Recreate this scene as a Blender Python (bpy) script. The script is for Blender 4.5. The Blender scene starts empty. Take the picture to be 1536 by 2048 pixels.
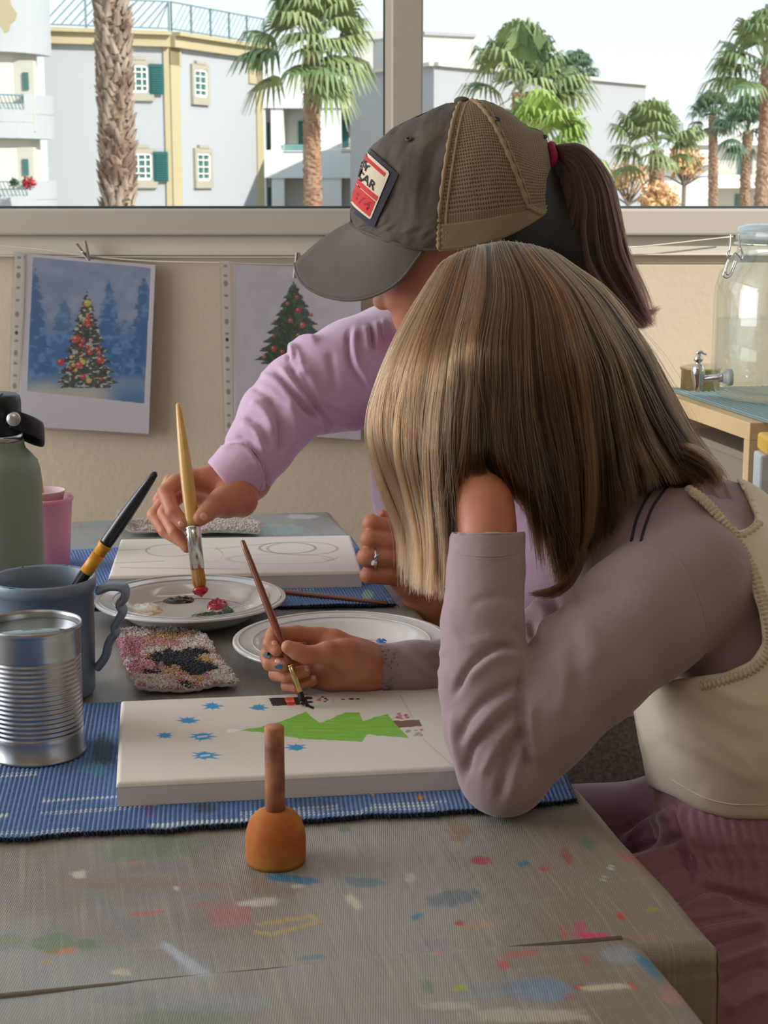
import bpy, bmesh, math, random
import numpy as np
from mathutils import Vector, Matrix
from mathutils.bvhtree import BVHTree

# ------------------------------------------------------------------ camera, world, sun, exposure
SC = bpy.context.scene
COL = SC.collection
F = 3300.0                      # focal length in pixels of the 1536x2048 frame
PITCH = math.radians(11.3)
CAMZ = 1.19
cam_d = bpy.data.cameras.new('camera')
cam_d.sensor_fit = 'VERTICAL'; cam_d.sensor_height = 36.0; cam_d.lens = 36.0 * F / 2048.0
cam_d.clip_start = 0.05; cam_d.clip_end = 500
cam_d.dof.use_dof = True; cam_d.dof.focus_distance = 1.42; cam_d.dof.aperture_fstop = 30.0
cam = bpy.data.objects.new('camera', cam_d); COL.objects.link(cam)
cam.location = (0, 0, CAMZ); cam.rotation_euler = (math.pi / 2 - PITCH, 0, 0)
SC.camera = cam

wd = bpy.data.worlds.new('sky'); SC.world = wd; wd.use_nodes = True
nt = wd.node_tree; nt.nodes.clear()
wo = nt.nodes.new('ShaderNodeOutputWorld'); bg = nt.nodes.new('ShaderNodeBackground')
tcw = nt.nodes.new('ShaderNodeTexCoord'); sep = nt.nodes.new('ShaderNodeSeparateXYZ'); rmp = nt.nodes.new('ShaderNodeValToRGB')
nt.links.new(tcw.outputs['Generated'], sep.inputs[0]); nt.links.new(sep.outputs['Z'], rmp.inputs[0])
rmp.color_ramp.elements[0].position = 0.0; rmp.color_ramp.elements[0].color = (0.90, 0.95, 0.98, 1)
rmp.color_ramp.elements[1].position = 0.5; rmp.color_ramp.elements[1].color = (0.62, 0.78, 0.95, 1)
nt.links.new(rmp.outputs[0], bg.inputs[0]); bg.inputs[1].default_value = 1.0
nt.links.new(bg.outputs[0], wo.inputs[0])

SUN_DIR = Vector((-0.75, 0.50, -0.55)).normalized()
sun_d = bpy.data.lights.new('sun', 'SUN'); sun_d.energy = 4.2; sun_d.angle = math.radians(0.6); sun_d.color = (1.0, 0.95, 0.87)
sun = bpy.data.objects.new('sun', sun_d); COL.objects.link(sun)
sun.rotation_euler = SUN_DIR.to_track_quat('-Z', 'Y').to_euler(); sun.location = (6, -4, 8)

def area(name, loc, rot, sx, sy, e, c):
    d = bpy.data.lights.new(name, 'AREA'); d.shape = 'RECTANGLE'; d.size = sx; d.size_y = sy; d.energy = e; d.color = c
    o = bpy.data.objects.new(name, d); COL.objects.link(o); o.location = loc; o.rotation_euler = rot
    return o
area('left_opening_fill', (-2.9, 1.55, 1.55), (0, math.radians(-90), 0), 1.7, 2.0, 56, (0.98, 0.98, 1.0))  # added area lamp boosting the daylight from the left opening
area('overhead_fill', (-0.6, -0.7, 2.5), (0, 0, 0), 1.2, 0.6, 5, (1.0, 0.93, 0.84))  # added dim warm fill behind the camera, out of view

SC.view_settings.view_transform = 'Standard'; SC.view_settings.look = 'None'
SC.view_settings.gamma = 1.0; SC.view_settings.use_curve_mapping = False
SC.view_settings.exposure = 0.36
SC.cycles.max_bounces = 10; SC.cycles.diffuse_bounces = 4; SC.cycles.glossy_bounces = 4
SC.cycles.transmission_bounces = 8; SC.cycles.transparent_max_bounces = 16
SC.cycles.caustics_reflective = False; SC.cycles.caustics_refractive = False
SC.cycles.sample_clamp_indirect = 6.0
SC.cycles.use_denoising = True

# ------------------------------------------------------------------ photo pixel <-> place
cp, sp_ = math.cos(PITCH), math.sin(PITCH)
def ray(px, py):
    a = (px - 768.0) / F; b = (py - 1024.0) / F
    return Vector((a, cp - b * sp_, -sp_ - b * cp))
def W(px, py, Y):
    d = ray(px, py); return Vector((0, 0, CAMZ)) + d * (Y / d.y)
def T(px, py, z=0.75):
    d = ray(px, py); return Vector((0, 0, CAMZ)) + d * ((z - CAMZ) / d.z)
def PR(rpx, Y, py=1024):
    d = ray(768, py); return rpx * (Y / d.y) / F
def proj(v):
    v = np.asarray(v, dtype=np.float64)
    x = v[..., 0]; y = v[..., 1]; z = v[..., 2] - CAMZ
    dep = y * cp - z * sp_
    up = y * sp_ + z * cp
    dep = np.maximum(dep, 1e-6)
    return 768 + F * x / dep, 1024 - F * up / dep

# ------------------------------------------------------------------ materials
def lin(c):
    c = c / 255.0
    return c / 12.92 if c <= 0.04045 else ((c + 0.055) / 1.055) ** 2.4
def S(r, g, b): return (lin(r), lin(g), lin(b))
def mat(name, col=(0.5, 0.5, 0.5), rough=0.6, metal=0.0, attr=None, noise=None, bump=None, sheen=0.0, sss=0.0,
        spec=0.5, coat=0.0, trans=0.0, ior=1.45, emit=None, coord='Object', weave=None):
    """noise=(scale, amount, colour2); bump=(scale, strength, distance); weave=(scale, strength)"""
    m = bpy.data.materials.new(name); m.use_nodes = True
    n = m.node_tree; p = n.nodes['Principled BSDF']
    p.inputs['Base Color'].default_value = (*col, 1)
    p.inputs['Roughness'].default_value = rough
    p.inputs['Metallic'].default_value = metal
    p.inputs['Specular IOR Level'].default_value = spec
    p.inputs['IOR'].default_value = ior
    p.inputs['Coat Weight'].default_value = coat
    p.inputs['Sheen Weight'].default_value = sheen
    p.inputs['Transmission Weight'].default_value = trans
    if sss:
        p.inputs['Subsurface Weight'].default_value = sss
        p.inputs['Subsurface Radius'].default_value = (1.0, 0.35, 0.15)
        p.inputs['Subsurface Scale'].default_value = 0.006
    tc = n.nodes.new('ShaderNodeTexCoord')
    src = None
    if attr:
        a = n.nodes.new('ShaderNodeAttribute'); a.attribute_name = attr; src = a.outputs['Color']
    if noise:
        t = n.nodes.new('ShaderNodeTexNoise'); t.inputs['Scale'].default_value = noise[0]; t.inputs['Detail'].default_value = 5
        n.links.new(tc.outputs[coord], t.inputs['Vector'])
        mx = n.nodes.new('ShaderNodeMix'); mx.data_type = 'RGBA'
        r = n.nodes.new('ShaderNodeMapRange'); r.inputs['From Min'].default_value = 0.35; r.inputs['From Max'].default_value = 0.65
        r.inputs['To Max'].default_value = noise[1]
        n.links.new(t.outputs['Fac'], r.inputs['Value']); n.links.new(r.outputs[0], mx.inputs['Factor'])
        if src: n.links.new(src, mx.inputs['A'])
        else: mx.inputs['A'].default_value = (*col, 1)
        mx.inputs['B'].default_value = (*noise[2], 1)
        src = mx.outputs['Result']
    if src: n.links.new(src, p.inputs['Base Color'])
    last = None
    if bump:
        t = n.nodes.new('ShaderNodeTexNoise'); t.inputs['Scale'].default_value = bump[0]; t.inputs['Detail'].default_value = 4
        n.links.new(tc.outputs[coord], t.inputs['Vector'])
        b = n.nodes.new('ShaderNodeBump'); b.inputs['Strength'].default_value = bump[1]; b.inputs['Distance'].default_value = bump[2]
        n.links.new(t.outputs['Fac'], b.inputs['Height']); last = b
    if weave:
        for ax in ('X', 'Z') if len(weave) < 3 else weave[2]:
            w = n.nodes.new('ShaderNodeTexWave'); w.bands_direction = ax; w.inputs['Scale'].default_value = weave[0]
            w.inputs['Distortion'].default_value = 1.0; w.inputs['Detail'].default_value = 1
            n.links.new(tc.outputs[coord], w.inputs['Vector'])
            b = n.nodes.new('ShaderNodeBump'); b.inputs['Strength'].default_value = weave[1]; b.inputs['Distance'].default_value = 0.0004
            n.links.new(w.outputs['Fac'], b.inputs['Height'])
            if last: n.links.new(last.outputs[0], b.inputs['Normal'])
            last = b
    if last: n.links.new(last.outputs[0], p.inputs['Normal'])
    return m

def glass_thin(name, tint=(1, 1, 1), refl=0.06, rough=0.02, dust=0.0):
    """clear thin sheet: lets light straight through, reflects by Fresnel"""
    m = bpy.data.materials.new(name); m.use_nodes = True; n = m.node_tree; n.nodes.clear()
    o = n.nodes.new('ShaderNodeOutputMaterial'); tr = n.nodes.new('ShaderNodeBsdfTransparent'); gl = n.nodes.new('ShaderNodeBsdfGlossy')
    tr.inputs[0].default_value = (*tint, 1); gl.inputs['Roughness'].default_value = rough
    lw = n.nodes.new('ShaderNodeLayerWeight'); lw.inputs['Blend'].default_value = 0.5
    pw = n.nodes.new('ShaderNodeMath'); pw.operation = 'POWER'; pw.inputs[1].default_value = 4.0
    ad = n.nodes.new('ShaderNodeMath'); ad.operation = 'MULTIPLY_ADD'; ad.inputs[1].default_value = 0.45; ad.inputs[2].default_value = refl
    n.links.new(lw.outputs['Facing'], pw.inputs[0]); n.links.new(pw.outputs[0], ad.inputs[0])
    mx = n.nodes.new('ShaderNodeMixShader'); n.links.new(ad.outputs[0], mx.inputs[0])
    n.links.new(tr.outputs[0], mx.inputs[1]); n.links.new(gl.outputs[0], mx.inputs[2])
    last = mx
    if dust:
        df = n.nodes.new('ShaderNodeBsdfTranslucent'); df.inputs[0].default_value = (0.9, 0.9, 0.9, 1)
        m2 = n.nodes.new('ShaderNodeMixShader'); m2.inputs[0].default_value = dust
        n.links.new(mx.outputs[0], m2.inputs[1]); n.links.new(df.outputs[0], m2.inputs[2]); last = m2
    n.links.new(last.outputs[0], o.inputs[0])
    return m

# ------------------------------------------------------------------ object helpers
def prop(o, label=None, cat=None, group=None, kind=None):
    if label: o['label'] = label
    if cat: o['category'] = cat
    if group: o['group'] = group
    if kind: o['kind'] = kind
    return o
def thing(name, label, cat, loc=(0, 0, 0), group=None, rz=0.0, kind=None):
    o = bpy.data.objects.new(name, None); COL.objects.link(o); o.location = loc; o.rotation_euler = (0, 0, rz)
    o.empty_display_size = 0.02
    return prop(o, label, cat, group, kind)
def link(name, me, m=None, parent=None, smooth=True, label=None):
    o = bpy.data.objects.new(name, me); COL.objects.link(o)
    if m is not None:
        me.materials.append(m)
    if parent is not None:
        o.parent = parent
        o.matrix_parent_inverse = world_of(parent).inverted()
    if smooth and hasattr(me, 'polygons') and len(me.polygons):
        me.polygons.foreach_set('use_smooth', np.ones(len(me.polygons), dtype=bool)); me.update()
    if label: o['label'] = label
    return o
def world_of(o):
    m = Matrix.LocRotScale(o.location, o.rotation_euler, o.scale)
    if o.parent is not None: m = world_of(o.parent) @ o.matrix_parent_inverse @ m
    return m
def mesh_np(name, v, f, m=None, parent=None, smooth=True, col=None, label=None):
    """v (N,3), f (M,4) or (M,3) int arrays (or list of lists), col (N,3) linear"""
    me = bpy.data.meshes.new(name)
    if isinstance(f, np.ndarray):
        v = np.asarray(v, dtype=np.float32)
        k = f.shape[1]
        me.vertices.add(len(v)); me.vertices.foreach_set('co', v.ravel())
        me.loops.add(f.size); me.loops.foreach_set('vertex_index', f.astype(np.int32).ravel())
        me.polygons.add(len(f)); me.polygons.foreach_set('loop_start', np.arange(0, f.size, k, dtype=np.int32))
        me.update(calc_edges=True)
    else:
        me.from_pydata([tuple(map(float, p)) for p in v], [], f); me.update()
    if col is not None:
        a = me.color_attributes.new('Col', 'FLOAT_COLOR', 'POINT')
        c4 = np.ones((len(col), 4), dtype=np.float32); c4[:, :3] = col
        a.data.foreach_set('color', c4.ravel())
    return link(name, me, m, parent, smooth, label)
def bm_obj(name, bm, m=None, parent=None, smooth=False, label=None):
    bmesh.ops.recalc_face_normals(bm, faces=bm.faces)
    me = bpy.data.meshes.new(name); bm.to_mesh(me); bm.free()
    return link(name, me, m, parent, smooth, label)
def bm_box(bm, lo, hi, M=None, bev=0.0):
    r = bmesh.ops.create_cube(bm, size=1.0)
    vs = r['verts']
    lo = Vector(lo); hi = Vector(hi)
    for v in vs:
        v.co = Vector(((lo[i] + hi[i]) / 2 + v.co[i] * (hi[i] - lo[i])) for i in range(3))
        if M is not None: v.co = M @ v.co
    if bev > 0:
        es = list({e for v in vs for e in v.link_edges})
        bmesh.ops.bevel(bm, geom=es, offset=bev, segments=2, affect='EDGES', profile=0.5)
def box(name, lo, hi, m, parent=None, M=None, bev=0.0, label=None):
    bm = bmesh.new(); bm_box(bm, lo, hi, M, bev); return bm_obj(name, bm, m, parent, False, label)
def lathe(profile, seg=64, M=None):
    """profile [(r,z)...] -> v, f arrays"""
    n = len(profile); a = np.linspace(0, 2 * np.pi, seg, endpoint=False)
    r = np.array([p[0] for p in profile]); z = np.array([p[1] for p in profile])
    v = np.stack([np.outer(np.cos(a), r), np.outer(np.sin(a), r), np.tile(z, (seg, 1))], -1).reshape(-1, 3)
    i = np.arange(seg)[:, None]; j = np.arange(n - 1)[None, :]
    i2 = (i + 1) % seg
    f = np.stack([i * n + j, i2 * n + j, i2 * n + j + 1, i * n + j + 1], -1).reshape(-1, 4)
    if M is not None: v = v @ np.array(M.to_3x3()).T + np.array(M.translation)
    return v, f
def lathe_obj(name, profile, m, parent=None, loc=(0, 0, 0), seg=64, M=None, label=None, smooth=True):
    if M is None: M = Matrix.Translation(Vector(loc))
    v, f = lathe(profile, seg, M); return mesh_np(name, v, f, m, parent, smooth, label=label)
def catmull(pts, n):
    P = np.asarray([list(p) for p in pts], dtype=np.float64)
    if len(P) == 2:
        t = np.linspace(0, 1, n)[:, None]; return P[0] * (1 - t) + P[1] * t
    seg = np.linalg.norm(np.diff(P[:, :3], axis=0), axis=1); s = np.concatenate([[0], np.cumsum(seg)]); s /= s[-1]
    E = np.vstack([2 * P[0] - P[1], P, 2 * P[-1] - P[-2]])
    out = []
    for t in np.linspace(0, 1, n):
        i = min(max(np.searchsorted(s, t, side='right') - 1, 0), len(P) - 2)
        u = (t - s[i]) / max(s[i + 1] - s[i], 1e-9)
        p0, p1, p2, p3 = E[i], E[i + 1], E[i + 2], E[i + 3]
        out.append(0.5 * ((2 * p1) + (-p0 + p2) * u + (2 * p0 - 5 * p1 + 4 * p2 - p3) * u * u + (-p0 + 3 * p1 - 3 * p2 + p3) * u ** 3))
    return np.array(out)
def tube(path, rad, seg=10, cap=True, flat=None):
    """path (N,3), rad float or (N,) -> v,f ; flat=(axis vector, factor) squashes the section"""
    P = np.asarray([list(p) for p in path], dtype=np.float64); n = len(P)
    R = np.full(n, rad) if np.isscalar(rad) else np.asarray(rad, dtype=np.float64)
    tg = np.gradient(P, axis=0); tg /= np.linalg.norm(tg, axis=1)[:, None] + 1e-12
    up = np.array([0, 0, 1.0]) if abs(tg[0][2]) < 0.9 else np.array([1.0, 0, 0])
    if flat is not None: up = np.array(flat[0], dtype=float)
    nn = []
    u = up - tg[0] * np.dot(up, tg[0]); u /= np.linalg.norm(u)
    for i in range(n):
        if flat is not None: u = np.array(flat[0], dtype=float)
        u = u - tg[i] * np.dot(u, tg[i]); u /= np.linalg.norm(u) + 1e-12; nn.append(u.copy())
    nn = np.array(nn); bb = np.cross(tg, nn)
    a = np.linspace(0, 2 * np.pi, seg, endpoint=False)
    k = 1.0 if flat is None else flat[1]
    v = (P[:, None, :] + R[:, None, None] * (k * np.cos(a)[None, :, None] * nn[:, None, :] + np.sin(a)[None, :, None] * bb[:, None, :])).reshape(-1, 3)
    fs = []
    for i in range(n - 1):
        for j in range(seg):
            j2 = (j + 1) % seg
            fs.append([i * seg + j, i * seg + j2, (i + 1) * seg + j2, (i + 1) * seg + j])
    if cap:
        fs.append(list(range(seg))[::-1]); fs.append([(n - 1) * seg + j for j in range(seg)])
    return v, fs
def tube_obj(name, path, rad, m, parent=None, seg=10, flat=None, label=None):
    v, f = tube(path, rad, seg, True, flat); return mesh_np(name, v, f, m, parent, True, label=label)
class Geo:
    """collects several shapes of one part into one mesh"""
    def __init__(s): s.v = []; s.f = []; s.n = 0
    def add(s, v, f):
        v = np.asarray(v, dtype=np.float64)
        f = f.tolist() if isinstance(f, np.ndarray) else f
        s.v.append(v); s.f += [[i + s.n for i in q] for q in f]; s.n += len(v)
    def box(s, lo, hi, M=None):
        lo = np.array(lo, float); hi = np.array(hi, float)
        v = np.array([[x, y, z] for x in (lo[0], hi[0]) for y in (lo[1], hi[1]) for z in (lo[2], hi[2])])
        if M is not None: v = v @ np.array(M.to_3x3()).T + np.array(M.translation)
        s.add(v, [[0, 1, 3, 2], [4, 6, 7, 5], [0, 4, 5, 1], [2, 3, 7, 6], [0, 2, 6, 4], [1, 5, 7, 3]])
    def obj(s, name, m, parent=None, smooth=False, label=None):
        return mesh_np(name, np.vstack(s.v), s.f, m, parent, smooth, label=label)
def frame_M(o, ex, ey=None, ez=(0, 0, 1)):
    ex = Vector(ex).normalized(); ez = Vector(ez)
    if ey is None: ey = ez.cross(ex).normalized()
    ey = Vector(ey).normalized(); ez = ex.cross(ey).normalized()
    M = Matrix((ex, ey, ez)).transposed().to_4x4(); M.translation = Vector(o); return M
def z_to(a, b):
    """matrix placing local z along a->b with origin a"""
    d = (Vector(b) - Vector(a)).normalized()
    M = d.to_track_quat('Z', 'Y').to_matrix().to_4x4(); M.translation = Vector(a); return M

# ------------------------------------------------------------------ numpy noise
def vnoise(x, y, seed=0, oct=1, pers=0.5):
    x = np.asarray(x, float); y = np.asarray(y, float)
    rs = np.random.RandomState(seed); tot = 0; amp = 1; out = np.zeros(np.broadcast(x, y).shape)
    for o in range(oct):
        g = rs.rand(64, 64); fx = x * 2 ** o; fy = y * 2 ** o
        xi = np.floor(fx).astype(int); yi = np.floor(fy).astype(int); u = fx - xi; v = fy - yi
        u = u * u * (3 - 2 * u); v = v * v * (3 - 2 * v)
        a = g[xi % 64, yi % 64]; b = g[(xi + 1) % 64, yi % 64]; c = g[xi % 64, (yi + 1) % 64]; d = g[(xi + 1) % 64, (yi + 1) % 64]
        out = out + amp * ((a * (1 - u) + b * u) * (1 - v) + (c * (1 - u) + d * u) * v); tot += amp; amp *= pers
    return out / tot
def sstep(a, b, x):
    t = np.clip((x - a) / (b - a), 0, 1); return t * t * (3 - 2 * t)
def over(col, m, c):
    m = np.clip(m, 0, 1)[..., None]; col[:] = col * (1 - m) + np.asarray(c) * m
def poly_in(px, py, P):
    r = np.zeros(px.shape, bool); n = len(P)
    for i in range(n):
        x1, y1 = P[i]; x2, y2 = P[(i + 1) % n]
        if y1 == y2: continue
        c = ((y1 > py) != (y2 > py)) & (px < (x2 - x1) * (py - y1) / (y2 - y1) + x1); r ^= c
    return r
def seg_d(px, py, a, b):
    ax, ay = a; bx, by = b; dx, dy = bx - ax, by - ay
    t = np.clip(((px - ax) * dx + (py - ay) * dy) / (dx * dx + dy * dy + 1e-9), 0, 1)
    return np.hypot(px - ax - t * dx, py - ay - t * dy), t

# ------------------------------------------------------------------ smooth implicit shapes -> mesh
class SDF:
    def __init__(s): s.p = []
    def cone(s, a, b, ra, rb, k=0.01, op='u'): s.p.append(('c', np.array(list(a)), np.array(list(b)), ra, rb, k, op)); return s
    def ball(s, a, r, k=0.01, op='u'): return s.cone(a, Vector(a) + Vector((0, 0, 1e-5)), r, r, k, op)
    def ell(s, c, r, k=0.01, R=None, op='u'):
        s.p.append(('e', np.array(list(c)), np.array(r, float), np.array(R) if R is not None else np.eye(3), None, k, op)); return s
    def fn(s, f, lo, hi, k=0.004, op='s'): s.p.append(('f', f, np.array(lo, float), np.array(hi, float), None, k, op)); return s
    def chain(s, pts, k=0.01):
        for (a, ra), (b, rb) in zip(pts[:-1], pts[1:]): s.cone(a, b, ra, rb, k)
        return s
    def px(s, pts, k=0.01):
        """pts: (px, py, Y, radius px)"""
        return s.chain([(W(x, y, Y), PR(r, Y, y)) for x, y, Y, r in pts], k)
    def bounds(s):
        L = []; H = []
        for q in s.p:
            if q[6] != 'u': continue
            if q[0] == 'c': L += [q[1] - q[3], q[2] - q[4]]; H += [q[1] + q[3], q[2] + q[4]]
            elif q[0] == 'e': m = q[2].max(); L.append(q[1] - m); H.append(q[1] + m)
        return np.min(L, 0), np.max(H, 0)
    def build(s, h=0.003, grow=0.0, clip=None):
        lo, hi = s.bounds(); lo = lo - 4 * h - grow - 0.004; hi = hi + 4 * h + grow + 0.004
        if clip is not None: lo = np.maximum(lo, clip[0]); hi = np.minimum(hi, clip[1])
        n = np.maximum(np.ceil((hi - lo) / h).astype(int), 3)
        Fv = np.full(n, 0.5, dtype=np.float32)
        ax = [lo[i] + h * np.arange(n[i]) for i in range(3)]
        for q in s.p:
            kind, k, op = q[0], q[5], q[6]
            if kind == 'c':
                m = max(q[3], q[4]) + k + 3 * h; a = np.minimum(q[1], q[2]) - m; b = np.maximum(q[1], q[2]) + m
            elif kind == 'e':
                m = q[2].max() + k + 3 * h; a = q[1] - m; b = q[1] + m
            else: a, b = q[2], q[3]
            i0 = np.clip(np.floor((a - lo) / h).astype(int), 0, n); i1 = np.clip(np.ceil((b - lo) / h).astype(int) + 1, 0, n)
            if np.any(i1 <= i0): continue
            X = ax[0][i0[0]:i1[0]].astype(np.float32)[:, None, None]; Yv = ax[1][i0[1]:i1[1]].astype(np.float32)[None, :, None]; Z = ax[2][i0[2]:i1[2]].astype(np.float32)[None, None, :]
            if kind == 'c':
                A = q[1]; d = q[2] - q[1]; L = float(d @ d) + 1e-12
                px, py, pz = X - A[0], Yv - A[1], Z - A[2]
                t = np.clip((px * d[0] + py * d[1] + pz * d[2]) / L, 0, 1)
                D = np.sqrt((px - t * d[0]) ** 2 + (py - t * d[1]) ** 2 + (pz - t * d[2]) ** 2) - (q[3] + t * (q[4] - q[3]))
            elif kind == 'e':
                R = q[3]; px, py, pz = X - q[1][0], Yv - q[1][1], Z - q[1][2]
                u = (px * R[0][0] + py * R[1][0] + pz * R[2][0]) / q[2][0]; v = (px * R[0][1] + py * R[1][1] + pz * R[2][1]) / q[2][1]; w = (px * R[0][2] + py * R[1][2] + pz * R[2][2]) / q[2][2]
                k0 = np.sqrt(u * u + v * v + w * w); k1 = np.sqrt((u / q[2][0]) ** 2 + (v / q[2][1]) ** 2 + (w / q[2][2]) ** 2) + 1e-9
                D = k0 * (k0 - 1) / k1
            else: D = q[1](X, Yv, Z)
            sl = tuple(slice(i0[i], i1[i]) for i in range(3)); C = Fv[sl]
            if op == 'u':
                hh = np.clip(0.5 + 0.5 * (C - D) / k, 0, 1) if k > 0 else (C > D)
                Fv[sl] = C * (1 - hh) + D * hh - k * hh * (1 - hh)
            else:
                D = -D; hh = np.clip(0.5 - 0.5 * (C - D) / k, 0, 1)
                Fv[sl] = C * (1 - hh) + D * hh + k * hh * (1 - hh)
        Fv -= grow
        return nets(Fv, lo, h)
def nets(Fv, lo, h):
    n = Fv.shape; ins = Fv < 0
    acc = None
    cx = [slice(0, -1), slice(1, None)]
    cnt = np.zeros([d - 1 for d in n], np.int8)
    for a in cx:
        for b in cx:
            for c in cx: cnt += ins[a, b, c]
    act = (cnt > 0) & (cnt < 8)
    idx = np.full(act.shape, -1, np.int64); I = np.argwhere(act); idx[act] = np.arange(len(I))
    vals = {}
    for a in (0, 1):
        for b in (0, 1):
            for c in (0, 1): vals[a, b, c] = Fv[I[:, 0] + a, I[:, 1] + b, I[:, 2] + c]
    sm = np.zeros((len(I), 3)); ct = np.zeros(len(I))
    for a in vals:
        for d in range(3):
            if a[d] == 1: continue
            b = tuple(a[i] + (1 if i == d else 0) for i in range(3))
            fa, fb = vals[a], vals[b]; cr = (fa < 0) != (fb < 0)
            t = np.where(cr, fa / (fa - fb + 1e-12), 0)
            p = np.tile(np.array(a, float), (len(I), 1)); p[:, d] += t
            sm += p * cr[:, None]; ct += cr
    V = (I + sm / np.maximum(ct, 1)[:, None]) * h + lo
    fs = []
    for d in range(3):
        e1, e2 = [(1, 2), (2, 0), (0, 1)][d]
        s0 = [slice(None)] * 3; s1 = [slice(None)] * 3; s0[d] = slice(0, -1); s1[d] = slice(1, None)
        A = ins[tuple(s0)]; B = ins[tuple(s1)]; E = np.argwhere(A != B)
        ok = (E[:, e1] > 0) & (E[:, e2] > 0) & (E[:, e1] < n[e1] - 1) & (E[:, e2] < n[e2] - 1)
        E = E[ok]; fl = A[tuple(E.T)]
        q = []
        for o1, o2 in ((0, 0), (1, 0), (1, 1), (0, 1)):
            g = E.copy(); g[:, e1] -= 1 - o1; g[:, e2] -= 1 - o2; q.append(idx[tuple(g.T)])
        q = np.stack(q, 1); q[~fl] = q[~fl][:, ::-1]; fs.append(q)
    Fq = np.vstack(fs); Fq = Fq[(Fq >= 0).all(1)]
    return V, Fq
def normals(V, Q):
    a = V[Q[:, 2]] - V[Q[:, 0]]; b = V[Q[:, 3]] - V[Q[:, 1]]; fn = np.cross(a, b)
    N = np.zeros_like(V)
    for i in range(4): np.add.at(N, Q[:, i], fn)
    return N / (np.linalg.norm(N, axis=1)[:, None] + 1e-12)
def relax(V, Q, it=2, lam=0.5):
    for _ in range(it):
        A = np.zeros_like(V); c = np.zeros(len(V))
        for i in range(4):
            j = (i + 1) % 4
            np.add.at(A, Q[:, i], V[Q[:, j]]); np.add.at(A, Q[:, j], V[Q[:, i]]); np.add.at(c, Q[:, i], 1); np.add.at(c, Q[:, j], 1)
        V = V + lam * (A / np.maximum(c, 1)[:, None] - V)
    return V
def folds(V, Q, lines):
    """lines: (points px, height m, width px) - cloth folds raised or sunk along the drawn lines"""
    N = normals(V, Q); x, y = proj(V); D = np.zeros(len(V))
    face = np.clip(-(N[:, 1]) * 2 + 0.8, 0, 1)
    for pts, amp, w in lines:
        P = catmull([(a, b, 0) for a, b in pts], max(8, len(pts) * 5))[:, :2]; best = np.full(len(V), 1e9); tt = np.zeros(len(V))
        for i in range(len(P) - 1):
            d, t = seg_d(x, y, P[i], P[i + 1]); m = d < best; best[m] = d[m]; tt[m] = ((i + t) / (len(P) - 1))[m]
        D += amp * np.exp(-(best / w) ** 2) * np.clip(np.sin(np.pi * np.clip(tt, 0.02, 0.98)) * 2.2, 0, 1)
    return V + N * (D * face)[:, None]
def bvh_of(V, Q): return BVHTree.FromPolygons([tuple(p) for p in V], [tuple(int(i) for i in q) for q in Q])
def cast(bvh, px, py, off=0.0):
    d = ray(px, py).normalized(); o = Vector((0, 0, CAMZ)); h = bvh.ray_cast(o, d)
    if h[0] is None: return None, None
    n = h[1]
    if n.dot(d) > 0: n = -n
    return h[0] + n * off, n
def trim(name, bvh, pts, r, m, parent, n=40, off=0.0, seg=8, scallop=0, label=None):
    P = catmull([(a, b, 0) for a, b in pts], n); out = []
    for p in P:
        h, _ = cast(bvh, p[0], p[1], off)
        if h is not None: out.append(h)
    if len(out) < 3: return None
    A = np.array([list(p) for p in out])
    for _ in range(14): A[1:-1] = (A[:-2] + 2 * A[1:-1] + A[2:]) / 4
    rr = r if not scallop else r * (1 + 0.35 * np.sin(np.arange(len(A)) * scallop))
    return tube_obj(name, A, rr, m, parent, seg, label=label)
def hair_obj(name, strands, m, parent, r0=0.0002, r1=0.00006, label=None, kind=None, tone=None):
    """strands (N,K,3)"""
    N, K, _ = strands.shape
    hc = bpy.data.hair_curves.new(name); hc.add_curves([K] * N)
    hc.attributes['position'].data.foreach_set('vector', strands.astype(np.float32).ravel())
    ra = hc.attributes.get('radius') or hc.attributes.new('radius', 'FLOAT', 'POINT')
    t = np.linspace(0, 1, K); rr = np.tile(r0 * (1 - t ** 3) + r1 * t ** 3, N).astype(np.float32)
    ra.data.foreach_set('value', rr)
    if tone is not None:
        ta = hc.attributes.new('tone', 'FLOAT', 'CURVE'); ta.data.foreach_set('value', tone.astype(np.float32))
    o = link(name, hc, m, parent, False, label)
    if kind: o['kind'] = kind
    return o
def hair_mat(name, c1, c2, rough=0.35, tip=None, tone=False):
    m = bpy.data.materials.new(name); m.use_nodes = True; n = m.node_tree; p = n.nodes['Principled BSDF']
    hi = n.nodes.new('ShaderNodeHairInfo'); mx = n.nodes.new('ShaderNodeMix'); mx.data_type = 'RGBA'
    mx.inputs['A'].default_value = (*c1, 1); mx.inputs['B'].default_value = (*c2, 1)
    at_ = n.nodes.new('ShaderNodeAttribute'); at_.attribute_name = 'tone'
    n.links.new(at_.outputs['Fac'] if tone else hi.outputs['Random'], mx.inputs['Factor']); src = mx.outputs['Result']
    if tip is not None:
        m3 = n.nodes.new('ShaderNodeMix'); m3.data_type = 'RGBA'; m3.inputs['B'].default_value = (*tip, 1)
        pw = n.nodes.new('ShaderNodeMath'); pw.operation = 'POWER'; pw.inputs[1].default_value = 2.0
        n.links.new(hi.outputs['Intercept'], pw.inputs[0]); n.links.new(pw.outputs[0], m3.inputs['Factor']); n.links.new(src, m3.inputs['A']); src = m3.outputs['Result']
    hb = n.nodes.new('ShaderNodeBsdfHairPrincipled'); hb.model = 'CHIANG'; hb.parametrization = 'COLOR'
    hb.inputs['Roughness'].default_value = rough; hb.inputs['Radial Roughness'].default_value = 0.5
    n.links.new(src, hb.inputs['Color'])
    n.links.new(hb.outputs[0], n.nodes['Material Output'].inputs['Surface'])
    n.nodes.remove(p)
    return m

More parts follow.
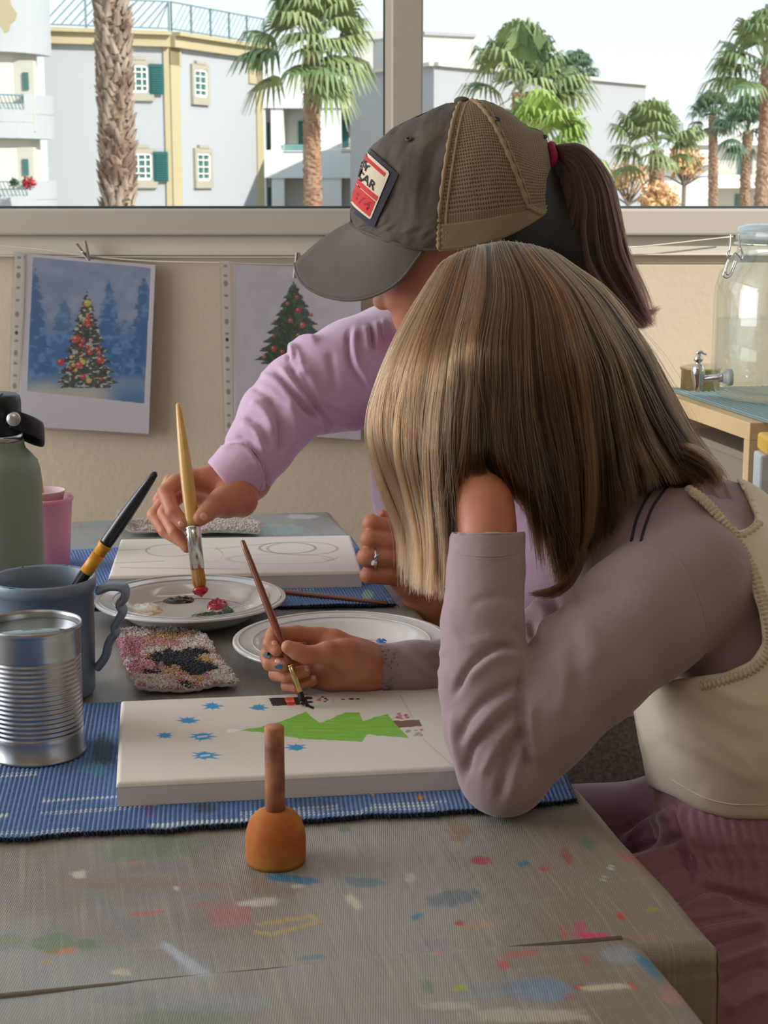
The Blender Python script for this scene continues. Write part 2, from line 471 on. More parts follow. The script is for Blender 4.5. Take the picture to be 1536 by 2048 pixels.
# ================================================================== ROOM
WY = 2.72                                  # inner face of the window wall
M_wall = mat('wall plaster', S(198, 184, 162), 0.9, bump=(120, 0.35, 0.002), noise=(6, 0.35, S(186, 170, 148)))
M_ceil = mat('ceiling paint', S(225, 220, 210), 0.9)
M_floor = mat('floor tiles', S(150, 120, 95), 0.5, noise=(3, 0.4, S(130, 100, 80)))
M_alu = mat('window frame', S(178, 170, 158), 0.45)
M_alu2 = mat('window frame light', S(204, 198, 184), 0.4)
M_gasket = mat('rubber seal', S(60, 70, 72), 0.5)
M_glass = glass_thin('window glass', (0.97, 0.99, 0.98), 0.03, 0.0)

def st(o): o['kind'] = 'structure'; return o
zr = W(768, 417, WY).z; zr2 = W(768, 470, WY).z; zr3 = W(768, 511, WY).z
st(box('floor', (-3.0, -2.4, -0.05), (1.75, WY + 0.15, 0), M_floor))
st(box('ceiling', (-3.0, -2.4, 2.55), (1.75, WY + 0.15, 2.65), M_ceil))
bmw = bmesh.new()
bm_box(bmw, (-3.0, WY, 0), (1.75, WY + 0.15, zr3)); bm_box(bmw, (-3.0, WY, 2.25), (1.75, WY + 0.15, 2.55))
bm_box(bmw, (-3.0, WY, zr3), (-2.4, WY + 0.15, 2.25))
st(bm_obj('wall_back', bmw, M_wall))
bmw = bmesh.new()
bm_box(bmw, (1.6, -2.4, 0), (1.75, WY, 0.9)); bm_box(bmw, (1.6, -2.4, 2.3), (1.75, WY, 2.55))
bm_box(bmw, (1.6, -2.4, 0.9), (1.75, 1.62, 2.3)); bm_box(bmw, (1.6, 2.5, 0.9), (1.75, WY, 2.3))
st(bm_obj('wall_right', bmw, M_wall))
st(box('wall_front', (-3.0, -2.55, 0), (1.75, -2.4, 2.65), M_wall))
st(box('wall_left', (-3.1, -2.4, 0), (-2.95, -0.9, 2.65), M_wall))
# window in the back wall
win = st(thing('window_1', 'wide aluminium framed window with two panes above the craft table', 'window', (0, WY, zr3)))
bmf = bmesh.new()
bm_box(bmf, (-2.4, WY - 0.012, zr3), (1.6, WY + 0.10, zr2), bev=0.003)
bm_obj('window_sill', bmf, M_alu2, win)
bmf = bmesh.new()
bm_box(bmf, (-2.4, WY - 0.03, zr2), (1.6, WY + 0.06, zr), bev=0.004)
bm_box(bmf, (-2.4, WY - 0.03, 2.19), (1.6, WY + 0.06, 2.25), bev=0.004)
bm_obj('window_frame', bmf, M_alu, win)
xm0 = W(783, 200, WY).x; xm1 = W(845, 200, WY).x
box('mullion', (xm0, WY - 0.03, zr), (xm1, WY + 0.06, 2.19), M_alu, win, bev=0.003)
xs0 = W(770, 200, WY + .02).x
box('glazing_strip', (xs0, WY + 0.0, zr), (xm0, WY + 0.03, 2.19), M_alu2, win, label='pale glazing strip left of the mullion')
box('seal', (xs0 - 0.003, WY + 0.004, zr), (xs0 + 0.001, WY + 0.03, 2.19), M_gasket, win)
box('seal', (-2.4, WY - 0.004, zr - 0.001), (1.6, WY + 0.008, zr + 0.004), M_gasket, win)
box('pane', (-2.4, WY + 0.028, zr), (xs0, WY + 0.031, 2.19), M_glass, win)
box('pane', (xm1, WY + 0.012, zr), (1.6, WY + 0.015, 2.19), M_glass, win)

# ================================================================== OUTDOORS
M_ground = mat('ground outside', S(170, 160, 140), 0.9)
st(box('ground', (-90, 8, -5.2), (90, 140, -5.0), M_ground))
M_bw = mat('white render shaded', S(178, 180, 184), 0.9, noise=(0.15, 0.25, S(170, 174, 181)))  # facade shade put into the greyer base colour
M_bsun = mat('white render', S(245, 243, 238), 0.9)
M_bcream = mat('cream render', S(206, 200, 190), 0.9)
M_bgrey = mat('pale grey render', S(170, 170, 174), 0.9)
M_yel = mat('ochre render', S(186, 172, 138), 0.9)
M_stone = mat('window surround', S(176, 168, 154), 0.9)
M_teal = mat('green shutters', S(16, 92, 92), 0.6)
M_pane = mat('dark pane', S(70, 110, 105), 0.15, spec=0.6)
M_rail = mat('railing metal', S(110, 135, 140), 0.5)
M_white = mat('window white', S(235, 235, 232), 0.6)

def on_plane(px, py, P, Q):
    """point of the upright plane through P and Q seen at a pixel"""
    d = ray(px, py); n = Vector((Q.y - P.y, P.x - Q.x, 0)); o = Vector((0, 0, CAMZ))
    t = (P - o).dot(n) / d.dot(n); return o + d * t
def fr(P, Q):
    ex = Vector((Q.x - P.x, Q.y - P.y, 0)).normalized(); return ex, Vector((ex.y, -ex.x, 0))   # along, towards camera
def slab(g, P, Q, z0, z1, d0, d1, u0=None, u1=None):
    """box on the facade P-Q: from u0 to u1 along it (m), d0..d1 out of it"""
    ex, nn = fr(P, Q); L = (Vector((Q.x, Q.y, 0)) - Vector((P.x, P.y, 0))).length
    if u0 is None: u0, u1 = 0, L
    M = Matrix((ex, nn, Vector((0, 0, 1)))).transposed().to_4x4(); M.translation = Vector((P.x, P.y, 0))
    g.box((u0, d0, z0), (u1, d1, z1), M)
def upx(px, P, Q, y=200):
    h = on_plane(px, y, P, Q); return (Vector((h.x, h.y, 0)) - Vector((P.x, P.y, 0))).length
def zpx(px, py, P, Q): return on_plane(px, py, P, Q).z

# ---- left apartment house
A_ = W(85, 45, 53.5); B_ = W(336, 55, 55.0); C_ = W(522, 80, 60.7)
ztop = W(336, 72, 55).z
b1 = thing('apartment_building', 'pale apartment building with ochre corner bands and green shutters beyond the left pane', 'building', (A_.x, A_.y, -5))
g = Geo()
back = Vector((-4, 12, 0))
foot = [A_, B_, C_, C_ + Vector((-10, 14, 0)), A_ + Vector((-2, 16, 0))]
vv = [(p.x, p.y, -5.0) for p in foot] + [(p.x, p.y, ztop) for p in foot]; n5 = 5
g.add(vv, [[i, (i + 1) % 5, (i + 1) % 5 + 5, i + 5] for i in range(5)] + [[4, 3, 2, 1, 0], [5, 6, 7, 8, 9]])
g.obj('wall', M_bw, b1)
g = Geo()
slab(g, A_, B_, ztop - .35, ztop, -0.2, 0.25); slab(g, B_, C_, ztop - .35, ztop, -0.2, 0.25)
slab(g, A_, B_, ztop, ztop + .12, -0.2, 0.45); slab(g, B_, C_, ztop, ztop + .12, -0.2, 0.45)
g.obj('cornice', M_yel, b1)
g = Geo(); u = upx(328, A_, B_); L1 = upx(336, A_, B_)
slab(g, A_, B_, -5, ztop, 0, 0.06, u, L1 + .05); slab(g, B_, C_, -5, ztop, 0, 0.06, 0, upx(358, B_, C_))
slab(g, B_, C_, ztop - .9, ztop, 0, 0.06, 0, upx(362, B_, C_))
g.obj('pilaster', M_yel, b1)
g = Geo(); L2 = (C_ - B_).length; slab(g, B_, C_, -5, ztop, 0, 0.06, upx(511, B_, C_), L2); slab(g, B_, C_, ztop - 1.2, ztop, 0, 0.06, upx(497, B_, C_), L2)
g.obj('pilaster', M_yel, b1)
def railing(P, Q, z0, z1, step, parent, d=0.2):
    g = Geo(); ex, nn = fr(P, Q); L = (Vector((Q.x, Q.y, 0)) - Vector((P.x, P.y, 0))).length
    slab(g, P, Q, z1 - .04, z1, d, d + .05); slab(g, P, Q, z0 + .08, z0 + .12, d, d + .05)
    n = int(L / 1.15)
    for i in range(n + 1): slab(g, P, Q, z0, z1, d, d + .05, max(0, L * i / max(n, 1) - .03), L * i / max(n, 1) + .03)
    m = int(L / step); o = Vector((P.x, P.y, 0)) + nn * (d + .02)
    for i in range(m):
        s = 1
        a = o + ex * (i * step) + Vector((0, 0, z0 + .12)); b = o + ex * min(L, i * step + s * (z1 - z0) * .8) + Vector((0, 0, z1 - .04))
        v, f = tube([a, b], 0.018, 4); g.add(v, f)
    g.obj('railing', M_rail, parent)
zr_ = W(336, 40, 55).z
railing(A_, B_, ztop + .12, ztop + .12 + .95, .28, b1, 0.1); railing(B_, C_, ztop + .12, ztop + .12 + .95, .28, b1, 0.1)
def window(P, Q, x0, x1, y0, y1, parent, shutter=None, surround=3, arch=True, cols=2, rows=3):
    u0, u1 = upx(x0, P, Q), upx(x1, P, Q); z1, z0 = zpx(x0, y0, P, Q), zpx(x0, y1, P, Q); w = 0.05
    s = 0.16
    g = Geo(); slab(g, P, Q, z0 - s * 1.6, z0, 0, .12, u0 - s, u1 + s); slab(g, P, Q, z0, z1, 0, .1, u0 - s, u0); slab(g, P, Q, z0, z1, 0, .1, u1, u1 + s)
    slab(g, P, Q, z1, z1 + s, 0, .1, u0 - s, u1 + s)
    if arch: slab(g, P, Q, z1 + s, z1 + s * 1.7, 0, .12, u0 + (u1 - u0) * .12, u1 - (u1 - u0) * .12)
    sur = g.obj('window', M_stone, parent)
    g = Geo(); slab(g, P, Q, z0, z1, 0.0, .03, u0, u1); g.obj('pane', M_pane, sur)
    g = Geo()
    for (a, b, c, d) in [(u0, u0 + .07, z0, z1), (u1 - .07, u1, z0, z1), (u0, u1, z0, z0 + .07), (u0, u1, z1 - .07, z1)]: slab(g, P, Q, c, d, .03, .08, a, b)
    for i in range(1, cols + 1):
        uu = u0 + (u1 - u0) * i / (cols + 1); slab(g, P, Q, z0, z1, .03, .07, uu - .02, uu + .02)
    for i in range(1, rows + 1):
        zz = z0 + (z1 - z0) * i / (rows + 1); slab(g, P, Q, zz - .02, zz + .02, .03, .07, u0, u1)
    g.obj('sash', M_white, sur)
    if shutter:
        a, b = upx(shutter[0], P, Q), upx(shutter[1], P, Q); g = Geo()
        slab(g, P, Q, z0 - .05, z1 + .05, .08, .13, a, b)
        for i in range(12):
            zz = z0 + (z1 - z0) * (i + .5) / 12; slab(g, P, Q, zz - .03, zz + .02, .13, .16, a + .05, b - .05)
        g.obj('shutter', M_teal, sur)
window(A_, B_, 258, 297, 130, 185, b1, (298, 326))
window(A_, B_, 258, 300, 306, 360, b1, (302, 331))
window(B_, C_, 386, 411, 138, 193, b1, None, cols=1)
window(B_, C_, 388, 414, 306, 361, b1, None, cols=1)
# curved balconies on its left wing
bc = W(-60, 200, 52.0)
def arc_wall(g, z0, z1, r0, r1, a0, a1, n=16, c=bc):
    for i in range(n):
        p, q = a0 + (a1 - a0) * i / n, a0 + (a1 - a0) * (i + 1) / n
        v = [(c.x + r * math.cos(t), c.y - r * math.sin(t), z) for z in (z0, z1) for t in (p, q) for r in (r0, r1)]
        g.add(v, [[0, 1, 3, 2], [4, 6, 7, 5], [0, 4, 5, 1], [2, 3, 7, 6], [1, 5, 7, 3], [0, 2, 6, 4]])
yb = bc.y - 2.55
RB = 2.55
wb = thing('curved_balcony_wing', 'white balcony wing with curved parapets at the left edge of the view outside', 'building', (bc.x, bc.y, -5))
g = Geo(); arc_wall(g, -5, 9, 0, 2.1, 0.0, math.pi, 24); g.obj('wall', M_bcream, wb)
for (ya, yb_) in ((-30, 100), (205, 275), (380, 470)):
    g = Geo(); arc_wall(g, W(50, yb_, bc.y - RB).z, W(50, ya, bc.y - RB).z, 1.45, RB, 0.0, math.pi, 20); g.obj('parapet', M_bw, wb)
for (ya, yb_) in ((186, 217), (362, 393)):
    g = Geo(); z1 = W(30, ya, bc.y - RB).z; z0 = W(30, yb_, bc.y - RB).z
    arc_wall(g, z1 - .04, z1, RB - .1, RB, 0.68, 2.2, 12); arc_wall(g, z0, z0 + .04, RB - .1, RB, 0.68, 2.2, 12)
    for i in range(30):
        t = 0.68 + 1.5 * i / 30; t2 = t + .07
        a = (bc.x + RB * math.cos(t), bc.y - RB * math.sin(t), z0); b = (bc.x + RB * math.cos(t2), bc.y - RB * math.sin(t2), z1)
        v, f = tube([a, b], .016, 4); g.add(v, f)
    g.obj('railing', M_rail, wb)
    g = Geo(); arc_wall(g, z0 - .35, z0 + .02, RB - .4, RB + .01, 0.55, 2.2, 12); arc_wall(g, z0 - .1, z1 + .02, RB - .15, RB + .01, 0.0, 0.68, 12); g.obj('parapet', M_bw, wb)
for (ya, yb_) in ((145, 180), (318, 350)):
    g = Geo(); p = W(50, ya, bc.y - 1.3); q = W(50, yb_, bc.y - 1.3); g.box((p.x - .08, bc.y - 1.34, q.z), (p.x + .1, bc.y - 1.2, p.z)); g.obj('door_panel', M_pane, wb)
    g = Geo(); g.box((p.x - .35, bc.y - 1.3, q.z - 1.2), (p.x + .25, bc.y - .8, p.z + .35)); g.obj('balcony_door', M_bcream, wb)
g = Geo(); yy = bc.y - RB - .04; c0 = W(4, 12, yy)
pts = [(-20, -20), (18, -20), (22, 10), (34, 26), (30, 40), (20, 48), (18, 62), (8, 66), (2, 54), (-20, 50)]
P3 = [W(x, y, yy) for x, y in pts]; k = len(P3)
g.add([tuple(p) for p in P3] + [(p.x, p.y + .06, p.z) for p in P3], [list(range(k)), list(range(2 * k - 1, k - 1, -1))] + [[i, (i + 1) % k, (i + 1) % k + k, i + k] for i in range(k)])
g.obj('ochre_ornament', M_yel, wb)
M_flower = mat('flowers', S(170, 40, 50), 0.8); M_leafd = mat('dark leaves', S(50, 80, 50), 0.8)
def bush(name, c, r, m, n=260, seed=1, sz=.05, label=None, cat='plant', parent=None, flat=1.0, group=None):
    rs = np.random.RandomState(seed); v = []; f = []
    for i in range(n):
        d = rs.normal(size=3); d /= np.linalg.norm(d); p = np.array(list(c)) + d * r * rs.uniform(.3, 1) * np.array([1, 1, flat])
        a = rs.normal(size=3); a /= np.linalg.norm(a); b = np.cross(a, d + .01); b /= np.linalg.norm(b)
        s = sz * rs.uniform(.6, 1.4); k = len(v); nrm = np.cross(a, b) * s * .25
        v += [p - a * s, p - b * s * .5 + nrm, p + a * s, p + b * s * .5 + nrm]; f.append([k, k + 1, k + 2, k + 3])
    o = mesh_np(name, np.array(v), f, m, parent, False)
    if label: prop(o, label, cat, group)
    return o
q_ = W(58, 366, bc.y - RB - .15); bush('flowering_plant', q_, .22, M_flower, 160, 3, .06, 'red flowering plant on the lower curved balcony railing')
q_ = W(28, 366, bc.y - RB - .15); bush('potted_plant', q_, .16, M_leafd, 120, 4, .05, 'dark potted plant left of the red flowers on the balcony')

# ---- white house between the left building and the mullion, continuing behind the mullion
D_ = W(524, 200, 74.0); E_ = W(842, 200, 74.0)
b2 = thing('white_house', 'bright white house with recessed terraces behind the middle palm', 'building', (D_.x, D_.y, -5))
def zY(y, Y): return W(768, y, Y).z
g = Geo(); d2 = 5
def fb(g, x0, x1, y0, y1, Y, depth): g.box((W(x0, 200, Y).x, Y, zY(y1, Y)), (W(x1, 200, Y).x, Y + depth, zY(y0, Y)))
fb(g, 524, 775, 140, 216, 74, 1.2); fb(g, 524, 775, 300, 356, 74, 1.2); fb(g, 524, 530, 210, 470, 74.08, 1.1); fb(g, 541, 566, 210, 470, 74.08, 1.1)
fb(g, 640, 682, 210, 470, 74.08, 1.1)
g.obj('wall', M_bsun, b2)
g = Geo(); fb(g, 520, 860, 150, 480, 75.4, 3); g.obj('back_wall', M_bcream, b2)
g = Geo(); fb(g, 710, 775, 75, 142, 75, 3); fb(g, 700, 775, 62, 78, 74.9, 3); g.obj('upper_storey', M_bcream, b2)
for (x0, x1, y0, y1) in ((527, 538, 245, 308), (527, 538, 375, 420), (596, 618, 242, 290), (684, 697, 240, 292), (750, 764, 240, 290)):
    g = Geo(); fb(g, x0, x1, y0, y1, 75.3, .1); g.obj('shutter', M_teal, b2)
for (x0, x1) in ((566, 625), (682, 770)):
    g = Geo()
    for yy in (288, 293, 298, 303): fb(g, x0, x1, yy, yy + 1.6, 73.98, .05)
    g.obj('terrace_railing', M_rail, b2)
g = Geo(); fb(g, 566, 625, 290, 306, 74.5, .04); g.obj('railing_panel', mat('green glass panel', S(120, 170, 160), .3), b2)

# ---- grey-white building right of the mullion
b3 = thing('white_block', 'plain pale block with a long flat roof right of the mullion', 'building', (3, 60, -5))
P1 = W(846, 132, 56.0); P2 = W(868, 132, 55.0); P3_ = W(1292, 165, 66.0)
zt = P2.z
g = Geo(); foot = [W(700, 132, 60), P2, Vector((P3_.x, P3_.y, 0)), P3_ + Vector((-6, 10, 0)), W(700, 132, 60) + Vector((0, 10, 0))]
vv = [(p.x, p.y, -5.0) for p in foot] + [(p.x, p.y, zt) for p in foot]
g.add(vv, [[i, (i + 1) % 5, (i + 1) % 5 + 5, i + 5] for i in range(5)] + [[4, 3, 2, 1, 0], [5, 6, 7, 8, 9]]); g.obj('wall', M_bgrey, b3)
g = Geo(); slab(g, P2, P3_, zt, zt + .12, -.3, .18); slab(g, foot[0], P2, zt, zt + .12, -.3, .18); g.obj('roof_edge', M_bcream, b3)
g = Geo(); Pa = W(846, 70, 62); Pb = W(950, 66, 63); z_ = Pa.z
slab(g, Pa, Pb, zt - .5, z_, -4, 0); g.obj('roof_house', M_bcream, b3)
g = Geo(); slab(g, Pa, Pb, z_, z_ + .12, -4, .12); g.obj('roof_edge', M_bgrey, b3)

# ---- low terraces far right
b4 = thing('terraced_house', 'sunlit white terraced house behind the palms at the right edge', 'building', (15, 75, -5))
g = Geo(); fb(g, 1370, 1800, 245, 290, 75, 2); fb(g, 1430, 1800, 350, 376, 74.2, 1.2); fb(g, 1180, 1440, 300, 330, 72, 2); g.obj('parapet', M_bsun, b4)
g = Geo(); fb(g, 1370, 1800, 288, 480, 75.6, 3); g.obj('back_wall', M_bcream, b4)
g = Geo(); fb(g, 1180, 1440, 330, 480, 72.6, 2); g.obj('back_wall', M_bsun, b4)
for (x0, x1, y0, y1) in ((1482, 1510, 302, 348), (1478, 1508, 388, 412), (1250, 1290, 345, 372)):
    g = Geo(); fb(g, x0, x1, y0, y1, 75.55 if x0 > 1400 else 72.55, .1); g.obj('window', M_pane, b4)

# ---- palms
M_frond = mat('palm fronds', S(112, 134, 86), 0.55, noise=(0.9, 0.8, S(156, 164, 108)))
M_frond2 = mat('dark palm fronds', S(84, 112, 90), 0.55, noise=(0.9, 0.8, S(120, 144, 104)))
M_frondy = mat('light palm fronds', S(130, 158, 72), 0.5, noise=(0.9, 0.8, S(168, 184, 100)))
M_trunk = mat('palm bark', S(150, 126, 104), 0.9, noise=(6, 0.7, S(96, 76, 62)), bump=(14, .6, .03))
M_boot = mat('palm leaf bases', S(180, 160, 142), 0.85, noise=(2.5, 0.9, S(112, 84, 72)))
M_trunk2 = mat('palm bark red', S(150, 112, 92), 0.9, noise=(5, 0.8, S(180, 150, 125)), bump=(14, .6, .03))
def crown(c, R, nf, seed, m, parent, el0=-50, el1=85, blades=15, bw=.042, droop=.42):
    rs = np.random.RandomState(seed); v = []; f = []; c = np.array(list(c))
    for k in range(nf):
        az = rs.uniform(0, 2 * np.pi); el = math.radians(el0 + (el1 - el0) * ((k + .5) / nf) ** .8 + rs.uniform(-8, 8))
        d = np.array([math.cos(az) * math.cos(el), math.sin(az) * math.cos(el), math.sin(el)])
        s = np.cross(d, [0, 0, 1.0]); s /= np.linalg.norm(s) + 1e-9; nrm = np.cross(s, d)
        Lp = R * rs.uniform(.42, .66); hub = c + d * Lp + np.array([0, 0, -.08 * R * (1 - math.sin(el))])
        v2 = [c + s * .02, c - s * .02, hub - s * .015, hub + s * .015]; i0 = len(v); v += v2; f.append([i0, i0 + 1, i0 + 2, i0 + 3])
        Lb = R * rs.uniform(.42, .58)
        for b in range(blades):
            th = math.radians(-100 + 200 * (b + .5) / blades)
            e = d * math.cos(th) + s * math.sin(th) * .95 + nrm * (.25 * math.cos(th * .8) - .2)
            e /= np.linalg.norm(e); wv = np.cross(e, nrm); wv /= np.linalg.norm(wv) + 1e-9
            L = Lb * (1 - .25 * abs(th) / 1.75) * rs.uniform(.85, 1.1); w = R * bw
            pts = [hub + e * L * t + np.array([0, 0, -droop * L * t ** 2.3 * (1 + .6 * (t > .8))]) for t in (0, .35, .7, 1.0)]
            ws = [w * .25, w * .95, w * .55, w * .08]; i0 = len(v)
            for p, ww in zip(pts, ws): v += [p - wv * ww, p + wv * ww]
            for j in range(3): f.append([i0 + 2 * j, i0 + 2 * j + 1, i0 + 2 * j + 3, i0 + 2 * j + 2])
    return mesh_np('crown', np.array(v), f, m, parent, False)
def trunk(base, top, r0, r1, seed, m, parent, boots=0, bootsize=.12):
    n = 260; P = np.array([list(Vector(base).lerp(Vector(top), i / (n - 1))) for i in range(n)]); rs = np.random.RandomState(seed)
    P[:, 0] += .03 * np.sin(np.linspace(0, 9, n) + seed); R = np.linspace(r0, r1, n); v, f = tube(P, R, 22)
    k = np.arange(n)[:, None]; a = np.arange(22)[None, :]; saw = ((k / 4.0 + (a % 4) * .25 + .3 * rs.rand(1, 22)) % 1.0); rad = 1 + .20 * (saw - .5) + .07 * rs.randn(n, 22)
    v = v.reshape(n, 22, 3); v = P[:, None, :] + (v - P[:, None, :]) * rad[..., None]; mesh_np('trunk', v.reshape(-1, 3), f, m, parent, False)
    if boots:
        V = []; Fc = []; H = P[-1][2] - P[0][2]
        for i in range(boots):
            t = (i + rs.uniform(0, 1)) / boots; a = i * 2.399 + rs.uniform(-.3, .3); r = r0 + (r1 - r0) * t
            c = P[0] + (P[-1] - P[0]) * t + np.array([math.cos(a) * r * .95, math.sin(a) * r * .95, 0])
            o = np.array([math.cos(a), math.sin(a), 0]); s = np.array([-math.sin(a), math.cos(a), 0]); b = bootsize * rs.uniform(.7, 1.3)
            tip = c + o * b * rs.uniform(.35, .8) + np.array([0, 0, b * rs.uniform(.7, 1.3)]) + s * b * rs.uniform(-.4, .4); k = len(V)
            V += [c - s * b * .4, c + s * b * .4, c + o * b * .28 + np.array([0, 0, -b * .15]), tip + s * b * .12, tip - s * b * .12, c + np.array([0, 0, b * .5])]
            Fc += [[k, k + 2, k + 4], [k + 2, k + 1, k + 3], [k + 2, k + 3, k + 4], [k, k + 4, k + 5], [k + 1, k + 5, k + 3], [k + 3, k + 5, k + 4]]
        mesh_np('leaf_bases', np.array(V), Fc, M_boot, parent, False)
def palm(label, x, ytop, Y, R, wpx, nf, seed, mf, mt, ybase=None, el0=-45, x2=None, **kw):
    top = W(x, ytop, Y); bx = W(x if x2 is None else x2, 415, Y).x; r = PR(wpx / 2, Y)
    t = thing('palm_tree', label, 'palm tree', (bx, Y, -5))
    trunk((bx, Y, -5), (top.x, top.y, top.z), r * 1.1, r * .85, seed, mt, t, kw.pop('boots', 0), kw.pop('bootsize', .12))
    if nf: crown(top, R, nf, seed + 50, mf, t, el0=el0, **kw)
    return t
# foreground trunk: its crown is above the frame
t = thing('palm_tree', 'thick shaggy palm trunk nearest the window, in front of the pale apartment building', 'palm tree', (W(233, 300, 22).x, 22, -5))
trunk((W(240, 415, 22).x, 22, -5), (W(222, 0, 22).x, 22, 7.5), PR(31, 22), PR(27, 22), 5, M_trunk, t, 1500, .12)
crown((W(220, 0, 22).x, 22, 7.6), 1.5, 40, 8, M_frond, t)
palm('slender palm with drooping crown in front of the bright white house', 622, 90, 40, 1.85, 36, 44, 11, M_frond, M_trunk2, el0=-32, x2=634, blades=18)
palm('leafy palm with the largest crown, straight above the cap', 1040, 185, 40, 1.85, 30, 34, 21, M_frond, M_trunk2, el0=-22, blades=17)
palm('bright green palm with low spreading crown just behind the cap and ponytail', 1075, 300, 30, 1.25, 30, 34, 23, M_frondy, M_trunk2, el0=-20)
palm('dark palm crown peeping over the long flat roof', 1150, 150, 84, 1.5, 20, 40, 25, M_frond2, M_trunk2, el0=-10)
palm('wide palm with orange trunk left of the slim distant palm', 1312, 300, 42, 1.45, 32, 30, 31, M_frond, M_trunk2, el0=-15)
palm('slim palm with small round dark crown in the far right group', 1428, 232, 52, 0.95, 20, 46, 33, M_frond2, M_trunk2, el0=-30)
palm('palm with greyish crown between the slim palm and the thick trunk at right', 1496, 262, 48, 1.15, 22, 40, 35, M_frond2, M_trunk2, el0=-30)
palm('tall palm cut by the right edge of the view with crown at mid height', 1532, 130, 36, 1.45, 26, 36, 37, M_frond, M_trunk2, el0=-25)
# orange-leaved winter trees
M_autumn = mat('autumn leaves', S(222, 168, 110), 0.8, noise=(1.2, .8, S(232, 190, 140))); M_twig = mat('twigs', S(140, 125, 115), .9)
for (x, y, Y, r, seed, lab) in ((1370, 325, 46, .62, 41, 'small tree with orange autumn leaves between two palms'), (1258, 355, 44, .7, 42, 'bare branched tree with sparse orange leaves beside the ponytail'), (1320, 400, 40, .55, 43, 'low orange leaved shrub just above the window frame')):
    c = W(x, y, Y); t = thing('autumn_tree', lab, 'tree', (c.x, c.y, -5)); g = Geo(); rs = np.random.RandomState(seed)
    v, f = tube([(c.x, c.y, -5), (c.x, c.y, c.z - r * .6)], .06, 6); g.add(v, f)
    for i in range(16):
        d = Vector((rs.normal(), rs.normal() * .6, abs(rs.normal()) + .2)).normalized() * r * 1.5
        p0 = Vector((c.x, c.y, c.z - r)); v, f = tube([p0, p0 + d * .5 + Vector((0, 0, .1)), p0 + d], np.array([.03, .02, .008]), 5); g.add(v, f)
    g.obj('trunk', M_twig, t)
    bush('foliage', c, r, M_autumn, 420 if seed != 42 else 220, seed, .09, parent=t, flat=.8)

# ================================================================== TABLES AND CLOTHS
C0 = T(1440, 1888); C1 = T(662, 1022)
e2 = (C1 - C0).normalized(); e1 = Vector((-e2.y, e2.x, 0)); TL = (C1 - C0).length      # e2 away, e1 to the left
M_wood = mat('table wood', S(120, 85, 60), 0.6)
M_cloth = mat('worn oilcloth', rough=0.36, attr='Col', bump=(60, 0.35, 0.0012), weave=(230, 0.3, ('X', 'Y')), spec=0.6)
def threads(m, ang):
    n = m.node_tree; pb = n.nodes['Principled BSDF']; lk = pb.inputs['Base Color'].links[0]; src = lk.from_socket; tc = n.nodes.new('ShaderNodeTexCoord')
    for (sx, sy, lo, amt, c) in ((520, 14, .60, .28, S(186, 178, 160)), (480, 10, .60, .26, S(92, 82, 68)), (12, 620, .62, .22, S(176, 172, 160))):
        mp = n.nodes.new('ShaderNodeMapping'); mp.vector_type = 'TEXTURE'; mp.inputs['Rotation'].default_value = (0, 0, ang); mp.inputs['Scale'].default_value = (1 / sx, 1 / sy, 1)
        t = n.nodes.new('ShaderNodeTexNoise'); t.inputs['Scale'].default_value = 1.0; t.inputs['Detail'].default_value = 3; r = n.nodes.new('ShaderNodeMapRange'); r.inputs['From Min'].default_value = lo - .06; r.inputs['From Max'].default_value = lo + .14; r.inputs['To Max'].default_value = amt
        x = n.nodes.new('ShaderNodeMix'); x.data_type = 'RGBA'; x.inputs['B'].default_value = (*c, 1)
        n.links.new(tc.outputs['Object'], mp.inputs['Vector']); n.links.new(mp.outputs[0], t.inputs['Vector']); n.links.new(t.outputs['Fac'], r.inputs['Value']); n.links.new(r.outputs[0], x.inputs['Factor']); n.links.new(src, x.inputs['A']); src = x.outputs['Result']
    n.links.new(src, pb.inputs['Base Color'])
threads(M_cloth, math.atan2(-e1.y, -e1.x))
def TM(a, b, z=0.0):
    return Vector((C0.x, C0.y, 0)) + e1 * a + e2 * b + Vector((0, 0, z))
MT = Matrix((e1, e2, Vector((0, 0, 1)))).transposed().to_4x4(); MT.translation = Vector((C0.x, C0.y, 0))
TW = 1.35
tb = thing('craft_table', 'wooden craft table hidden under the paint stained cloth', 'table', (TM(.7, .6).x, TM(.7, .6).y, 0))
box('tabletop', (0.012, 0.012, 0.715), (TW, TL - 0.01, 0.745), M_wood, tb, MT)
for a in (0.07, TW - .07):
    for b in (0.08, TL - .08): box('leg', (a - .03, b - .03, 0), (a + .03, b + .03, 0.715), M_wood, tb, MT)
FO = T(1280, 1899)
rel = FO - C0; fa = rel.dot(e1); fbv = rel.dot(e2)
tb2 = thing('second_table', 'front table with its cloth overlapping the main cloth at the bottom of the photo', 'table', (TM(fa + .6, fbv - .4).x, TM(fa + .6, fbv - .4).y, 0))
box('tabletop', (fa + 0.012, -0.72, 0.715), (TW + .1, -0.035, 0.745), M_wood, tb2, MT)
for a in (fa + .07, TW): 
    for b in (-.66, -.1): box('leg', (a - .03, b - .03, 0), (a + .03, b + .03, 0.715), M_wood, tb2, MT)

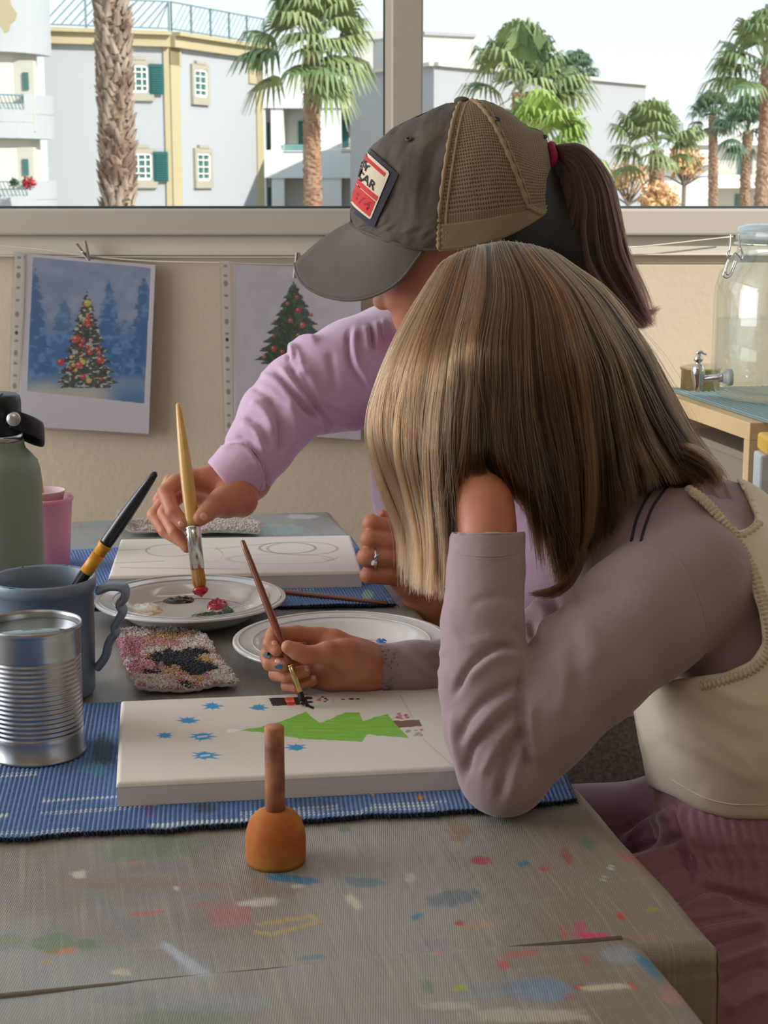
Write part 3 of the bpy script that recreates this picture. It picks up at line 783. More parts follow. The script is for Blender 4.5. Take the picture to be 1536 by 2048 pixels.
def cloth_paint(P, seed, front=False):
    """worn grey-brown oilcloth with stains; P world points"""
    x, y = P[:, 0], P[:, 1]; px, py = proj(P)
    u = (P - np.array(list(C0))) @ np.array(list(e1)); v = (P - np.array(list(C0))) @ np.array(list(e2))
    base = np.array(S(150, 146, 140)); col = np.tile(base, (len(P), 1))
    n1 = vnoise(u * 7 + 3, v * 7 + 9, seed, 4); over(col, sstep(.45, .75, n1) * .6, S(112, 98, 82))
    n2 = vnoise(u * 5 + 20, v * 9 + 3, seed + 1, 4); over(col, sstep(.5, .8, n2) * .55, S(158, 158, 160))
    # worn brown patch to the right, where the weave shows
    over(col, sstep(850, 1200, px) * sstep(1580, 1680, py) * .6, S(118, 100, 76))
    # threads along the table, light scratches
    th = vnoise(u * 420, v * 9, seed + 2, 2); over(col, sstep(.62, .9, th) * .45 * sstep(.35, .7, vnoise(u * 4, v * 4, seed + 4, 2)), S(176, 168, 150))
    th = vnoise(u * 9, v * 500, seed + 3, 2); over(col, sstep(.7, .95, th) * .25, S(172, 168, 156))
    rs = np.random.RandomState(seed + 7)
    # stray specks
    cols = [S(190, 60, 80), S(60, 120, 150), S(205, 200, 190), S(80, 120, 80), S(190, 150, 60), S(170, 70, 60), S(150, 110, 150), S(205, 120, 60)]
    for i in range(150):
        cx, cy = rs.uniform(-.05, 1.0), rs.uniform(-.3 if front else 0, TL); s = rs.uniform(.002, .009) * (1 if rs.rand() < .85 else 2.5); e = rs.uniform(.4, 2.5)
        d = np.hypot((u - cx) / s / e, (v - cy) / s) + .5 * vnoise(u * 200, v * 200, i, 1)
        over(col, (1 - sstep(.9, 1.4, d)) * rs.uniform(.3, .75), cols[rs.randint(len(cols))])
    def st_(cx, cy, w, h, c, a=.8, ang=0, sd=0):
        ca, sa = math.cos(math.radians(ang)), math.sin(math.radians(ang)); dx, dy = px - cx, py - cy
        X, Yy = (dx * ca + dy * sa) / w, (-dx * sa + dy * ca) / h
        d = np.hypot(X, Yy) + .7 * (vnoise(px / 14.0 + sd, py / 7.0 + sd, sd + 3, 3) - .5); over(col, (1 - sstep(.75, 1.05, d)) * a, S(*c))
    for a in [(590, 1762, 62, 9, (40, 115, 150), .9, 6, 1), (725, 1768, 50, 11, (60, 120, 145), .55, 4, 2), (910, 1800, 60, 18, (70, 110, 130), .6, -8, 3), (835, 1836, 14, 7, (40, 120, 150), .8, -20, 4),
              (103, 1890, 48, 22, (88, 128, 84), .7, -4, 5), (10, 1888, 40, 18, (96, 128, 90), .45, 0, 6), (295, 1830, 42, 6, (180, 80, 66), .7, -6, 7), (430, 1810, 70, 8, (160, 100, 96), .45, -8, 8),
              (240, 1770, 150, 14, (140, 104, 92), .35, 0, 9), (440, 1775, 100, 12, (150, 110, 105), .35, 0, 10), (158, 1753, 17, 9, (200, 196, 186), .9, -10, 11), (352, 1780, 9, 5, (205, 190, 185), .9, 10, 12),
              (243, 1948, 20, 9, (205, 192, 160), .9, 0, 13), (95, 1928, 13, 5, (180, 150, 80), .8, 0, 14), (960, 1724, 24, 8, (170, 55, 70), .85, 4, 15), (1046, 1732, 13, 7, (30, 115, 145), .85, -20, 16), (1085, 1742, 14, 6, (170, 60, 50), .85, 6, 17),
              (1133, 1716, 20, 12, (150, 60, 50), .6, 60, 18), (1175, 1690, 18, 12, (60, 120, 90), .55, 40, 19), (1243, 1836, 11, 8, (185, 50, 45), .9, 0, 20), (1190, 1876, 45, 8, (200, 55, 105), .9, 5, 21), (1160, 1860, 14, 18, (190, 70, 110), .7, 40, 22),
              (1305, 1823, 12, 6, (150, 150, 60), .7, 0, 23), (915, 1665, 26, 22, (150, 110, 70), .5, 0, 24), (1290, 1740, 40, 10, (150, 110, 60), .5, 48, 25), (950, 1855, 40, 9, (170, 140, 105), .6, -6, 26), (920, 1850, 8, 6, (160, 50, 60), .8, 0, 27), (1127, 1868, 6, 16, (180, 60, 50), .7, -20, 28),
              (640, 1300, 40, 12, (70, 120, 120), .25, 0, 30), (470, 1275, 30, 6, (60, 120, 120), .4, 0, 31), (250, 1045, 90, 12, (120, 150, 150), .6, 0, 32), (560, 1060, 60, 12, (150, 190, 190), .55, 0, 33), (600, 1035, 40, 5, (190, 200, 200), .6, 0, 34),
              (480, 1045, 60, 4, (190, 150, 170), .5, 0, 35), (500, 1330, 80, 24, (120, 110, 130), .3, 0, 36), (1270, 1880, 60, 8, (150, 115, 90), .6, 0, 37), (820, 1760, 12, 12, (190, 190, 196), .7, 0, 38), (1222, 1740, 4, 8, (200, 215, 205), .8, 10, 39), (1208, 1760, 3, 10, (200, 215, 205), .8, 15, 40)]: st_(*a)
    if front:
        for a in [(1075, 1985, 75, 26, (110, 135, 165), .75, 4, 51), (970, 1985, 60, 18, (125, 140, 155), .45, 0, 52), (1210, 1978, 50, 8, (200, 190, 165), .8, -2, 53), (1157, 1977, 8, 5, (170, 40, 60), .9, 0, 54), (1005, 1934, 12, 10, (190, 75, 75), .85, 30, 55), (1040, 1912, 50, 6, (190, 90, 95), .7, -5, 56),
                  (1296, 1936, 42, 9, (15, 120, 160), .95, 47, 57), (1345, 1990, 22, 26, (190, 120, 120), .6, -30, 58), (1265, 1978, 18, 6, (190, 80, 65), .8, 30, 59), (920, 1980, 13, 9, (165, 170, 60), .9, 0, 60), (1240, 1915, 40, 20, (140, 150, 165), .6, 10, 61), (1170, 1925, 5, 14, (180, 60, 80), .8, -20, 62), (1140, 1998, 12, 5, (165, 60, 95), .7, -20, 63),
                  (420, 2010, 130, 22, (150, 155, 165), .4, 0, 64), (1050, 2035, 130, 16, (190, 184, 165), .55, 0, 65), (900, 2015, 60, 10, (200, 190, 170), .5, 0, 66), (260, 2000, 90, 20, (120, 122, 124), .3, 0, 67)]: st_(*a)
    # yellow ring smear
    for (a, b) in (((510, 1868), (545, 1872)), ((545, 1872), (640, 1846)), ((640, 1846), (622, 1836)), ((622, 1836), (520, 1852))):
        d, _ = seg_d(px, py, a, b); over(col, (1 - sstep(2.5, 5, d)) * .8, S(186, 160, 96))
    for (a, b, c) in (((330, 1895), (410, 1950), S(178, 186, 200)), ((340, 1900), (390, 1948), S(178, 186, 200)), ((700, 1800), (716, 1815), S(214, 206, 180)), ((180, 1790), (275, 1875), S(120, 122, 126))):
        d, _ = seg_d(px, py, a, b); over(col, (1 - sstep(5, 11, d)) * .7, c)
    return col
def cloth_obj(name, a0, a1, b0, b1, aedge, bedge0, bedge1, drop, z, h, seed, front, m):
    """sheet over a table: hangs down at a<aedge, b<bedge0 and b>bedge1"""
    na = int((a1 - a0 + drop) / h) + 1; nb = int((b1 - b0 + (0 if front else drop)) / h) + 1
    pa = np.linspace(a0 - drop, a1, na); 
    if front: pb = np.linspace(b0 - 0.0, b1, nb)
    else: pb = np.linspace(b0 - drop, b1, nb)
    A, B = np.meshgrid(pa, pb, indexing='ij'); R = 0.012
    def fold_(d):   # d distance past the edge start (>0 outside) -> horizontal, down
        th = np.clip(d / R, 0, np.pi / 2); hor = R * np.sin(th); dn = R * (1 - np.cos(th)) + np.maximum(d - R * np.pi / 2, 0); 
        return np.where(d > 0, hor, d), np.where(d > 0, dn, 0)
    ha, da = fold_(aedge + R - A); XA = aedge + R - ha
    hb, db = fold_(bedge0 + R - B); XB = bedge0 + R - hb
    if bedge1 is not None:
        hc, dc = fold_(B - (bedge1 - R)); XB = np.where(B > bedge1 - R, bedge1 - R + hc, XB); db = db + np.where(B > bedge1 - R, dc, 0)
    dn = np.maximum(da, db)
    # gentle wrinkles
    wz = .0045 * (vnoise(A * 5, B * 12, seed, 3) - .5) + .0008 * (vnoise(A * 30, B * 30, seed + 1, 2) - .5)
    if front: wz += .004 * (vnoise(A * 6 + 3, B * 14, seed + 5, 2) - .3)
    flare = .02 * (da > .02) * (vnoise(B * 6, A * 0, seed + 2, 2)) * np.clip(da * 6, 0, 1) + 0
    fl2 = .012 * (db > .02) * (vnoise(A * 7, B * 0, seed + 3, 2)) * np.clip(db * 6, 0, 1)
    Z = z - dn + wz * (dn < .01)
    XA = XA - flare; XB = XB - fl2 * (B < bedge0)
    P = np.array(list(C0)) * [1, 1, 0] + XA[..., None] * np.array(list(e1)) + XB[..., None] * np.array(list(e2)); P[..., 2] = Z
    V = P.reshape(-1, 3)
    idx = np.arange(na * nb).reshape(na, nb); q = np.stack([idx[:-1, :-1], idx[1:, :-1], idx[1:, 1:], idx[:-1, 1:]], -1).reshape(-1, 4)
    Am = ((A[:-1, :-1] + A[1:, 1:]) / 2).ravel(); Bm = ((B[:-1, :-1] + B[1:, 1:]) / 2).ravel()
    keep = ~((Am < aedge) & (Bm < bedge0)) 
    if bedge1 is not None: keep &= ~((Am < aedge) & (Bm > bedge1))
    q = q[keep]
    # front faces are ordered upward
    o = mesh_np(name, V, q, m, None, True, cloth_paint(V, 5, front))
    md = o.modifiers.new('thick', 'SOLIDIFY'); md.thickness = 0.0012; md.offset = -1
    return o
tc1 = cloth_obj('tablecloth', 0.0, TW, 0.0, TL + .2, 0.0, 0.0, TL, .075, 0.7505, 0.0026, 5, False, M_cloth)
prop(tc1, 'grey paint stained tablecloth over the main table, under the mats', 'tablecloth')
tc2 = cloth_obj('tablecloth', fa, TW + .12, -.75, fbv, fa, -.9, None, .075, 0.7575, 0.003, 9, True, M_cloth)
prop(tc2, 'paint smeared tablecloth of the front table, overlapping at the bottom', 'tablecloth')
# hem along its rear edge; the edge's shadow line is put into its darker colour
tube_obj('hem', [TM(fa + .012, fbv - .001, .7575), TM(fa + .3, fbv, .758), TM(TW + .1, fbv - .001, .7575)], .0028, mat("hem", S(104, 96, 84), .8), tc2, 8)

# ================================================================== MATS
M_mat = mat('woven rag mat', rough=0.85, attr='Col', bump=(500, .4, .001), sheen=.2)
M_navy = mat('dark fringe', S(22, 30, 52), .95)
def quad_grid(P00, P10, P11, P01, nu, nv):
    u = np.linspace(0, 1, nu)[:, None, None]; v = np.linspace(0, 1, nv)[None, :, None]
    a, b, c, d = [np.array(list(p)) for p in (P00, P10, P11, P01)]
    P = (a * (1 - u) + b * u) * (1 - v) + (d * (1 - u) + c * u) * v
    idx = np.arange(nu * nv).reshape(nu, nv); q = np.stack([idx[:-1, :-1], idx[1:, :-1], idx[1:, 1:], idx[:-1, 1:]], -1).reshape(-1, 4)
    U, Vv = np.meshgrid(np.linspace(0, 1, nu), np.linspace(0, 1, nv), indexing='ij')
    return P.reshape(-1, 3), q, U.ravel(), Vv.ravel()
def mat_obj(label, FL, FRt, BR, BL, seed, spots=(), pitch=.0034, h=.0009, rows=()):
    L = (FRt - FL).length; D = (BL - FL).length; nu = int(L / h); nv = int(D / .0022)
    P, q, U, V = quad_grid(FL, FRt, BR, BL, nu, nv)
    x = U * L; y = V * D
    edge = .009 * (vnoise(x * 16, x * 0, seed, 3) - .5) * 2
    d2 = np.array(list((BL - FL).normalized())); P += (edge * np.clip(1 - V * 6, 0, 1))[:, None] * d2
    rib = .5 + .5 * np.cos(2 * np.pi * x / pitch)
    lift = .0045 * np.clip(vnoise(x * 9, x * 0 + 3, seed + 1, 2) - .45, 0, 1) * np.exp(-(V * D / .02) ** 2) * 2
    P[:, 2] += .0012 + rib * .0011 + lift + .0006 * (vnoise(x * 200, y * 500, seed, 1))
    col = np.tile(np.array(S(74, 116, 176)), (len(P), 1))
    over(col, sstep(.4, .8, vnoise(x * 8, y * 10, seed + 2, 3)) * .6, S(52, 90, 148))
    over(col, sstep(.5, .8, vnoise(x * 8 + 9, y * 14, seed + 3, 3)) * .5, S(124, 150, 184))
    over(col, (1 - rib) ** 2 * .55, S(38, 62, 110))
    px, py = proj(P)
    for (x0, x1, yc, th) in rows:      # white weft dashes
        r = ((x > x0) & (x < x1)) * (1 - sstep(th * .6, th, np.abs(y - yc + .0015 * np.sin(x * 60)))) * rib
        st = (np.sin(2 * np.pi * (y - yc) / .004) > -.3); over(col, r * .95 * st, S(216, 222, 212))
    for (cx, cy, w, hh, c, a) in spots:
        d = np.hypot((px - cx) / w, (py - cy) / hh) + .6 * (vnoise(px / 9, py / 9, int(cx), 3) - .5); over(col, (1 - sstep(.7, 1.05, d)) * a, S(*c))
    over(col, np.clip(1 - V * D / .004, 0, 1), S(20, 28, 48)); over(col, np.clip(1 - (1 - U) * L / .004, 0, 1) * .8, S(20, 28, 48))
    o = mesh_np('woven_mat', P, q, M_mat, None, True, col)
    md = o.modifiers.new('thick', 'SOLIDIFY'); md.thickness = 0.002; md.offset = -1
    prop(o, label, 'mat', 'blue woven mats on the table')
    # frayed dark edge
    rs = np.random.RandomState(seed); K = 5; N = int(L / .0011); s = np.zeros((N, K, 3)); fl = P[0::nv][:, :]
    for i in range(N):
        p = fl[min(int(i * len(fl) / N), len(fl) - 1)] + [0, 0, .0004]; d = -d2 * rs.uniform(.002, .0055) + np.array([rs.uniform(-.003, .003), 0, 0])
        for k in range(K): s[i, k] = p + d * k / (K - 1) + [0, 0, -.0022 * (k / (K - 1)) ** 2]
        s[i, :, 2] = np.maximum(s[i, :, 2], .7525)
    hair_obj('fringe', s, M_navy, o, .00045, .0002, kind='stuff', label='dark navy frayed edge')
    return o
zt_ = .7525
mFL, mFR, mBR, mBL = T(-230, 1706, zt_), T(1152, 1604, zt_), T(1062, 1386, zt_), T(-120, 1418, zt_)
rws = []
rsr = np.random.RandomState(3)
for yc in (.008, .012, .02, .045, .05, .075, .1, .13, .155, .16):
    x = rsr.uniform(0, .1)
    while x < .62:
        l = rsr.uniform(.03, .09); 
        if rsr.rand() < .55: rws.append((x, x + l, yc + rsr.uniform(-.002, .002), .005))
        x += l + rsr.uniform(.01, .05)
mat_obj('blue woven mat under the tree canvas and the tin can', mFL, mFR, mBR, mBL, 11,
        [(205, 1500, 22, 34, (36, 60, 80), .8), (190, 1540, 30, 14, (60, 150, 170), .5), (300, 1620, 12, 22, (90, 60, 130), .7), (840, 1595, 8, 6, (200, 120, 40), .9), (745, 1580, 6, 14, (190, 180, 40), .7), (600, 1610, 90, 12, (40, 60, 90), .5), (410, 1618, 30, 10, (30, 50, 60), .6), (980, 1600, 50, 10, (60, 80, 110), .4)], rows=rws)
bFL, bFR, bBR, bBL = T(110, 1222, zt_), T(792, 1212, zt_), T(702, 1076, zt_), T(60, 1106, zt_)
rws = [(.1 + .05 * i, .13 + .05 * i, .02 + .013 * (i % 5), .003) for i in range(12)]
mat_obj('blue woven mat under the canvas with pencil sketch', bFL, bFR, bBR, bBL, 23, [(735, 1190, 14, 10, (150, 190, 140), .7), (160, 1120, 30, 8, (60, 100, 170), .5)], rows=rws)

# ================================================================== CANVASES
M_canvas = mat('painted canvas', rough=0.75, attr='Col', bump=(900, .12, .0004))
def canvas(label, TLc, TRc, FRc, FLc, thick, paint, h=.0006):
    """corners of the top face; sides and rounded edges"""
    g_ = thing('canvas_board', label, 'canvas', tuple((TLc + FRc) / 2 - Vector((0, 0, thick))))
    a = FLc; ex = (FRc - FLc).normalized(); L = (FRc - FLc).length; ey = Vector((-ex.y, ex.x, 0)); D = (TLc - FLc).dot(ey)
    nu, nv = int(L / h), int(D / h); P, q, U, V = quad_grid(a, a + ex * L, a + ex * L + ey * D, a + ey * D, nu, nv)
    x = U * L; y = V * D; r = .0035
    dx = np.minimum(x, L - x); dy = np.minimum(y, D - y)
    def rnd(d): return np.where(d < r, r - np.sqrt(np.clip(r * r - (r - d) ** 2, 0, None)), 0)
    P[:, 2] -= np.maximum(rnd(dx), rnd(dy)) ; P[:, 2] -= .0008 * np.sin(np.pi * U) * np.sin(np.pi * V)
    col = np.tile(np.array(S(222, 214, 206)), (len(P), 1)); over(col, sstep(.4, .8, vnoise(x * 12, y * 12, 4, 3)) * .2, S(212, 202, 192))
    px, py = proj(P); paint(col, px, py, x, y)
    top = mesh_np('canvas_top', P, q, M_canvas, g_, True, col)
    gs = Geo(); zz = a.z
    Mx = Matrix((ex, ey, Vector((0, 0, 1)))).transposed().to_4x4(); Mx.translation = Vector((a.x, a.y, 0))
    gs.box((.0003, .0003, zz - thick), (L - .0003, D - .0003, zz - r), Mx)
    gs.obj('canvas_side', mat('primed side', S(216, 208, 200), .8, bump=(700, .15, .0005)), g_)
    return g_
def star(col, px, py, cx, cy, r, c, seed):
    rs = np.random.RandomState(seed)
    for i in range(8):
        t = i * math.pi / 4 + rs.uniform(-.2, .2); L = r * rs.uniform(.75, 1.1)
        a = (cx, cy); b = (cx + L * math.cos(t), cy + L * .33 * math.sin(t))
        d, tt = seg_d(px, py, a, b); over(col, (1 - sstep(.5, 1.5, d / (3.8 * (1.03 - tt)))) * .9, c)
    d = np.hypot((px - cx) / (r * .46), (py - cy) / (r * .22)) + .5 * (vnoise(px / 5, py / 4, seed, 2) - .5); over(col, 1 - sstep(.8, 1.1, d), c)
def paint_tree(col, px, py, x, y):
    for i, (cx, cy, r) in enumerate([(425, 1412, 26), (376, 1441, 26), (330, 1471, 22), (404, 1473, 32), (517, 1415, 24), (410, 1511, 34), (592, 1495, 26)]):
        star(col, px, py, cx, cy, r, S(58, 150, 205), i)
        if i in (3, 5): 
            d, _ = seg_d(px, py, (cx - 8, cy + 1), (cx + 9, cy - 1)); over(col, (1 - sstep(1.2, 2.4, d)) * .9, S(200, 216, 236))
    wob = 3 * (vnoise(px / 12, py / 8, 3, 2) - .5)
    tr = [(480, 1461), (540, 1450), (590, 1432), (612, 1423), (622, 1433), (640, 1446), (668, 1436), (690, 1424), (718, 1424), (725, 1441), (750, 1434), (775, 1427), (785, 1441), (818, 1476), (770, 1472), (732, 1468), (724, 1484), (660, 1480), (600, 1477), (540, 1466)]
    m = poly_in(px + wob, py + wob, tr); over(col, m * 1.0, S(128, 190, 68))
    over(col, m * sstep(.45, .8, vnoise(px / 60, py / 3.0, 8, 3)) * .45, S(160, 208, 110)); over(col, m * sstep(.5, .8, vnoise(px / 40 + 7, py / 4.0, 9, 3)) * .35, S(110, 172, 50))
    over(col, poly_in(px, py, [(452, 1460), (462, 1457), (482, 1460), (470, 1464), (456, 1465)]) * .9, S(242, 238, 226))
    over(col, poly_in(px + wob, py + wob, [(786, 1442), (838, 1439), (844, 1452), (798, 1456)]) * 1.0, S(128, 96, 84))
    # hat
    over(col, poly_in(px + wob * .6, py + wob * .4, [(537, 1396), (610, 1394), (612, 1409), (545, 1412)]), S(50, 34, 30))
    over(col, poly_in(px, py, [(569, 1395), (586, 1395), (592, 1411), (575, 1412)]), S(232, 160, 110))
    for cx, cy, c in ((578, 1398, (222, 90, 50)), (582, 1407, (215, 45, 40))): d = np.hypot((px - cx) / 9, (py - cy) / 4); over(col, 1 - sstep(.8, 1.1, d), S(*c))
    for a, b, w in (((610, 1400), (614, 1410), 4), ((614, 1410), (626, 1416), 2.5), ((612, 1396), (622, 1396), 2.6)):
        d, _ = seg_d(px, py, a, b); over(col, 1 - sstep(w * .8, w * 1.3, d), S(36, 26, 24))
    for cx, cy, rx, ry in ((620, 1404, 6.5, 2.2), (619, 1396.5, 7, 2), (645, 1394, 3.4, 1.3), (651, 1397, 3.4, 1.3), (654, 1400, 3.2, 1.2), (650, 1403, 3, 1.2), (686, 1399, 4, 1.1), (703, 1398, 6, 1.7), (716, 1398, 5, 1.3)):
        over(col, 1 - sstep(.8, 1.15, np.hypot((px - cx) / rx, (py - cy) / ry)), S(40, 30, 30))
    over(col, poly_in(px, py, [(631, 1401), (642, 1394), (642, 1402)]), S(228, 120, 40))
    for a, b in (((800, 1390), (826, 1436)), ((846, 1478), (905, 1530)), ((668, 1398), (666, 1406)), ((724, 1394), (728, 1402)), ((780, 1440), (800, 1430))):
        d, _ = seg_d(px, py, a, b); over(col, (1 - sstep(.4, 1.3, d)) * .45, S(140, 130, 130))
    rs = np.random.RandomState(5)
    for (x0, y0, n, cs) in ((792, 1431, 14, ((200, 80, 130), (215, 200, 160), (200, 120, 150))), (812, 1463, 14, ((170, 190, 150), (220, 214, 190), (210, 90, 140), (150, 170, 130)))):
        for i in range(n):
            cx, cy = x0 + rs.uniform(0, 34), y0 + rs.uniform(-4, 6) + (i * .3 if y0 > 1450 else 0); c = cs[rs.randint(len(cs))]
            over(col, (1 - sstep(.7, 1.2, np.hypot((px - cx) / 4, (py - cy) / 2.2))) * .85, S(*c))
ZC = .7725
canvas('white canvas with green tree, snowman hat and blue stars in front of the girl', T(236, 1401, ZC), T(1030, 1372, ZC), T(1036, 1527, ZC), T(232, 1566, ZC), .018, paint_tree)
def paint_sketch(col, px, py, x, y):
    over(col, np.ones(len(px)) * .5, S(232, 222, 206))
    def el(cx, cy, rx, ry, a=.5, g0=0, g1=7):
        th = np.arctan2((py - cy) / ry, (px - cx) / rx) % (2 * np.pi)
        d = np.abs(np.hypot((px - cx) / rx, (py - cy) / ry) - 1) * ry
        over(col, (1 - sstep(.25, .8, d)) * a * ((th > g0) & (th < g1)), S(110, 100, 96))
    el(340, 1101, 48, 12); el(575, 1096, 56, 11, .6); el(605, 1097, 70, 13, .45); el(560, 1118, 105, 10, .25); el(660, 1112, 16, 8, .35, 0, 3); el(420, 1110, 26, 14, .2)
    for a, b in (((230, 1101), (300, 1098)), ((226, 1126), (330, 1122)), ((240, 1135), (480, 1138)), ((430, 1098), (560, 1085)), ((445, 1106), (432, 1095))):
        d, _ = seg_d(px, py, a, b); over(col, (1 - sstep(.3, 1.0, d)) * .45, S(110, 100, 96))
ZB = .7725
canvas('blank beige canvas with faint pencil circles behind the plate', T(232, 1078, ZB), T(700, 1072, ZB), T(724, 1142, ZB), T(216, 1152, ZB), .018, paint_sketch, .0009)

# ================================================================== PLATES
M_plate = mat('white plastic plate', S(208, 205, 203), 0.11, spec=0.6, trans=0.0, coat=.3)
def plate_at(px, py, rpx, label, z0=.7512):
    c = T(px, py, .772); r = PR(rpx, c.y, py); k = r / .1
    t = thing('plastic_plate', label, 'plate', (c.x, c.y, .7515), 'white plastic plates used as palettes')
    pf = [(0, .0015), (.055, .0015), (.061, .0020), (.064, .0028), (.070, .008), (.0755, .0150), (.079, .0175), (.083, .0182), (.092, .0195), (.0975, .0205), (.0995, .0200), (.1, .0180), (.0985, .0178), (.092, .0178), (.080, .0162), (.0765, .0135), (.070, .005), (.064, .0005), (.055, 0), (0, 0)]
    lathe_obj('plate_body', [(a * k, b * 1.05) for a, b in pf], M_plate, t, (c.x, c.y, z0), 96)
    # embossed rings inside
    for rr, zz in ((.0635, .0032), (.0815, .0187), (.0945, .0204)):
        a = np.linspace(0, 2 * np.pi, 73); tube_obj('ring_ridge', [(c.x + rr * k * math.cos(i), c.y + rr * k * math.sin(i), z0 + zz * 1.05) for i in a], .0006, M_plate, t, 6)
    return t, c, k
pl1, pc1, pk1 = plate_at(381, 1200, 191, 'white plate with black, white, red and green paint under the big brush', .7548)
pl2, pc2, pk2 = plate_at(683, 1277, 218, 'white plate nearer the girl, partly behind her painting hand')
def dollop(parent, px, py, wpx, hpx, c, seed, name, height=.003, rough=.15):
    z = .7564 if parent is pl1 else .7528; o = T(px, py, z); rx = PR(wpx / 2, o.y, py); ry = (T(px, py - hpx / 2, z) - T(px, py + hpx / 2, z)).length / 2
    n, m = 40, 14; a = np.linspace(0, 2 * np.pi, n, endpoint=False); rs = np.random.RandomState(seed)
    prof = np.linspace(0, 1, m); R = 1 + .28 * (vnoise(np.cos(a) * 1.4 + 3 + seed, np.sin(a) * 1.4 + 5, seed, 2) - .5) * 2
    V = [(o.x, o.y, z + height * .8)]
    for p in prof[1:]:
        for i in range(n):
            X = np.cos(a[i]) * rx * p * R[i]; Y = np.sin(a[i]) * ry * p * R[i]
            hh = height * (1 - p ** 3) ** .5 * (.55 + .9 * float(vnoise(X * 260 + seed, Y * 260, seed, 2)))
            V.append((o.x + X, o.y + Y, z + hh))
    Fc = [[0, 1 + i, 1 + (i + 1) % n] for i in range(n)]
    for j in range(m - 2):
        for i in range(n): Fc.append([1 + j * n + i, 1 + (j + 1) * n + i, 1 + (j + 1) * n + (i + 1) % n, 1 + j * n + (i + 1) % n])
    return mesh_np(name, np.array(V), Fc, mat(name + ' gloss', c, rough, coat=.6), parent, True)
dollop(pl1, 357, 1199, 72, 17, S(16, 16, 24), 3, 'black_paint', .0035); dollop(pl1, 288, 1224, 68, 20, S(206, 172, 110), 8, 'yellowish_paint', .002)
dollop(pl1, 290, 1220, 56, 14, S(246, 240, 228), 5, 'white_paint', .0055); dollop(pl1, 434, 1213, 40, 15, S(170, 12, 26), 6, 'red_paint', .006)
dollop(pl1, 432, 1237, 96, 15, S(14, 56, 26), 7, 'green_paint', .005); dollop(pl1, 456, 1231, 34, 13, S(16, 66, 30), 9, 'green_paint', .007)
dollop(pl1, 330, 1242, 44, 6, S(210, 196, 176), 10, 'dried_paint', .001); dollop(pl1, 463, 1214, 18, 5, S(200, 200, 204), 12, 'dried_paint', .001)
dollop(pl2, 770, 1283, 40, 10, S(30, 84, 160), 11, 'blue_paint', .003); dollop(pl2, 673, 1223, 9, 4, S(200, 160, 90), 14, 'dried_paint', .001)

# ================================================================== CUPS, CAN, BOTTLE
M_mug = mat('blue grey plastic', S(120, 134, 152), 0.35, noise=(14, .3, S(104, 120, 140)))
mb = T(95, 1387, .752); mr = PR(103, mb.y, 1270); mh = W(95, 1152, mb.y).z - .7535
mug = thing('measuring_mug', 'blue grey plastic mug of paint water with wavy handle behind the tin can', 'mug', (mb.x, mb.y, .7535))
lathe_obj('mug_body', [(0, .002), (mr * .86, .002), (mr * .9, 0), (mr * .93, .003), (mr * .955, mh * .5), (mr * .965, mh - .012), (mr * 1.0, mh - .0115), (mr * 1.02, mh - .006), (mr * 1.02, mh - .002), (mr * .99, mh), (mr * .95, mh - .002), (mr * .93, mh - .02), (mr * .88, .006), (0, .006)], M_mug, mug, (mb.x, mb.y, .7535), 80)
lathe_obj('paint_water', [(0, 0), (mr * .925, 0), (mr * .92, -.02), (0, -.021)], mat('murky water', S(40, 60, 66), .08, coat=.5), mug, (mb.x, mb.y, .7535 + mh - .024), 48)
M_tq = mat('turquoise paint', S(40, 160, 185), .4); M_tq2 = mat('teal paint', S(20, 110, 110), .5)
def smear(cx, cy, w, h, m, seed, bv, parent, off=.0006):
    rs = np.random.RandomState(seed); n = 26; V = []; 
    h0, _ = cast(bv, cx, cy, off)
    if h0 is None: return
    V.append(h0)
    for i in range(n):
        a = 2 * math.pi * i / n; r = rs.uniform(.7, 1.1); hh, _ = cast(bv, cx + w * r * math.cos(a), cy + h * r * math.sin(a), off); V.append(hh if hh is not None and (hh - h0).length < .05 else h0)
    mesh_np('paint_smear', [tuple(p) for p in V], [[0, 1 + i, 1 + (i + 1) % n] for i in range(n)], m, parent, True)
vM, fM = lathe([(0, .002), (mr * .93, .003), (mr * .965, mh - .012), (mr * 1.02, mh - .006), (mr * .99, mh), (mr * .93, mh - .02), (mr * .88, .006)], 80, Matrix.Translation(Vector((mb.x, mb.y, .7535))))
bvm = bvh_of(vM, fM)
smear(22, 1176, 22, 5, M_tq, 1, bvm, mug); smear(40, 1138, 14, 7, M_tq2, 2, bvm, mug); smear(135, 1136, 18, 7, M_tq2, 3, bvm, mug); smear(10, 1165, 12, 6, M_tq, 4, bvm, mug); smear(158, 1142, 9, 6, mat('rust paint', S(150, 90, 50), .6), 5, bvm, mug)
# wavy handle
hp = [(196, 1181), (222, 1172), (248, 1176), (250, 1194), (240, 1208), (246, 1222), (238, 1238), (230, 1252), (232, 1264), (222, 1278), (216, 1292), (214, 1304), (208, 1318), (196, 1334)]
HY = mb.y
hpath = catmull([W(x, y, HY) for x, y in hp], 80)
v, f = tube(hpath, .0038, 12, True, ((0, 1, 0), 2.8)); mesh_np('handle', v, f, M_mug, mug, True)

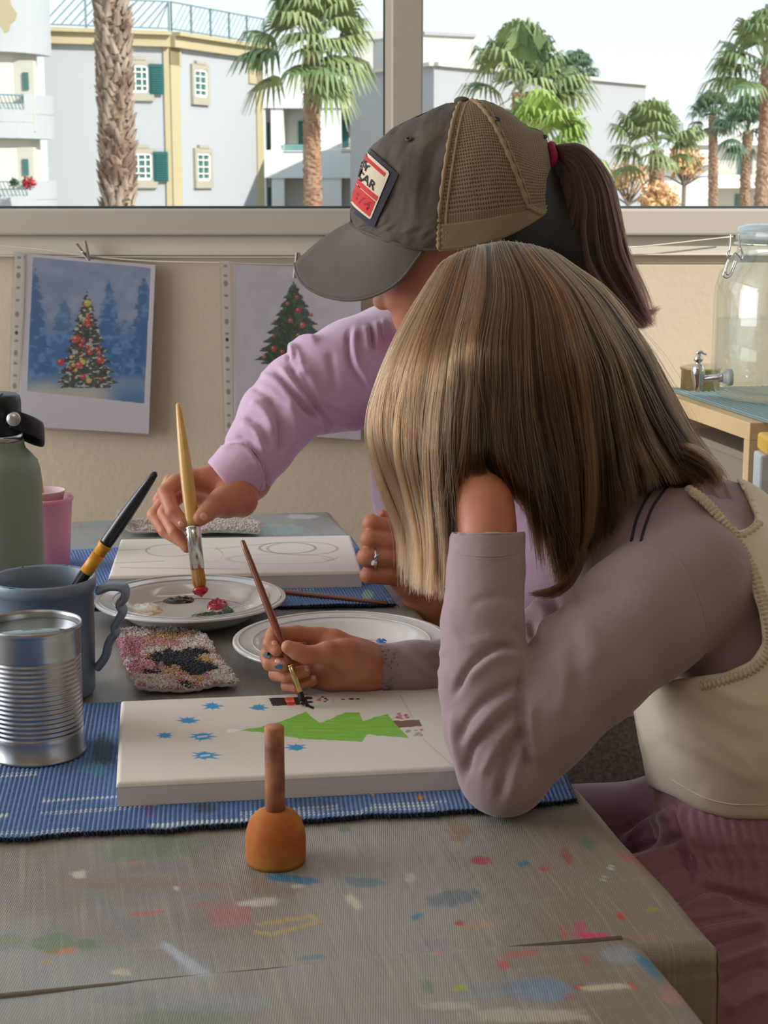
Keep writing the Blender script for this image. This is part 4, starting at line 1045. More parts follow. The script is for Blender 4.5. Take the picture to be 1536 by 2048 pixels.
# tin can
M_tin = mat('tin can metal', S(182, 183, 186), 0.3, metal=1.0, noise=(30, .4, S(134, 136, 140)))
cb = T(76, 1506, .7535); cr = PR(97, cb.y, 1370); chh = W(76, 1243, cb.y).z - .7545
can = thing('tin_can', 'ribbed open tin can filled with grey paint water at the left front', 'can', (cb.x, cb.y, .7545))
pf = [(0, .0025), (cr * .93, .0025), (cr * .96, 0), (cr * 1.0, .0), (cr * 1.01, .0015), (cr * 1.0, .003), (cr * .965, .005), (cr * .965, .016)]
nr = 17; z = .019; zend = chh - .024; st__ = (zend - z) / nr
for i in range(nr):
    for k in range(8):
        ph = k / 8; pf.append((cr * (.962 - .014 * (0.5 - .5 * math.cos(2 * math.pi * ph))), z + st__ * (i + ph)))
pf += [(cr * .965, zend), (cr * .965, chh - .006), (cr * .985, chh - .0045), (cr * 1.0, chh - .003), (cr * 1.0, chh - .001), (cr * .985, chh), (cr * .965, chh - .001), (cr * .95, chh - .003), (cr * .945, chh - .02), (cr * .94, .006), (0, .006)]
lathe_obj('can_body', pf, M_tin, can, (cb.x, cb.y, .7545), 96)
lathe_obj('paint_water', [(0, 0), (cr * .943, 0), (cr * .94, -.02), (0, -.022)], mat('grey water', S(120, 134, 136), .05, spec=.6), can, (cb.x, cb.y, .7545 + chh - .0065), 64)

# water bottle
bY = 1.62; bx_ = W(-3, 1000, bY).x; br = PR(86, bY)
btl = thing('water_bottle', 'sage green steel water bottle with black lid at the left edge', 'bottle', (bx_, bY, .7515))
zb = lambda y: W(0, y, bY).z - .7515
M_sage = mat('sage powder coat', S(128, 140, 126), 0.5, bump=(1500, .1, .0003)); M_blk = mat('black plastic', S(24, 28, 34), 0.38); M_steel = mat('brushed steel', S(190, 190, 190), .28, metal=1.0)
lathe_obj('bottle_body', [(0, 0), (br * .95, 0), (br, .004), (br, zb(960)), (br * .985, zb(940)), (br * .93, zb(922)), (br * .8, zb(908)), (br * .68, zb(898)), (br * .645, zb(890)), (br * .64, zb(880)), (0, zb(880))], M_sage, btl, (bx_, bY, .7515), 80)
lathe_obj('collar', [(0, zb(882)), (br * .6, zb(882)), (br * .62, zb(878)), (br * .62, zb(868)), (0, zb(867))], M_steel, btl, (bx_, bY, .7515), 64)
lathe_obj('lid', [(0, zb(869)), (br * .58, zb(869)), (br * .605, zb(864)), (br * .605, zb(800)), (br * .585, zb(792)), (br * .53, zb(788)), (0, zb(787))], M_blk, btl, (bx_, bY, .7515), 64)
sp0 = W(27, 838, bY - br * .55)
hpth = catmull([W(24, 838, bY - br * .6), W(48, 846, bY - br * .52), W(72, 856, bY - br * .3), W(86, 866, bY - .0), W(80, 876, bY + br * .3), W(46, 862, bY + br * .5), W(24, 842, bY + br * .6)], 50)
v, f = tube(hpth, .0014, 10, True, ((0, 0, 1), 6.5)); mesh_np('strap_handle', v, f, M_blk, btl, True)
Mk = Matrix.Translation(W(28, 838, bY - br * .66)) @ Matrix.Rotation(math.pi / 2, 4, 'X')
lathe_obj('pivot_disc', [(0, .004), (.0062, .004), (.0068, .003), (.0068, -.004), (0, -.004)], M_steel, btl, M=Mk, seg=40)
g = Geo(); g.box((bx_ - .02, bY - .022, .7515 + zb(788)), (bx_ + br * .25, bY - .006, .7515 + zb(784))); g.obj('lid_tab', M_blk, btl)

# pink cup
M_pink = mat('pink plastic', S(222, 150, 168), 0.45)
pY = 1.86; pcx = W(88, 990, pY).x; prr = PR(57, pY); pz = W(88, 992, pY).z - .7515
pk = thing('plastic_cup', 'pink plastic cup holding brushes behind the green bottle', 'cup', (pcx, pY, .7515))
lathe_obj('cup_body', [(0, 0), (prr * .78, 0), (prr * .8, .002), (prr * .9, pz * .6), (prr * .96, pz - .006), (prr * 1.0, pz - .005), (prr * 1.02, pz - .002), (prr * 1.0, pz), (prr * .96, pz - .002), (prr * .76, .005), (0, .005)], M_pink, pk, (pcx, pY, .7515), 64)
pk2 = prop(lathe_obj('paint_pot', [(0, 0), (prr * .6, 0), (prr * .72, pz * .2), (prr * .78, pz * .22), (prr * .7, pz * .225), (prr * .58, .004), (0, .004)], mat('pale pink', S(222, 190, 196), .5), None, (pcx, pY, .7515 + pz - .012), 40), 'pale pot rim with crimson paint inside the pink cup', 'pot')
M_yw = mat('yellow brush wood', S(214, 150, 40), .4)

# brushes -----------------------------------------------------------
M_gold = mat('brass ferrule', S(214, 190, 130), .22, metal=1.0); M_fer = mat('silver ferrule', S(215, 212, 206), .2, metal=1.0)
def brush(label, tail, fer0, fer1, tip, rt, rm, rf, mh_, mf_, cb_, ctip, parts=True, group=None, bris=.0, rb=None):
    """tail: wooden end; fer0..fer1 the ferrule; tip the end of the bristles"""
    t = thing('paint_brush', label, 'brush', tuple(tip), group)
    tail, fer0, fer1, tip = map(Vector, (tail, fer0, fer1, tip)); d = fer0 - tail; n = 24
    P = [tail + d * (i / (n - 1)) for i in range(n)]; s = np.linspace(0, 1, n)
    R = rt + (rm - rt) * np.sin(np.clip(s / .75, 0, 1) * np.pi / 2); R = np.where(s > .75, rm + (rf - rm) * ((s - .75) / .25) ** 1.5, R); R[0] *= .35; R[1] *= .85
    P[1] = tail + d.normalized() * rt * .6
    tube_obj('handle', P, R, mh_, t, 14)
    dd = (fer1 - fer0); Pf = [fer0 + dd * u for u in (0, .04, .08, .12, .2, .25, .3, 1)]; tube_obj('ferrule', Pf, np.array([1.05, 1.15, 1.0, 1.15, 1.0, 1.12, 1.0, .95]) * rf, mf_, t, 20)
    rb = rb or rf; N = 260; K = 6; rs = np.random.RandomState(3); Z = (tip - fer1); u = Z.normalized(); a = u.orthogonal().normalized(); b = u.cross(a); st = np.zeros((N, K, 3))
    for i in range(N):
        th = rs.uniform(0, 6.28); r = math.sqrt(rs.rand()); 
        for k in range(K):
            q = k / (K - 1); rr = rf * .9 * r * (1 - q) + r * q * rb * (1 - .75 * q ** 3); l = 1 - .3 * r * r * q
            st[i, k] = list(fer1 + Z * (q * l) + (a * math.cos(th) + b * math.sin(th)) * rr)
    hair_obj('bristles', st, cb_, t, .0003, .00012, kind='stuff')
    # belly of packed hairs and the loaded paint
    tube_obj('bristle_core', [fer1, fer1 + Z * .4, fer1 + Z * .65], np.array([rf * .85, (rf + rb) / 2 * .85, rb * .6]), cb_ if False else mat('bristle core', cb_['c'] if 'c' in cb_ else S(150, 110, 60), .8), t, 12)
    if ctip is not None: tube_obj('wet_paint', [fer1 + Z * .62, fer1 + Z * .74, fer1 + Z * .85, fer1 + Z * .93, tip], np.array([rb * .7, rb * 1.0, rb * .8, rb * .3, .0002]), ctip, t, 14)
    return t
M_bris = mat('hog bristles', S(196, 150, 90), .5); M_bris['c'] = S(170, 120, 66)
M_bristd = mat('dark bristles', S(40, 34, 34), .5); M_bristd['c'] = S(30, 26, 26)
M_red = mat('red wet paint', S(176, 20, 30), .15, coat=.5); M_blkp = mat('black wet paint', S(16, 14, 16), .15, coat=.5)
M_birch = mat('varnished birch', S(214, 172, 96), .32, noise=(40, .3, S(190, 140, 70)), coat=.3)
M_brown = mat('brown varnish', S(126, 70, 44), .3, coat=.4)
M_dark = mat('black varnish', S(20, 22, 34), .3, coat=.3)
BYa, BYb = 1.735, 1.675
def wb_(y): return BYa + (BYb - BYa) * (y - 806) / (1196 - 806)
br1 = brush('large birch handled brush dipped in red paint held above the plate', W(356, 806, wb_(806)), W(386, 1052, wb_(1052)), W(395, 1138, wb_(1138)), W(403, 1195, wb_(1195)), PR(5, 1.7), PR(14, 1.7), PR(14.5, 1.7), M_birch, M_fer, M_bris, M_red, rb=PR(17, 1.7))
gY = lambda y: 1.35 + (1.292 - 1.35) * (y - 1080) / (1412 - 1080)
tp = T(607, 1412, ZC + .0005)
gY = lambda y: tp.y + .055 - .055 * (y - 1080) / (1412 - 1080)
br2 = brush('thin brown brush painting black on the tree canvas in the child\'s hand', W(484, 1080, gY(1080)), W(581, 1330, gY(1330)), W(600, 1385, gY(1385)), tp, PR(5.5, 1.3), PR(8, 1.3), PR(6.5, 1.3), M_brown, M_gold, M_bristd, M_blkp, rb=PR(7, 1.3))
# lying brush
z_ = .7575
br3 = brush('brown handled brush lying on the back mat between the canvas and plates', T(776, 1206, z_), T(560, 1183, z_), T(500, 1177, z_ ), T(470, 1174, z_), .002, .0026, .0024, M_brown, M_fer, M_bristd, None)
# black brush standing in the mug
ma = W(312, 944, mb.y + .0); mbt = Vector((mb.x + .0, mb.y, .775))
fx = W(196, 1112, mb.y); dirb = (W(160, 1162, mb.y) - ma).normalized()
bf1 = W(185, 1140, mb.y)
br4 = brush('black handled brush with an orange ring standing in the blue grey mug', ma, ma + dirb * ((fx - ma).length * .86), ma + dirb * ((fx - ma).length * 1.0), ma + dirb * ((fx - ma).length + .07), .0030, .0058, .0056, M_dark, M_yw, M_bristd, None)
v, f = tube([ma + dirb * ((fx - ma).length * .98), ma + dirb * ((fx - ma).length * 1.2)], .0057, 14); mesh_np('orange_band', v, f, M_yw, br4, True)
prop(tube_obj('paint_brush', [W(80, 950, pY - .02), W(86, 1010, pY - .02), W(92, 1100, pY - .01)], np.array([.002, .003, .0032]), M_yw, None, 10), 'orange yellow brush handle standing in the pink cup', 'brush')

# wooden pounce
sb = T(552, 1722, .7515); sr = PR(60, sb.y, 1690)
stp = thing('stencil_dabber', 'orange stained dome dabber with a wooden dowel standing on the bare cloth in front', 'stencil tool', (sb.x, sb.y, .7515))
hd = W(552, 1618, sb.y).z - .7515; zt2 = W(552, 1452, sb.y).z - .7515; sx = sb.x
M_orange = mat('ochre stained felt', S(168, 92, 36), .85, noise=(46, .9, S(180, 128, 52)), bump=(300, .3, .001))
lathe_obj('dome_head', [(0, 0), (sr * .96, 0), (sr * 1.0, .003), (sr * 1.01, hd * .45), (sr * .97, hd * .62), (sr * .86, hd * .8), (sr * .66, hd * .93), (sr * .4, hd * .99), (0, hd)], M_orange, stp, (sb.x, sb.y, .7515), 64)
M_dowel = mat('stained dowel', S(176, 116, 78), .6, noise=(60, .9, S(110, 58, 52)), bump=(150, .3, .001))
lathe_obj('dowel', [(0, hd * .8), (sr * .33, hd * .8), (sr * .33, zt2 * .6), (sr * .325, zt2 - .001), (sr * .30, zt2), (0, zt2)], M_dowel, stp, (sb.x, sb.y, .7515), 32)

# rags ---------------------------------------------------------------
M_rag = mat('terry cotton', rough=.95, attr='Col', sheen=.3)
def rag(label, c4, z, seed, spots, base, nloops=16000, bumpy=.004, hems=True):
    P, q, U, V = quad_grid(*[T(x, y, z) for x, y in c4], 320, 240)
    P[:, :2] += (.006 * (vnoise(U * 5, V * 5, seed, 3) - .5))[:, None]
    P[:, 2] += .002 + bumpy * vnoise(U * 4, V * 4, seed, 2) + .002 * vnoise(U * 20, V * 20, seed + 1, 2) + bumpy * 1.6 * sstep(.12, .02, V) * vnoise(U * 9, U * 0, seed + 9, 2)
    px, py = proj(P); col = np.tile(np.array(S(*base)), (len(P), 1)); over(col, vnoise(U * 20, V * 20, seed + 2, 2) * .4, S(150, 136, 128))
    for (cx, cy, w, h, c, a) in spots:
        d = np.hypot((px - cx) / w, (py - cy) / h) + .8 * (vnoise(px / 12, py / 7, int(cx + cy), 3) - .5); over(col, (1 - sstep(.6, 1.05, d)) * a, S(*c))
    o = mesh_np('cleaning_rag', P, q, M_rag, None, True, col); md = o.modifiers.new('thick', 'SOLIDIFY'); md.thickness = .003; md.offset = -1
    prop(o, label, 'rag', 'terry rags on the table')
    rs = np.random.RandomState(seed); cl = [(S(206, 196, 188), []), (S(60, 60, 70), []), (S(196, 140, 156), []), (S(190, 160, 110), [])]
    ref = np.array([c[0] for c in cl]); K = 5
    ids = rs.randint(0, len(P), nloops)
    for i in ids:
        p = P[i] + [0, 0, 0]; d = np.array([rs.normal() * .8, rs.normal() * .8, 1.2]); d *= rs.uniform(.0018, .0045) / np.linalg.norm(d); s = np.array([rs.normal(), rs.normal(), 0]) * .0008
        L = [p, p + d * .6 + s * .3, p + d + s, p + d * .7 + s * 2, p + d * .2 + s * 2.4]; cl[int(np.argmin(((ref - col[i]) ** 2).sum(1)))][1].append(L)
    nms = ['pale', 'dark', 'pink', 'ochre']
    for (c, L), nm in zip(cl, nms):
        if L: hair_obj('terry_loops', np.array(L), mat('loops ' + nm, c, .9), o, .00045, .0003, kind='stuff')
    return o
rag('pink and black stained terry rag in front of the paint plate', [(232, 1276), (276, 1392), (474, 1378), (390, 1268)], .753, 31,
    [(300, 1290, 70, 12, (176, 158, 140), .8), (345, 1276, 50, 8, (150, 146, 122), .7), (250, 1305, 35, 20, (196, 132, 156), .8), (290, 1340, 50, 14, (190, 140, 160), .7), (350, 1322, 62, 20, (30, 34, 44), 1), (395, 1340, 40, 20, (44, 44, 52), .9), (390, 1310, 34, 10, (34, 38, 46), 1), (310, 1350, 30, 6, (60, 50, 70), .7), (350, 1364, 18, 5, (196, 30, 80), .9), (402, 1362, 20, 6, (206, 160, 60), .8), (340, 1348, 22, 6, (200, 140, 80), .7), (412, 1325, 20, 6, (190, 186, 130), .7), (372, 1372, 22, 6, (40, 34, 36), .9)], (200, 190, 180))
rag('pale terry rag lying flat behind the sketched canvas', [(236, 1050), (240, 1074), (524, 1072), (500, 1050)], .753, 35, [(290, 1062, 40, 8, (206, 180, 180), .7), (420, 1066, 30, 5, (60, 90, 80), .5)], (196, 200, 190), 5000, .008)

# ================================================================== PAPERS ON THE STRING
M_paper = mat('printed paper', rough=.5, attr='Col'); M_slv = glass_thin('plastic pocket', (.96, .96, .97), .05, .15, dust=.05)
def paper(label, corners, PY, paint, strip):
    a, b, c, d = corners  # TL TR BR BL
    Wd = (W(*b, PY) - W(*a, PY)).length; H = (W(*d, PY) - W(*a, PY)).length
    P, q, U, V = quad_grid(W(*a, PY), W(*b, PY), W(*c, PY), W(*d, PY), int(Wd / .0008), int(H / .0008))
    P[:, 1] += .002 * np.sin(U * 3.1) - .003 * V + .0015 * np.sin(V * 5 + U * 2)
    px, py = proj(P); col = np.tile(np.array(S(212, 206, 212)), (len(P), 1)); paint(col, px, py)
    t = thing('hanging_print', label, 'print', tuple(W((a[0] + b[0]) / 2, a[1], PY)))
    o = mesh_np('paper_sheet', P, q[:, ::-1], M_paper, t, True, col); md = o.modifiers.new('thick', 'SOLIDIFY'); md.thickness = .0004
    # punched plastic pocket
    s0, s1, s2, s3 = strip
    v = [W(*s0, PY - .004), W(*s1, PY - .004), W(*s2, PY - .008), W(*s3, PY - .008)]; v = [tuple(p) for p in v] + [(p[0], p[1] - .0004, p[2]) for p in v]
    mesh_np('plastic_pocket', v, [[0, 1, 2, 3], [7, 6, 5, 4], [0, 4, 5, 1], [1, 5, 6, 2], [2, 6, 7, 3], [3, 7, 4, 0]], M_slv, t, False)
    # punched strip
    x0 = Vector(s0 + (0,)); x3 = Vector(s3 + (0,)); wpx = 17
    st2 = [(s0[0] + 4, s0[1] + 1), (s0[0] + 4 + wpx, s0[1] + 2), (s3[0] + 4 + wpx, s3[1] - 1), (s3[0] + 4, s3[1] - 2)]
    P, q, U, V = quad_grid(*[W(*p, PY - .0035) for p in st2], 16, 330); Y0 = V
    cc = np.tile(np.array(S(206, 200, 190)), (len(P), 1)); holes = [.03, .085, .13, .2, .27, .35, .42, .5, .57, .63, .7, .76, .83, .9, .96]
    for i, hh in enumerate(holes):
        rr = (.018 if i % 3 == 2 else .008); d = np.hypot((U - .5) / .26, (V - hh) / rr); over(cc, (1 - sstep(.8, 1.1, d)), S(150, 138, 120))
    d = np.hypot((U - .5) / .2, (V - .455) / .012); over(cc, 1 - sstep(.8, 1.1, d), S(30, 30, 34))
    mesh_np('punched_strip', P, q[:, ::-1], mat('strip', rough=.5, attr='Col'), t, True, cc)
    return t
def fir(col, px, py, cx, y0, y1, hw, seed, dark, mid, snow, lights):
    t = (py - y0) / (y1 - y0); ok = (t > 0) & (t < 1)
    tier = (t * 9 + .12 * np.abs(px - cx) / hw * 4) % 1.0
    wd = hw * (np.clip(t, 0, 1) ** .85) * (.72 + .28 * tier) + 4 * (vnoise(px / 5, py / 4, seed, 3) - .5) * 2 - 1
    m = ok * (1 - sstep(wd - 2, wd + 1.5, np.abs(px - cx))); over(col, m, dark)
    n = vnoise(px / 5 + 3, py / 4 + np.abs(px - cx) / 6, seed + 1, 3); over(col, m * sstep(.45, .7, n) * .9, mid)
    if snow is not None: n = vnoise(px / 7 + 13, py / 4.0, seed + 2, 3); over(col, m * sstep(.54, .7, n) * .9, snow)
    for (x, y, r, c) in lights:
        d = np.hypot(px - x, py - y) / r; over(col, (1 - sstep(.75, 1.15, d)), S(*c)); over(col, (1 - sstep(.1, .5, np.hypot(px - x + r * .3, py - y + r * .3) / r)) * .5, S(250, 220, 200))
def art1(col, px, py):
    x, y = px, py; m = poly_in(px, py, [(66, 514), (302, 536), (288, 807), (54, 782)]).astype(float)
    c = np.tile(np.array(S(128, 146, 178)), (len(px), 1)); over(c, sstep(600, 760, py), S(70, 130, 180)); over(c, sstep(.4, .7, vnoise(px / 40, py / 30, 3, 3)) * .6, S(156, 168, 190))
    for (cx, y0, y1, hw, s, a) in ((70, 535, 760, 34, 1, .85), (218, 560, 740, 34, 2, .9), (288, 550, 790, 44, 3, .9), (128, 600, 740, 40, 4, .7), (250, 640, 780, 60, 5, .6)):
        t = np.clip((py - y0) / (y1 - y0), 0, 1); wd = hw * t ** .7 * (.8 + .35 * ((t * 7) % 1)) + 14 * (vnoise(px / 8, py / 7, s, 3) - .5)
        over(c, (py > y0) * (1 - sstep(wd - 5, wd + 3, np.abs(px - cx))) * a, S(28, 96, 150))
        over(c, (py > y0) * (1 - sstep(wd - 5, wd + 3, np.abs(px - cx))) * sstep(.5, .75, vnoise(px / 12, py / 9, s + 9, 3)) * .6, S(110, 160, 204))
    over(c, sstep(745, 775, py + 8 * vnoise(px / 30, py / 30, 5, 2)), S(120, 150, 178)); over(c, sstep(762, 792, py + 8 * vnoise(px / 30, py / 30, 6, 2)) * (1 - sstep(180, 250, px)), S(190, 184, 168))
    over(c, sstep(760, 800, py) * sstep(200, 260, px) * .8, S(50, 112, 160))
    rs = np.random.RandomState(4); L = []
    for i in range(24):
        t = rs.uniform(.1, .98); yy = 590 + 180 * t; xx = 173 + rs.uniform(-1, 1) * 58 * t * .92; cc = [(190, 40, 48), (214, 176, 60), (200, 60, 50), (206, 190, 90)][rs.randint(4)]; L.append((xx, yy, rs.uniform(3, 6), cc))
    L += [(152, 678, 8, (196, 60, 60)), (121, 724, 7, (200, 30, 36)), (201, 720, 7, (200, 40, 40)), (158, 730, 7, (210, 60, 60)), (175, 606, 7, (200, 186, 70)), (175, 642, 6, (200, 60, 50))]
    fir(c, px, py, 173, 582, 776, 66, 7, np.array(S(34, 50, 46)), np.array(S(80, 92, 74)), np.array(S(200, 196, 186)), L)
    over(col, m, 0) ; col += c * m[:, None]
def art2(col, px, py):
    over(col, poly_in(px, py, [(480, 540), (700, 556), (700, 880), (470, 850)]) * .5, S(200, 194, 202))
    over(col, sstep(.45, .75, vnoise(px / 26, py / 26, 9, 3)) * (np.hypot((px - 600) / 100, (py - 640) / 110) < 1.2) * .3, S(176, 178, 182))
    fir(col, px, py, 588, 562, 728, 84, 17, np.array(S(28, 62, 48)), np.array(S(66, 104, 70)), None, [(597, 621, 6, (176, 36, 44)), (605, 650, 6, (190, 96, 56)), (581, 641, 5, (176, 76, 56)), (547, 697, 6, (176, 60, 50)), (565, 704, 5, (170, 50, 50)), (594, 594, 4, (170, 60, 50)), (622, 630, 4, (180, 80, 60)), (528, 713, 4, (180, 100, 70)), (575, 607, 4, (180, 90, 60)), (548, 672, 4, (150, 70, 50)), (596, 670, 4, (180, 90, 60))])
paper('snowy forest print with a decorated tree, left print on the string', [(50, 507), (311, 530), (298, 868), (38, 852)], 2.70, art1, ((26, 503), (322, 527), (306, 874), (14, 856)))
paper('pale print with a plain green decorated tree behind the raised arm', [(468, 528), (722, 540), (722, 880), (470, 862)], 2.695, art2, ((438, 520), (730, 536), (734, 884), (446, 866)))
M_str = mat('cotton string', S(214, 206, 188), .9)
sY = 2.692
prop(tube_obj('string', catmull([W(-60, 488, sY), W(0, 492, sY), W(90, 500, sY), W(165, 511, sY), W(300, 522, sY), W(460, 526, sY), W(590, 529, sY), W(800, 522, sY), W(1100, 503, sY), W(1260, 495, sY), W(1466, 473, sY)], 60), .0011, M_str, None, 6), 'sagging white string the prints are pegged to', 'string')
prop(tube_obj('string', catmull([W(-60, 513, 2.706), W(0, 512, 2.706), W(300, 514, 2.706), W(650, 514, 2.706), W(1000, 511, 2.706), W(1260, 509, 2.706), W(1480, 509, 2.706)], 40), .0010, M_str, None, 6), 'taut thin string along the lower edge of the window sill', 'string')
M_peg = mat('grey wooden peg', S(168, 156, 146), .8)
def peg(label, pts1, pts2, Y):
    t = thing('clothes_peg', label, 'clothes peg', tuple(W(*pts1[0], Y)), 'pegs on the string')
    for pts in (pts1, pts2):
        v, f = tube([W(*p, Y - .004) for p in pts], .0026, 4, True, ((0, 1, 0), 2.4)); mesh_np('prong', v, f, M_peg, t, False)
    v, f = tube([W(pts1[1][0] - 4, pts1[1][1] - 2, Y - .009), W(pts1[1][0] + 6, pts1[1][1] + 1, Y - .009)], .0012, 6); mesh_np('spring', v, f, M_steel, t, True)
peg('small wooden peg holding the snowy forest print', [(153, 488), (166, 505), (179, 521)], [(170, 482), (174, 500), (178, 521)], sY - .004)
peg('small wooden peg above the plain tree print by the cap brim', [(594, 505), (591, 530), (588, 556)], [(597, 505), (596, 530), (590, 556)], sY - .004)

# ================================================================== RIGHT SHELF UNIT
M_ply = mat('light plywood', S(226, 196, 150), .55, noise=(9, .3, S(206, 172, 122))); M_plyd = mat('plywood inside', S(120, 96, 74), .7)
zs = T(1500, 846, .872); SZ = .872
q0 = T(1500, 846, SZ)
MS = Matrix((-e1, e2, Vector((0, 0, 1)))).transposed().to_4x4(); MS.translation = Vector((q0.x, q0.y, 0))     # x right, y away
SD = .40; SW = .62
sh = thing('shelf_unit', 'light plywood shelf unit under the drinks dispenser at the right wall', 'shelf', (q0.x + .2, q0.y + .2, 0))
box('top_board', (0, 0, SZ - .024), (SW, SD, SZ), M_ply, sh, MS, .001)
box('side_panel', (0.0, 0.0, 0.0), (SW, .018, SZ - .024), M_ply, sh, MS, .001); box('side_panel', (0, SD - .018, 0), (SW, SD, SZ - .024), M_ply, sh, MS)
box('back_panel', (SW - .01, .018, 0), (SW, SD - .018, SZ - .024), M_plyd, sh, MS); box('bottom_board', (0, .018, .06), (SW - .01, SD - .018, .078), M_ply, sh, MS); box('shelf_board', (.01, .018, .55), (SW - .01, SD - .018, .568), M_ply, sh, MS)
M_boxg = mat('grey card', S(150, 138, 122), .8)
for (a, b, c, lab) in ((.13, .568, .76, 'lower grey storage box inside the shelf unit'), (.14, .762, .815, 'flat grey storage box on top of the stack in the shelf unit')):
    t = thing('storage_box', lab, 'box', tuple(MS @ Vector((.1, a, b))))
    box('box_body', (.04, .05, b + .001), (.36, .33, c - .012), M_boxg, t, MS, .002); box('box_lid', (.035, .045, c - .012), (.365, .335, c), M_boxg, t, MS, .002)
M_tmat = mat('teal woven place mat', S(130, 152, 152), .8, weave=(60, .8, ('X', 'Y')))
bmx = bmesh.new(); bm_box(bmx, (.02, -.012, SZ + .0005), (.56, .36, SZ + .003), MS, .0008)
pm = bm_obj('place_mat', bmx, M_tmat); prop(pm, 'grey teal woven mat under the drinks dispenser', 'mat')
# mat ribs
g = Geo()
for i in range(60):
    x = .024 + .532 * i / 59; g.box((x, -.014, SZ + .003), (x + .0045, .358, SZ + .0042), MS)
g.obj('mat_rib', mat('teal rib', S(150, 172, 172), .8), pm)
# dispenser
jc = T(1566, 796, SZ + .0045); jr = PR(142, jc.y); zj = lambda y: W(1566, y, jc.y).z - (SZ + .0045)
M_jar = glass_thin('jar glass', (.955, .98, .975), .07, .02)
jar = thing('drinks_dispenser', 'large clip top glass drinks dispenser with chrome tap at the right edge', 'dispenser', (jc.x, jc.y, SZ + .0045))
lathe_obj('jar_body', [(0, 0.001), (jr * .8, .001), (jr * .93, .008), (jr, .03), (jr, zj(600)), (jr * .99, zj(575)), (jr * .93, zj(545)), (jr * .82, zj(524)), (jr * .74, zj(512)), (jr * .71, zj(500)), (jr * .71, zj(492)), (jr * .74, zj(490)), (jr * .74, zj(484)), (jr * .69, zj(482)), (jr * .68, zj(500)), (jr * .8, zj(530)), (jr * .95, zj(580)), (jr * .965, .03), (jr * .8, .012), (0, .011)], M_jar, jar, (jc.x, jc.y, SZ + .0045), 96)
lathe_obj('jar_lid', [(0, zj(481)), (jr * .72, zj(481)), (jr * .735, zj(476)), (jr * .735, zj(462)), (jr * .70, zj(454)), (jr * .58, zj(448)), (0, zj(446))], mat('lid glass', S(216, 232, 230), .08, spec=.7, trans=.5), jar, (jc.x, jc.y, SZ + .0045), 64)
M_wat = glass_thin('water', (.97, .985, .98), .04, .0)
lathe_obj('water', [(0, .013), (jr * .78, .014), (jr * .94, .032), (jr * .94, zj(640)), (0, zj(640))], M_wat, jar, (jc.x, jc.y, SZ + .0045), 64)
M_chr = mat('chrome', S(225, 225, 225), .08, metal=1.0)
wireR = .0012
jy = jc.y - jr * .45
def wp(pts, name='clip_wire', r=wireR): tube_obj(name, catmull([W(x, y, jy) for x, y in pts], 30), r, M_chr, jar, 8)
wp([(1462, 468), (1461, 490), (1459, 502), (1456, 512)]); wp([(1478, 468), (1480, 490), (1483, 504), (1484, 514)])
wp([(1459, 500), (1454, 508), (1457, 518), (1464, 514), (1470, 506), (1478, 512), (1484, 520), (1486, 508), (1480, 496)])
wp([(1458, 516), (1450, 540), (1447, 552), (1454, 556), (1462, 550), (1468, 536), (1474, 520)]); wp([(1460, 518), (1452, 542), (1456, 550), (1464, 538), (1470, 520)])
a = np.linspace(0, 2 * np.pi, 65); tube_obj('band_wire', [(jc.x + jr * .755 * math.cos(i), jc.y + jr * .755 * math.sin(i), SZ + .0045 + zj(487)) for i in a], wireR, M_chr, jar, 8)
tY = jc.y - .02
tapc = W(1448, 757, tY)
Mt = z_to(W(1452, 755, tY), W(1400, 757, tY)); mm = PR(1, tY)
tap = lathe_obj('tap_nut', [(0, -12 * mm), (16 * mm, -12 * mm), (17 * mm, -3 * mm), (14 * mm, 0), (11 * mm, 2 * mm), (11 * mm, 6 * mm), (0, 6 * mm)], mat('white washer', S(225, 228, 226), .3), jar, M=Mt, seg=40)
lathe_obj('tap_pipe', [(0, 0), (9 * mm, 0), (9 * mm, 16 * mm), (6.5 * mm, 18 * mm), (6.5 * mm, 46 * mm), (0, 48 * mm)], M_chr, jar, M=Mt, seg=32)
Mt = z_to(W(1396, 782, tY), W(1397, 706, tY))
lathe_obj('tap_body', [(5.5 * mm, 0), (8 * mm, 0), (9 * mm, 14 * mm), (13 * mm, 32 * mm), (13.5 * mm, 44 * mm), (11 * mm, 51 * mm), (6 * mm, 54 * mm), (5 * mm, 57 * mm), (9 * mm, 60 * mm), (9 * mm, 66 * mm), (5 * mm, 70 * mm), (3.5 * mm, 76 * mm), (0, 77 * mm)], M_chr, jar, M=Mt, seg=40)
v, f = tube([W(1392, 706, tY), W(1400, 703, tY), (W(1413, 709, tY))], np.array([3, 3.4, 2]) * mm, 10, True, ((0, 1, 0), 1.8)); mesh_np('tap_lever', v, f, M_chr, jar, True)
# brass pot behind the tap
pb = T(1400, 778, SZ + .004); prd = PR(38, pb.y)
pot = thing('metal_pot', 'small dull brass pot behind the dispenser tap', 'pot', (pb.x, pb.y, SZ))
lathe_obj('pot_body', [(0, 0), (prd * .9, 0), (prd, .004), (prd, .034), (prd * 1.06, .0355), (prd * 1.06, .038), (prd * .97, .038), (prd * .95, .004), (0, .003)], mat('dull brass', S(150, 132, 92), .4, metal=.6), pot, (pb.x, pb.y, SZ + .0), 48)
lathe_obj('pot_lid', [(0, .044), (prd * .5, .0425), (prd * 1.0, .0385), (prd * 1.08, .0375), (prd * 1.0, .0372), (0, .0372)], mat('pale lid', S(190, 172, 140), .5), pot, (pb.x, pb.y, SZ + .0), 48)
